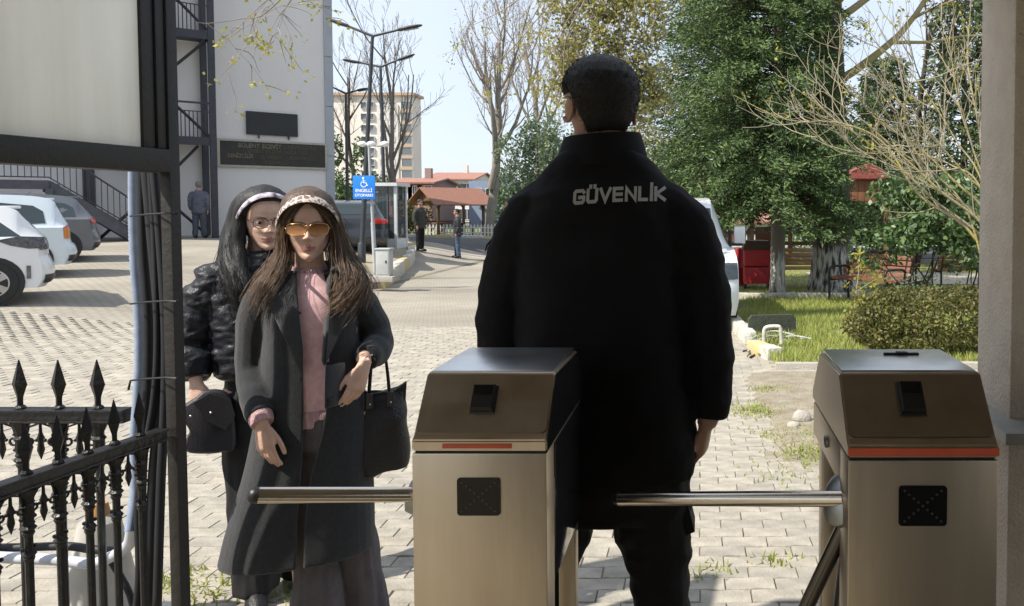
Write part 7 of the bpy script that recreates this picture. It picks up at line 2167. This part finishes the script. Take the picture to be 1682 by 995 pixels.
rd = thing('red_barrel', 'red drum beside the red litter bin, next to the van mirror', 'barrel', lp(1212, 19.0))
mb = MB(); mb.lathe([(.20, 0), (.22, .03), (.22, .42), (.235, .44), (.22, .46), (.22, .86), (.20, .9)], (0, 0, 0), 18); mb.build('drum', m_binred, rd, True, 40)
# timber kiosk with a red roof, and an open pavilion with a dark eave
m_kwood = mat('kiosk_timber', (.24, .10, .05), .7, c2=(.18, .075, .038), vs=5, stretch=(8, 8, .5))
k0 = gpt(1425, 26); kb = thing('kiosk', 'raised brown timber kiosk with red tiled roof behind the thick tree', 'kiosk', k0)
za = at(1420, 330, 26).z - k0.z; zb2 = at(1420, 296, 26).z - k0.z
for i in range(7):
    x = -.75 + i * .22
    mb = MB(); mb.bbox(x, x + .21, 0, .04, za, zb2, .006); mb.build('board', m_kwood, kb, True, 40)
mb = MB(); mb.box(-.72, .76, .05, 1.5, za, zb2); mb.build('cabin', m_kwood, kb)
mb = MB(); mb.box(-.85, .85, -.1, 1.6, zb2, zb2 + .04); mb.prism([(-.95, zb2 + .05), (.95, zb2 + .05), (0, zb2 + .55)], 1, -.2, 1.7); mb.build('roof', mat('red_tiles', (.28, .07, .06), .8, c2=(.20, .05, .045), vs=12, bump=.6, bs=16), kb)
for x in (-.65, .65):
    mb = MB(); mb.box(x - .07, x + .07, .1, .24, 0, za); mb.build('post', m_wood, kb)
p0_ = gpt(1262, 29); pv = thing('pavilion', 'dark timber pavilion with low eave and railings behind the trunks', 'pavilion', p0_)
ze = at(1262, 347, 29).z - p0_.z
for x in (-2.0, -.6, .8, 2.1):
    mb = MB(); mb.box(x - .07, x + .07, -.07, .07, 0, ze); mb.build('post', m_wood, pv)
mb = MB(); mb.box(-2.4, 2.4, -.2, .0, ze, ze + .45); mb.build('fascia', m_slatd, pv)
gable_x(pv, 2.3, 1.6, ze + .45, ze + 1.3, m_rooft, .3)
for z in (.55, .95):
    mb = MB(); mb.box(-2.0, 2.1, -.03, .03, z, z + .14); mb.build('rail', m_slatd, pv)
for x in (-1.5, .1):
    mb = MB(); mb.box(x - .5, x + .5, .9, 1.1, .5, 1.2); mb.build('bench_back', m_slat, pv)

# post end of the lawn kerb: painted block, bent pipe, dark slab, loose wires
bl = ground(1272, 592); en = thing('kerb_block', 'worn white and yellow painted concrete block ending the lawn kerb', 'kerb block', (bl.x, bl.y, gz(bl.x, bl.y)), R(20))
mb = MB(); mb.bbox(-.085, .085, -.02, .20, -.03, .135, .02); mb.build('white_end', m_kerb_w, en, True, 40)
mb = MB(); mb.bbox(-.08, .08, .203, .55, -.03, .13, .02); mb.build('yellow_part', m_kerb_y, en, True, 40)
sb = ground(1268, 566); sl = thing('dark_slab', 'dark upright rounded slab standing in the grass behind the bent white pipe', 'slab', (sb.x + .05, sb.y + .55, gz(sb.x, sb.y) + .03), R(8))
mb = MB(); pts = [(-.30, 0), (.30, 0), (.30, .20), (.26, .25), (-.26, .25), (-.30, .20)]; mb.prism(pts, 1, -.03, .03); mb.build('plate', mat('mossy_slab', (.055, .065, .045), .9, c2=(.03, .035, .03), vs=12, bump=.5), sl)
world_tube('bent_pipe', 'white bent pipe with a tap end, standing by the kerb block', 'pipe', [at(1256, 574, 8.75), at(1255, 550, 8.75), at(1258, 538, 8.75), at(1275, 536, 8.75), at(1281, 538, 8.75), at(1283, 548, 8.75), at(1284, 566, 8.75)], .022, m_kerb_w, n=10, samples=30)
rr = np.random.default_rng(77)
for i, lab in enumerate(['grey wire strand lying highest on the coil by the kerb block', 'grey wire strand looping left off the kerb', 'pale wire strand lying across the grass edge', 'dark cable end trailing left onto the paving', 'dark cable end trailing beside the kerb block', 'pale wire strand fanning right over the grass', 'grey wire strand nearest the kerb block']):
    ends = [[(1238, 556), (1270, 550), (1310, 556), (1330, 562)], [(1225, 572), (1248, 556), (1280, 552), (1318, 560)], [(1232, 566), (1262, 556), (1300, 552), (1326, 557)], [(1221, 579), (1240, 566), (1258, 560), (1290, 558)], [(1232, 582), (1248, 572), (1266, 563), (1280, 560)], [(1245, 562), (1280, 556), (1306, 559), (1335, 561)], [(1228, 576), (1252, 562), (1276, 558), (1300, 562)]][i]
    P = []
    for j, (px, py) in enumerate(ends):
        q = ground(px, py + 8); P.append((q.x, q.y, gz(q.x, q.y) + .06 + .05 * math.sin(j * 1.3 + i)))
    world_tube('loose_wire', lab, 'wire', P, .011, m_cable if i in (3, 4) else m_grypole, 'loose wires by the lawn kerb', 6, 20)
for i, (px, py, s, lab) in enumerate([(1318, 694, .075, 'larger pale stone at the grassy path edge'), (1304, 704, .05, 'smaller pale stone beside the larger one at the path edge')]):
    g = ground(px, py); st_ = thing('stone', lab, 'stone', (g.x, g.y, g.z))
    mb = MB(); mb.ball((0, 0, s * .45), (s, s * .8, s * .7), 12, 8); o = mb.build('rock', m_conc, st_, True)
    V = np.array([v.co for v in o.data.vertices]); N_ = np.array([v.normal for v in o.data.vertices]); o.data.vertices.foreach_set('co', folds(V, N_, s * .25, 14, i, (1, 1, 1), False).ravel())

# ================================================================== PEOPLE in the distance
def far_person(label, px, py, H, rz, mj, mt, mh, lean=0.0, bald=False, hands=True, step=.06):
    g = ground(px, py); P = thing('person', label, 'person', (g.x, g.y, gz(g.x, g.y) + .01), rz); P.scale = (H / 1.75,) * 3
    b = MB()
    ellrings(b, smooth_rows([(.85, 0, 0, .15, .1), (1.1, 0, 0, .14, .1), (1.36, 0, 0, .18, .1), (1.46, 0, 0, .08, .07), (1.56, 0, -.01, .055, .055)], 14), 16)
    for s in (-1, 1):
        limb(b, [(s * .17, 0, 1.36), (s * .225, .02, 1.1), (s * .22, -.06, .86)], [.06, .045, .03], 10, 12)
        limb(b, [(s * .22, -.06, .87), (s * .215, -.075, .80), (s * .20, -.08, .72)], [.03, .042, .02], 10, 8, .6)
        limb(b, [(s * .09, 0, .9), (s * .10, -.01 + s * step * .3, .48), (s * .11, s * step, .05)], [.09, .06, .045], 10, 12)
    body_mesh(P, b, .235, 1.515, (0, -.02), Matrix.Rotation(R(0), 3, 'Z'), m_skin2, .012, 1.0)
    j = MB()
    ellrings(j, smooth_rows([(.78, 0, 0, .18, .13), (.95, 0, 0, .175, .13), (1.15, 0, 0, .18, .13), (1.32, 0, 0, .195, .12), (1.41, 0, 0, .14, .10), (1.47, 0, 0, .085, .085)], 20), 20)
    for s in (-1, 1): limb(j, [(s * .13, 0, 1.38), (s * .20, 0, 1.33), (s * .24, .02, 1.1), (s * .225, -.05, .88)], [.06, .072, .06, .048], 12, 18)
    cloth('jacket', j, mj, P, .013, 2, [(.012, 7, px % 7, (1, 1, 1.6))])
    t = MB(); ellrings(t, smooth_rows([(.74, 0, 0, .17, .12), (.9, 0, 0, .165, .12)], 5), 18)
    for s in (-1, 1): limb(t, [(s * .085, 0, .84), (s * .10, -.01 + s * step * .3, .48), (s * .11, s * step, .07)], [.10, .082, .072], 12, 16, ripple=.03, freq=4)
    cloth('trousers', t, mt, P, .013, 2, [(.008, 8, 3, (1, 1, .7))])
    for s in (-1, 1):
        mb = MB(); mb.tube([(s * .11, s * step + .08, .045), (s * .11, s * step - .03, .055), (s * .115, s * step - .16, .03), (s * .115, s * step - .2, .025)], [.03, .048, .045, .02], 10); mb.build('shoe', m_plastic, P, True)
    Hh = MB(); T_ = np.linspace(0, 1, 16)[:, None] * np.ones((1, 32)); Q_ = (np.linspace(0, 2 * np.pi, 32, endpoint=False)[None] * np.ones((16, 1)) + np.pi) % (2 * np.pi) - np.pi
    lo_ = np.interp(np.abs(Q_), [0, .8, 1.4, 1.8, np.pi], [.86, .8, .6, .4, .2]); T_ = lo_ + (1 - lo_) * T_
    X_, Y_, Z_ = head_surface(T_, Q_, .235, 1.0, .010)
    Hh.rings([[(X_[i, k], Y_[i, k] - .02, Z_[i, k] + 1.515) for k in range(32)] for i in range(16)]); Hh.build('hair', mh, P, True)
    return P
m_fj1 = mat('slate_jacket', (.10, .115, .15), .8, c2=(.075, .085, .115), vs=8)
m_fj2 = mat('olive_dark_jacket', (.045, .045, .038), .8, c2=(.03, .03, .026), vs=8)
m_fj3 = mat('navy_dark_jacket', (.022, .024, .034), .7, c2=(.015, .017, .025), vs=8)
m_ft1 = mat('slate_trousers', (.06, .07, .095), .8); m_ft3 = mat('blue_denim', (.07, .10, .17), .85, c2=(.05, .075, .13), vs=12)
m_hgrey = mat('grey_hair', (.20, .18, .17), .8); 
far_person('man in slate-blue jacket and trousers facing the wall under the fire escape', 328, 391, 1.80, math.pi + .3, m_fj1, m_ft1, m_hgrey, step=.05)
far_person('man in dark olive jacket standing left of the gazebo, seen from the side', 690, 413, 1.74, R(70), m_fj2, m_gtrous, m_hair_g, step=.03)
far_person('man in navy jacket and blue jeans standing on the road before the gazebo', 752, 424, 1.68, R(-70), m_fj3, m_ft3, m_hair_g, step=.03)
# one fence of low white pickets beyond the far kerb
pk = thing('picket_fence', 'low pale picket fence beyond the far kerb by the gazebo', 'fence', gpt(780, 41.5))
for i in range(46):
    x = -4.2 + i * .18
    mb = MB(); mb.prism([(x, .02), (x + .09, .02), (x + .09, .6), (x + .045, .68), (x, .6)], 1, -.015, .015); mb.build('picket', m_hw, pk)
mb = MB(); mb.box(-4.2, 4.1, .016, .05, .2, .26); mb.box(-4.2, 4.1, .016, .05, .46, .52); mb.build('rail', m_hw, pk)
